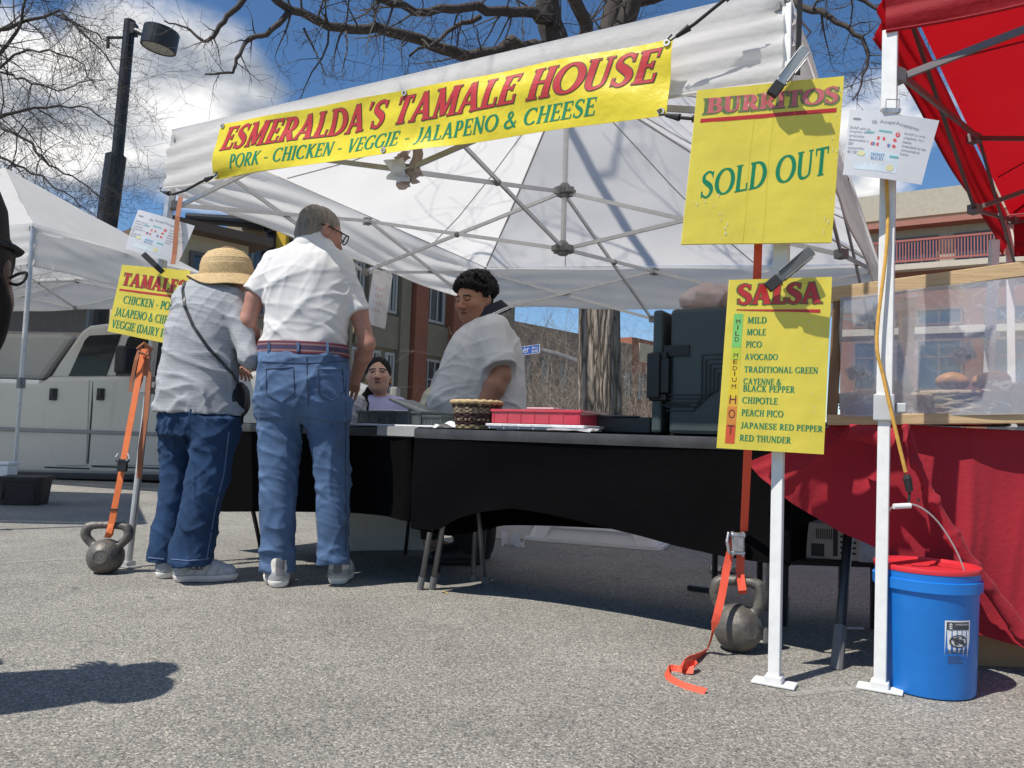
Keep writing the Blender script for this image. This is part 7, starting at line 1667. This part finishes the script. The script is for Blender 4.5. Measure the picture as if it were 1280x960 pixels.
lg_ = M('pale_grey_trainer', (.40, .41, .43), .7, var=.1, vs=25, bump=.25, bs=260); 
a = G(196, 723); shoe(wom, a, a+V((.22, .16, 0)).normalized()*.255, lg_, whs2, w=.045, h=.11, panel=((.42, .43, .45), (.30, .31, .33), (.22, .22, .24)))
a = G(218, 727); sh_o, (h_, sd_, ss_, sL) = shoe(wom, a, a+V((.25, .075, 0)).normalized()*.27, lg_, M('pink_tinted_sole', (.62, .57, .56), .7), w=.047, h=.11, panel=((.42, .43, .45), (.33, .34, .36), (.22, .22, .24)))
st_ = bvh(sh_o); o3 = h_+sd_*sL*.22-ss_*.08; hv = sd_
def hoka(u, v):
    q = h_+sd_*sL*(.20+.26*u)-ss_*.3+Z*(.058+.026*v); r_ = st_.ray_cast(q, ss_); return (r_[0] if r_[0] is not None else q+ss_*.25)
m = MB(); letter(m, hoka, -ss_, 'HOKA', 0, 0, 1, 1, .2, .16, .15, .05, 0, 0, .002); m.build('side_lettering', ink, sh_o)

# ---------------------------------------------------------------- vendor
D3 = 4.45; J = lambda px, py, dd=0.: P(px, py, D3+dd)
ven = person('heavyset curly-haired vendor in white polo with navy striped collar behind the table', V((J(600, 600).x, D3, 0)))
vs_c = (.32, .155, .095)
vr = rows([(396, 594, 626, .080, 0), (405, 582, 637, .140, 0), (415, 569, 646, .185, 0), (430, 561, 652, .205, 0), (450, 553, 656, .215, 0), (470, 545, 658, .220, 0), (490, 537, 659, .225, 0), (510, 531, 659, .225, 0), (530, 529, 658, .220, 0), (552, 531, 657, .210, 0), (566, 534, 656, .205, 0)], D3)
vh = rows([(545, 536, 654, .19, 0), (570, 538, 652, .195, 0), (600, 545, 648, .18, 0), (612, 552, 644, .16, 0)], D3)
vl1 = rows([(585, 556, 618, .10, -.10), (640, 562, 612, .085, -.10), (690, 568, 606, .07, -.10)], D3); vl2 = rows([(585, 566, 634, .10, .10), (640, 572, 624, .085, .10), (690, 580, 616, .07, .10)], D3)
nsh, nel, nwr = J(622, 413, -.17), J(626, 470, -.22), J(598, 520, -.30)
fsh, fel, fwr = J(598, 415, .17), J(566, 470, .22), J(536, 497, -.02)
hc3 = J(593, 376, -.04)
lo, hi = bounds([J(520, 330), J(668, 702)], (.05, .34, .03)); F = Fld(lo, hi, .007)
F.loft(inset(vr, .025)); F.loft(inset(vh, .02)); F.loft(inset(vl1, .02)); F.loft(inset(vl2, .02)); caps(F, [(nsh+V((0, .06, 0)), .065), (nel, .056), (lerp(nel, nwr, .3), .060), (nwr, .036)]); caps(F, [(fsh, .06), (fel, .05), (fwr, .034)])
Hd = Fld(*bounds([nwr, nwr+V((-.12, 0, -.15)), fwr, fwr+V((-.15, -.1, -.1))], .09), .004); hand(Hd, nwr, V((-.6, -.3, -.6)), (-.3, -.8, .3), .19, .5, -1)
HF, hcol, W_, RH_, hs_ = head(hc3, (-.64, -.75, -.20), .258, J(607, 402, 0), skin=vs_c, brow=(.015, .010, .008), fat=1.16, closed=True, neck_r=.072, lips=(.24, .085, .065))
body_obj(ven, [(F, const(vs_c)), (Hd, const(vs_c)), (HF, hcol)])
G_ = Fld(*bounds([fwr, fwr+V((-.16, -.08, -.12))], .10), .0035); caps(G_, [(lerp(fel, fwr, .8), .042), (fwr, .038)]); hand(G_, fwr, V((-.5, -.45, -.7)), (-.7, -.3, .5), .2, .5, 1); G_.wrinkle(.002, 70, 4); G_.f -= .002
sdf_obj('plastic_glove', [G_], M('cream_glove', (.62, .57, .42), .45, transl=.2), ven)
HR = Fld(np3(hc3)-.19, np3(hc3)+.19, .0035); rr = random.Random(4)
for k in range(420):
    a, z_ = rr.uniform(0, 6.283), rr.uniform(-.35, 1); q = (1-z_*z_)**.5; x, y, z = .086*q*math.cos(a), -.018+.100*q*math.sin(a), .046+.086*z_
    if y > .055 and z < .074: continue
    if y > .015 and z < .048: continue
    if abs(x) > .06 and y > -.0 and z < .048: continue
    if y > -.03 and z < .02: continue
    HR.cone(np3(W_(x, y, z)), np3(W_(x*1.20, y*1.17, z*1.12+.006)), .0185*rr.uniform(.7, 1.15), .014, .003)
HR.ell(np3(W_(0, -.02, .045)), np.array((.082, .090, .083))*hs_, RH_, .006); HR.cone(np3(W_(0, -.085, -.03)), np3(W_(0, -.07, .0)), .045, .06, .02)
HR.ell(np3(W_(0, .125, .005)), np.array((.085, .080, .062))*hs_, RH_, .01, 's')
HR.wrinkle(.003, 120, 12, (1, 1, 1), 8, .6)
sdf_obj('curly_hair', [HR], M('black_curls', (.006, .005, .005), .6, bump=.8, bs=160, spec=.25), ven)
S = Fld(*bounds([J(520, 382), J(668, 572)], (.03, .32, .02)), .006); S.loft(vr, .05)
S.cone(np3(J(617, 416, -.15)), np3(J(626, 460, -.225)), .105, .094, .06, flat=True); S.cone(np3(J(600, 416, .12)), np3(J(580, 452, .2)), .10, .09, .06, flat=True)
S.wrinkle(.004, 10, 61, (1, 1, .7), 5, 1.2); S.crease(.008, 17, 63, (1, 1, .8), 5, 1.5); S.crease(.0028, 50, 64, (1, 1, .8), 5, 1.5);  S.cut(J(608, 565), (0, 0, -1)); S.shell(.016)
vsh = sdf_obj('polo_shirt', [S], white_k, ven)
nk = J(609, 392, 0); C_ = Fld(np3(nk)-(.20, .20, .18), np3(nk)+(.20, .20, .16), .004); axn = V((-.50, -.16, 1)).normalized()
C_.cone(np3(nk-axn*.045), np3(nk+axn*.050), .150, .104, .01); C_.shell(.015); C_.cut(nk+axn*.040, axn); C_.cut(nk-axn*.036, -axn)
def ccol(v):
    z = (v-np3(nk)) @ np3(axn); c = np.repeat(np.array([[.012, .013, .028]]), len(v), 0); c[(z < -.012) & (z > -.018)] = (.75, .75, .75); c[(z < -.022) & (z > -.026)] = (.75, .75, .75); return c
sdf_obj('striped_collar', [C_], M('collar_knit', rough=.85, attr=True, var=.08, vs=40), vsh, colfn=ccol)
vt = bvh(vsh)
Jn = Fld(*bounds([J(530, 540), J(664, 700)], (.02, .28, .02)), .007); Jn.loft(vh, .04); Jn.loft(vl1, .04); Jn.loft(vl2, .04); Jn.wrinkle(.003, 18, 71); sdf_obj('black_trousers', [Jn], M('black_trousers', (.012, .012, .014), .8), ven)
blk = M('black_shoe', (.012, .012, .013), .5)
a = J(602, 700, -.10); shoe(ven, a, a+V((-.29, -.05, 0)), blk, M('black_rubber'), w=.052); a = J(612, 694, .12); shoe(ven, a, a+V((-.29, -.02, 0)), blk, M('black_rubber'), w=.052)

# ---------------------------------------------------------------- seated girl
D4 = 4.75; J = lambda px, py, dd=0.: P(px, py, D4+dd)
gl_ = person('seated dark-haired girl in pale lavender top facing the camera behind the grey tubs', V((J(474, 600).x, D4+.1, 0)))
gs_ = (.58, .345, .25)
gr_ = rows([(494, 464, 488, .055, .02), (499, 454, 497, .070, .02), (506, 446, 505, .090, .02), (520, 443, 508, .105, .02), (560, 447, 504, .110, .02), (600, 446, 505, .125, .02)], D4)
hc4 = J(473, 469, .0); lo, hi = bounds([J(430, 470), J(520, 650)], (.06, .3, .0)); lo[2] = 0.02; lo[1] = D4-.55; hi[0] += .45; hi[2] = J(475, 494).z+.02; F = Fld(lo, hi, .008)
F.loft(inset(gr_, .015)); gz = J(475, 610).z
for sx, px in ((-1, 458), (1, 492)):
    hip = V((J(px, 600).x, D4, .50)); kn = hip+V((.40, -.10+sx*.08, .0)); an = kn+V((.02, .02, -.42)); caps(F, [(hip, .085), (kn, .058), (an, .038)]); F.cone(np3(an), np3(an+V((.12, 0, -.03))), .035, .028)
    s_ = J(452 if sx < 0 else 500, 508, .02); e_ = s_+V((sx*.03, -.05, -.26)); w_ = e_+V((-sx*.04, -.22, -.02)); caps(F, [(s_, .045), (e_, .036), (w_, .025)])
Hd = Fld(*bounds([V((hc4.x-.2, D4-.48, .55)), V((hc4.x+.2, D4-.2, .85))], .02), .004)
for sx in (-1, 1):
    s_ = J(452 if sx < 0 else 500, 508, .02); e_ = s_+V((sx*.03, -.05, -.26)); w_ = e_+V((-sx*.04, -.22, -.02)); hand(Hd, w_, V((-sx*.3, -.9, -.1)), (0, 0, 1), .165, .5, -sx)
HF, hcol, W_, RH_, hs_ = head(hc4, (.10, -1, .06), .218, J(476, 500, .03), roll=.06, skin=gs_, brow=(.02, .012, .01), neck_r=.044, res=.0025, lips=(.42, .17, .15), fat=.86, closed='half')
body_obj(gl_, [(F, const(gs_)), (Hd, const(gs_)), (HF, hcol)])
HR = Fld(np3(hc4)-(.16, .17, .3), np3(hc4)+(.16, .17, .17), .0035); E = lambda x, y, z, a, b, c_, k=.015, mode='u': HR.ell(np3(W_(x, y, z)), np.array((a, b, c_))*hs_, RH_, k, mode)
E(0, -.013, .030, .085, .102, .095); E(0, -.045, -.03, .082, .05, .07); E(0, .118, -.030, .074, .086, .090, .008, 's'); E(0, .125, .012, .052, .078, .074, .02, 's')
q = [W_(-.02, -.09, -.03), W_(.055, -.075, -.09), W_(.085, -.02, -.14), W_(.080, .04, -.20), W_(.070, .05, -.27)]
for i in range(4): HR.cone(np3(q[i]), np3(q[i+1]), (.034, .03, .028, .024)[i], (.03, .028, .024, .016)[i], .01)
HR.wrinkle(.0016, 130, 14, (1, 1, .25), 6, .5)
sdf_obj('hair', [HR], M('black_hair', (.008, .006, .005), .65, var=.4, vs=60, spec=.2, bump=.4, bs=150), gl_)
m = MB(); m.lathe([(.003, 0), (.010, .002), (.010, .004), (.003, .005)], W_(.083, -.005, -.045), 12, axis=V((0, -1, 0))); m.lathe([(.003, 0), (.010, .002), (.010, .004), (.003, .005)], W_(-.083, -.005, -.045), 12, axis=V((0, -1, 0))); m.build('earrings', M('gold', (.6, .4, .12), .3, metal=.9), gl_)
S = Fld(np.array((J(432, 500).x, D4-.25, .45)), np.array((J(518, 500).x, D4+.25, J(475, 490).z)), .007); S.loft(gr_, .03)
for sx in (-1, 1): s_ = J(454 if sx < 0 else 498, 508, .02); S.cone(np3(s_), np3(s_+V((sx*.02, -.03, -.16))), .062, .058, .03, flat=True)
S.wrinkle(.003, 22, 81); S.cut(J(476, 497, -.04), (0, -.55, 1)); S.shell(.015); sdf_obj('lavender_top', [S], M('lavender_cotton', (.50, .47, .72), .85, bump=.2, bs=150), gl_)
T4 = Fld(np.array((J(440, 600).x-.05, D4-.4, .02)), np.array((J(510, 600).x+.45, D4+.25, .66)), .008)
for sx, px in ((-1, 458), (1, 492)): hip = V((J(px, 600).x, D4, .50)); kn = hip+V((.40, -.10+sx*.08, 0)); an = kn+V((.02, .02, -.40)); T4.cone(np3(hip), np3(kn), .10, .072, .03); T4.cone(np3(kn), np3(an), .07, .055, .03, flat=True)
T4.ell(np3(V((J(475, 600).x, D4+.02, .52))), (.17, .14, .10), k=.04); sdf_obj('black_leggings', [T4], M('black_trousers'), gl_)
ch = thing('folding_chair', 'dark folding chair under the seated girl', 'chair', V((J(475, 600).x, D4, 0)))
cx_ = J(475, 600).x; m = MB(); m.box((cx_, D4-.0, .415), .42, .40, .03); m.build('seat', M('black_metal'), ch, bevel=.01)
m = MB(); m.box((cx_, D4+.24, .72), .42, .03, .2); m.build('backrest', M('black_metal'), ch, bevel=.01)
for sx in (-.2, .2):
    m = MB(); m.tube([V((cx_+sx, D4-.2, .01)), V((cx_+sx, D4+.24, .82))], .011, 8); m.build('leg', M('black_metal'), ch); m = MB(); m.tube([V((cx_+sx*.9, D4+.26, .01)), V((cx_+sx*.9, D4-.15, .42))], .011, 8); m.build('leg', M('black_metal'), ch)

# ---------------------------------------------------------------- passers-by at the left
D5 = 1.10; J = lambda px, py, dd=0.: P(px, py, D5+dd)
kb = V((-1.42, 1.10, 0)); dk = person('kneeling onlooker in dark brown hat, only hat brim and dark hair at the left edge', kb)
dark_j = M('dark_jacket', (.020, .018, .018), .85, var=.25, vs=8, bump=.3, bs=60); dark_h = M('dark_brown_felt', (.026, .020, .018), .85, var=.2)
hc5 = J(-70, 345); tx = V((kb.x, kb.y, 0)); ksk = (.16, .085, .06)
F = Fld(np.array((-1.9, .6, 0.)), np.array((-.7, 1.9, .95)), .009); q3 = lambda x, y, z: np.array((kb.x+x, kb.y+y, z))
F.loft([(.22, kb.x, kb.y-.05, .17, .14), (.40, kb.x+.07, kb.y-.02, .15, .11), (.60, kb.x+.19, kb.y, .18, .11), (.68, kb.x+.26, kb.y, .16, .09), (.76, kb.x+.35, kb.y, .06, .06)])
for sx in (-1, 1): F.cone(q3(sx*.09, -.05, .24), q3(sx*.12, .36, .09), .09, .06, .03); F.cone(q3(sx*.12, .36, .08), q3(sx*.11, -.04, .06), .055, .04, .02); F.cone(q3(sx*.11, -.04, .06), q3(sx*.11, -.16, .05), .035, .03, .02); F.cone(q3(sx*.17+.22, 0, .64), q3(sx*.21+.12, .06, .40), .05, .042, .03); F.cone(q3(sx*.21+.12, .06, .40), q3(sx*.12+.03, .27, .26), .04, .028, .02)
Hd = Fld(np.array((kb.x-.3, kb.y+.2, .12)), np.array((kb.x+.3, kb.y+.55, .36)), .005)
for sx in (-1, 1): hand(Hd, q3(sx*.12+.03, .27, .26), V((0, .9, -.25)), (0, .2, .9), .18, .5, -sx)
HF, hcol, W_, RH_, hs_ = head(hc5, (-.25, .95, -.1), .235, V((kb.x+.38, kb.y, .74)), skin=ksk, res=.005)
body_obj(dk, [(F, const(ksk)), (Hd, const(ksk)), (HF, hcol)])
HR = Fld(np3(hc5)-.2, np3(hc5)+.17, .005); HR.ell(np3(W_(0, -.02, .02)), np.array((.090, .104, .09)), RH_); HR.ell(np3(W_(0, -.03, -.06)), np.array((.092, .075, .085)), RH_, .03); HR.ell(np3(W_(0, .15, -.04)), np.array((.05, .07, .08)), RH_, .01, 's'); HR.crease(.010, 90, 3, (1, 1, .4)); HR.cone(np3(W_(.05, -.03, -.05)), np3(W_(.06, -.02, -.13)), .045, .02, .03); sdf_obj('dark_hair', [HR], M('black_hair', (.009, .007, .006), .5, var=.4, vs=60, spec=.3, bump=.4, bs=150), dk)
S = Fld(np.array((-1.9, .6, .1)), np.array((-.7, 1.9, .80)), .009); S.loft([(.15, kb.x, kb.y-.05, .21, .18), (.40, kb.x+.07, kb.y-.02, .19, .15), (.60, kb.x+.19, kb.y, .205, .14), (.68, kb.x+.26, kb.y, .185, .12), (.745, kb.x+.33, kb.y, .085, .085)])
for sx in (-1, 1): S.cone(q3(sx*.17+.22, 0, .64), q3(sx*.21+.12, .06, .40), .075, .062, .03); S.cone(q3(sx*.21+.12, .06, .40), q3(sx*.13+.03, .25, .27), .06, .045, .02, flat=True)
S.wrinkle(.006, 15, 91, (1, 1, .7)); S.cut((0, 0, .17), (0, 0, -1)); S.shell(.013); jk = sdf_obj('dark_jacket', [S], dark_j, dk)
T5 = Fld(np.array((-1.75, .7, .0)), np.array((-1.0, 1.8, .42)), .009)
for sx in (-1, 1): T5.cone(q3(sx*.09, -.05, .25), q3(sx*.12, .36, .10), .105, .075, .03); T5.cone(q3(sx*.12, .36, .08), q3(sx*.11, -.02, .07), .068, .055, .02, flat=True)
T5.wrinkle(.004, 18, 93); T5.cut((0, 0, .006), (0, 0, -1)); sdf_obj('dark_trousers', [T5], M('dark_trousers', (.03, .03, .04), .85), dk)
m = MB(); g0 = J(12, 348); m.tube(_cat3([g0, J(24, 342), J(33, 341), J(31, 350), J(22, 356), J(12, 354)], 4), .0022, 6); m.build('ear_loop', M('black_cord'), dk)
hcp = J(-97, 285)
def hatd(u, v):
    a = 2*math.pi*u; prof = [(.001, .105), (.05, .102), (.085, .085), (.10, .05), (.105, .01), (.107, .0), (.118, -.004), (.126, -.010)]; k = min(int(v*7), 6); fr_ = v*7-k
    r = prof[k][0]*(1-fr_)+prof[k+1][0]*fr_; z = prof[k][1]*(1-fr_)+prof[k+1][1]*fr_; return hcp+V((r*math.cos(a), r*math.sin(a), z - r*.10*math.cos(a) + .006*math.sin(3*a)*max(0, r-.1)*20))
m = MB(); m.sheet(hatd, 60, 40); m.build('felt_hat', dark_h, dk, smooth=True, solid=.004)
for sx in (-1, 1):
    m = MB(); m.prism([V(q3(sx*.11-.04, -.02, .02)), V(q3(sx*.11+.04, -.02, .02)), V(q3(sx*.11+.04, -.20, .03)), V(q3(sx*.11-.04, -.20, .03))], V((0, 0, .06))); m.build('shoe', M('black_shoe'), dk, bevel=.02)
# second passer-by just outside the left frame edge: the long shadow on the asphalt is this person's
pb = V((-1.93, 1.62, 0)); ps = person('passer-by whose shadow falls on the asphalt at the lower left, standing outside the frame', pb)
F = Fld(np.array((-2.45, 1.1, -.01)), np.array((-1.35, 2.15, 1.85)), .012); c = lambda x, y, z: np.array((pb.x+x, pb.y+y, z))
F.loft([(.85, pb.x, pb.y, .17, .13), (1.1, pb.x, pb.y, .16, .12), (1.35, pb.x, pb.y, .19, .13), (1.45, pb.x, pb.y, .19, .11), (1.52, pb.x, pb.y, .07, .07)])
for sx in (-1, 1): F.cone(c(sx*.1, 0, .9), c(sx*.11, 0, .48), .095, .065, .04); F.cone(c(sx*.11, 0, .48), c(sx*.11, .02, .07), .062, .042, .02); F.cone(c(sx*.11, .03, .05), c(sx*.13, -.16, .04), .045, .038, .02); F.cone(c(sx*.19, 0, 1.42), c(sx*.33, .03, 1.18), .055, .045, .03); F.cone(c(sx*.33, .03, 1.18), c(sx*.2, .2, 1.10), .042, .03, .02)
Hd = Fld(np.array((pb.x-.4, pb.y, .9)), np.array((pb.x+.4, pb.y+.5, 1.35)), .006)
for sx in (-1, 1): hand(Hd, c(sx*.2, .2, 1.10), V((-sx*.5, .8, 0)), (0, 0, 1), .185, .6, -sx if False else sx)
HF, hcol, W_, RH_, hs_ = head(V((pb.x, pb.y+.02, 1.66)), (.5, .8, -.1), .235, V((pb.x, pb.y, 1.50)), skin=(.36, .2, .14), res=.006)
body_obj(ps, [(F, const((.36, .2, .14))), (Hd, const((.36, .2, .14))), (HF, hcol)])
HR = Fld(np3(V((pb.x, pb.y, 1.66)))-.2, np3(V((pb.x, pb.y, 1.66)))+.2, .006); HR.ell(np3(W_(0, -.02, .035)), np.array((.088, .1, .088)), RH_); HR.ell(np3(W_(0, .12, -.02)), np.array((.08, .08, .085)), RH_, .01, 's'); HR.wrinkle(.005, 60, 3); sdf_obj('hair', [HR], M('chestnut_hair'), ps)
S = Fld(np.array((-2.45, 1.1, .75)), np.array((-1.35, 2.15, 1.6)), .01); S.loft([(.82, pb.x, pb.y, .20, .16), (1.1, pb.x, pb.y, .19, .15), (1.35, pb.x, pb.y, .215, .15), (1.45, pb.x, pb.y, .21, .13), (1.52, pb.x, pb.y, .085, .085)])
for sx in (-1, 1): S.cone(c(sx*.19, 0, 1.42), c(sx*.33, .03, 1.18), .08, .07, .03); S.cone(c(sx*.33, .03, 1.18), c(sx*.23, .16, 1.115), .065, .055, .02, flat=True)
S.wrinkle(.006, 16, 95); S.cut((0, 0, .84), (0, 0, -1)); S.shell(.014); sdf_obj('grey_jacket', [S], M('grey_jacket', (.12, .12, .13), .85), ps)
S = Fld(np.array((pb.x-.3, pb.y-.25, .06)), np.array((pb.x+.3, pb.y+.25, 1.0)), .01)
for sx in (-1, 1): S.cone(c(sx*.1, 0, .9), c(sx*.11, 0, .48), .11, .08, .03); S.cone(c(sx*.11, 0, .48), c(sx*.11, .02, .09), .08, .068, .02, flat=True)
S.wrinkle(.004, 20, 96); sdf_obj('jeans', [S], denim_d, ps)
for sx in (-1, 1): a = V((pb.x+sx*.11, pb.y-.03, 0)); shoe(ps, a, a+V((.14, .24, 0)), whs, whs2)
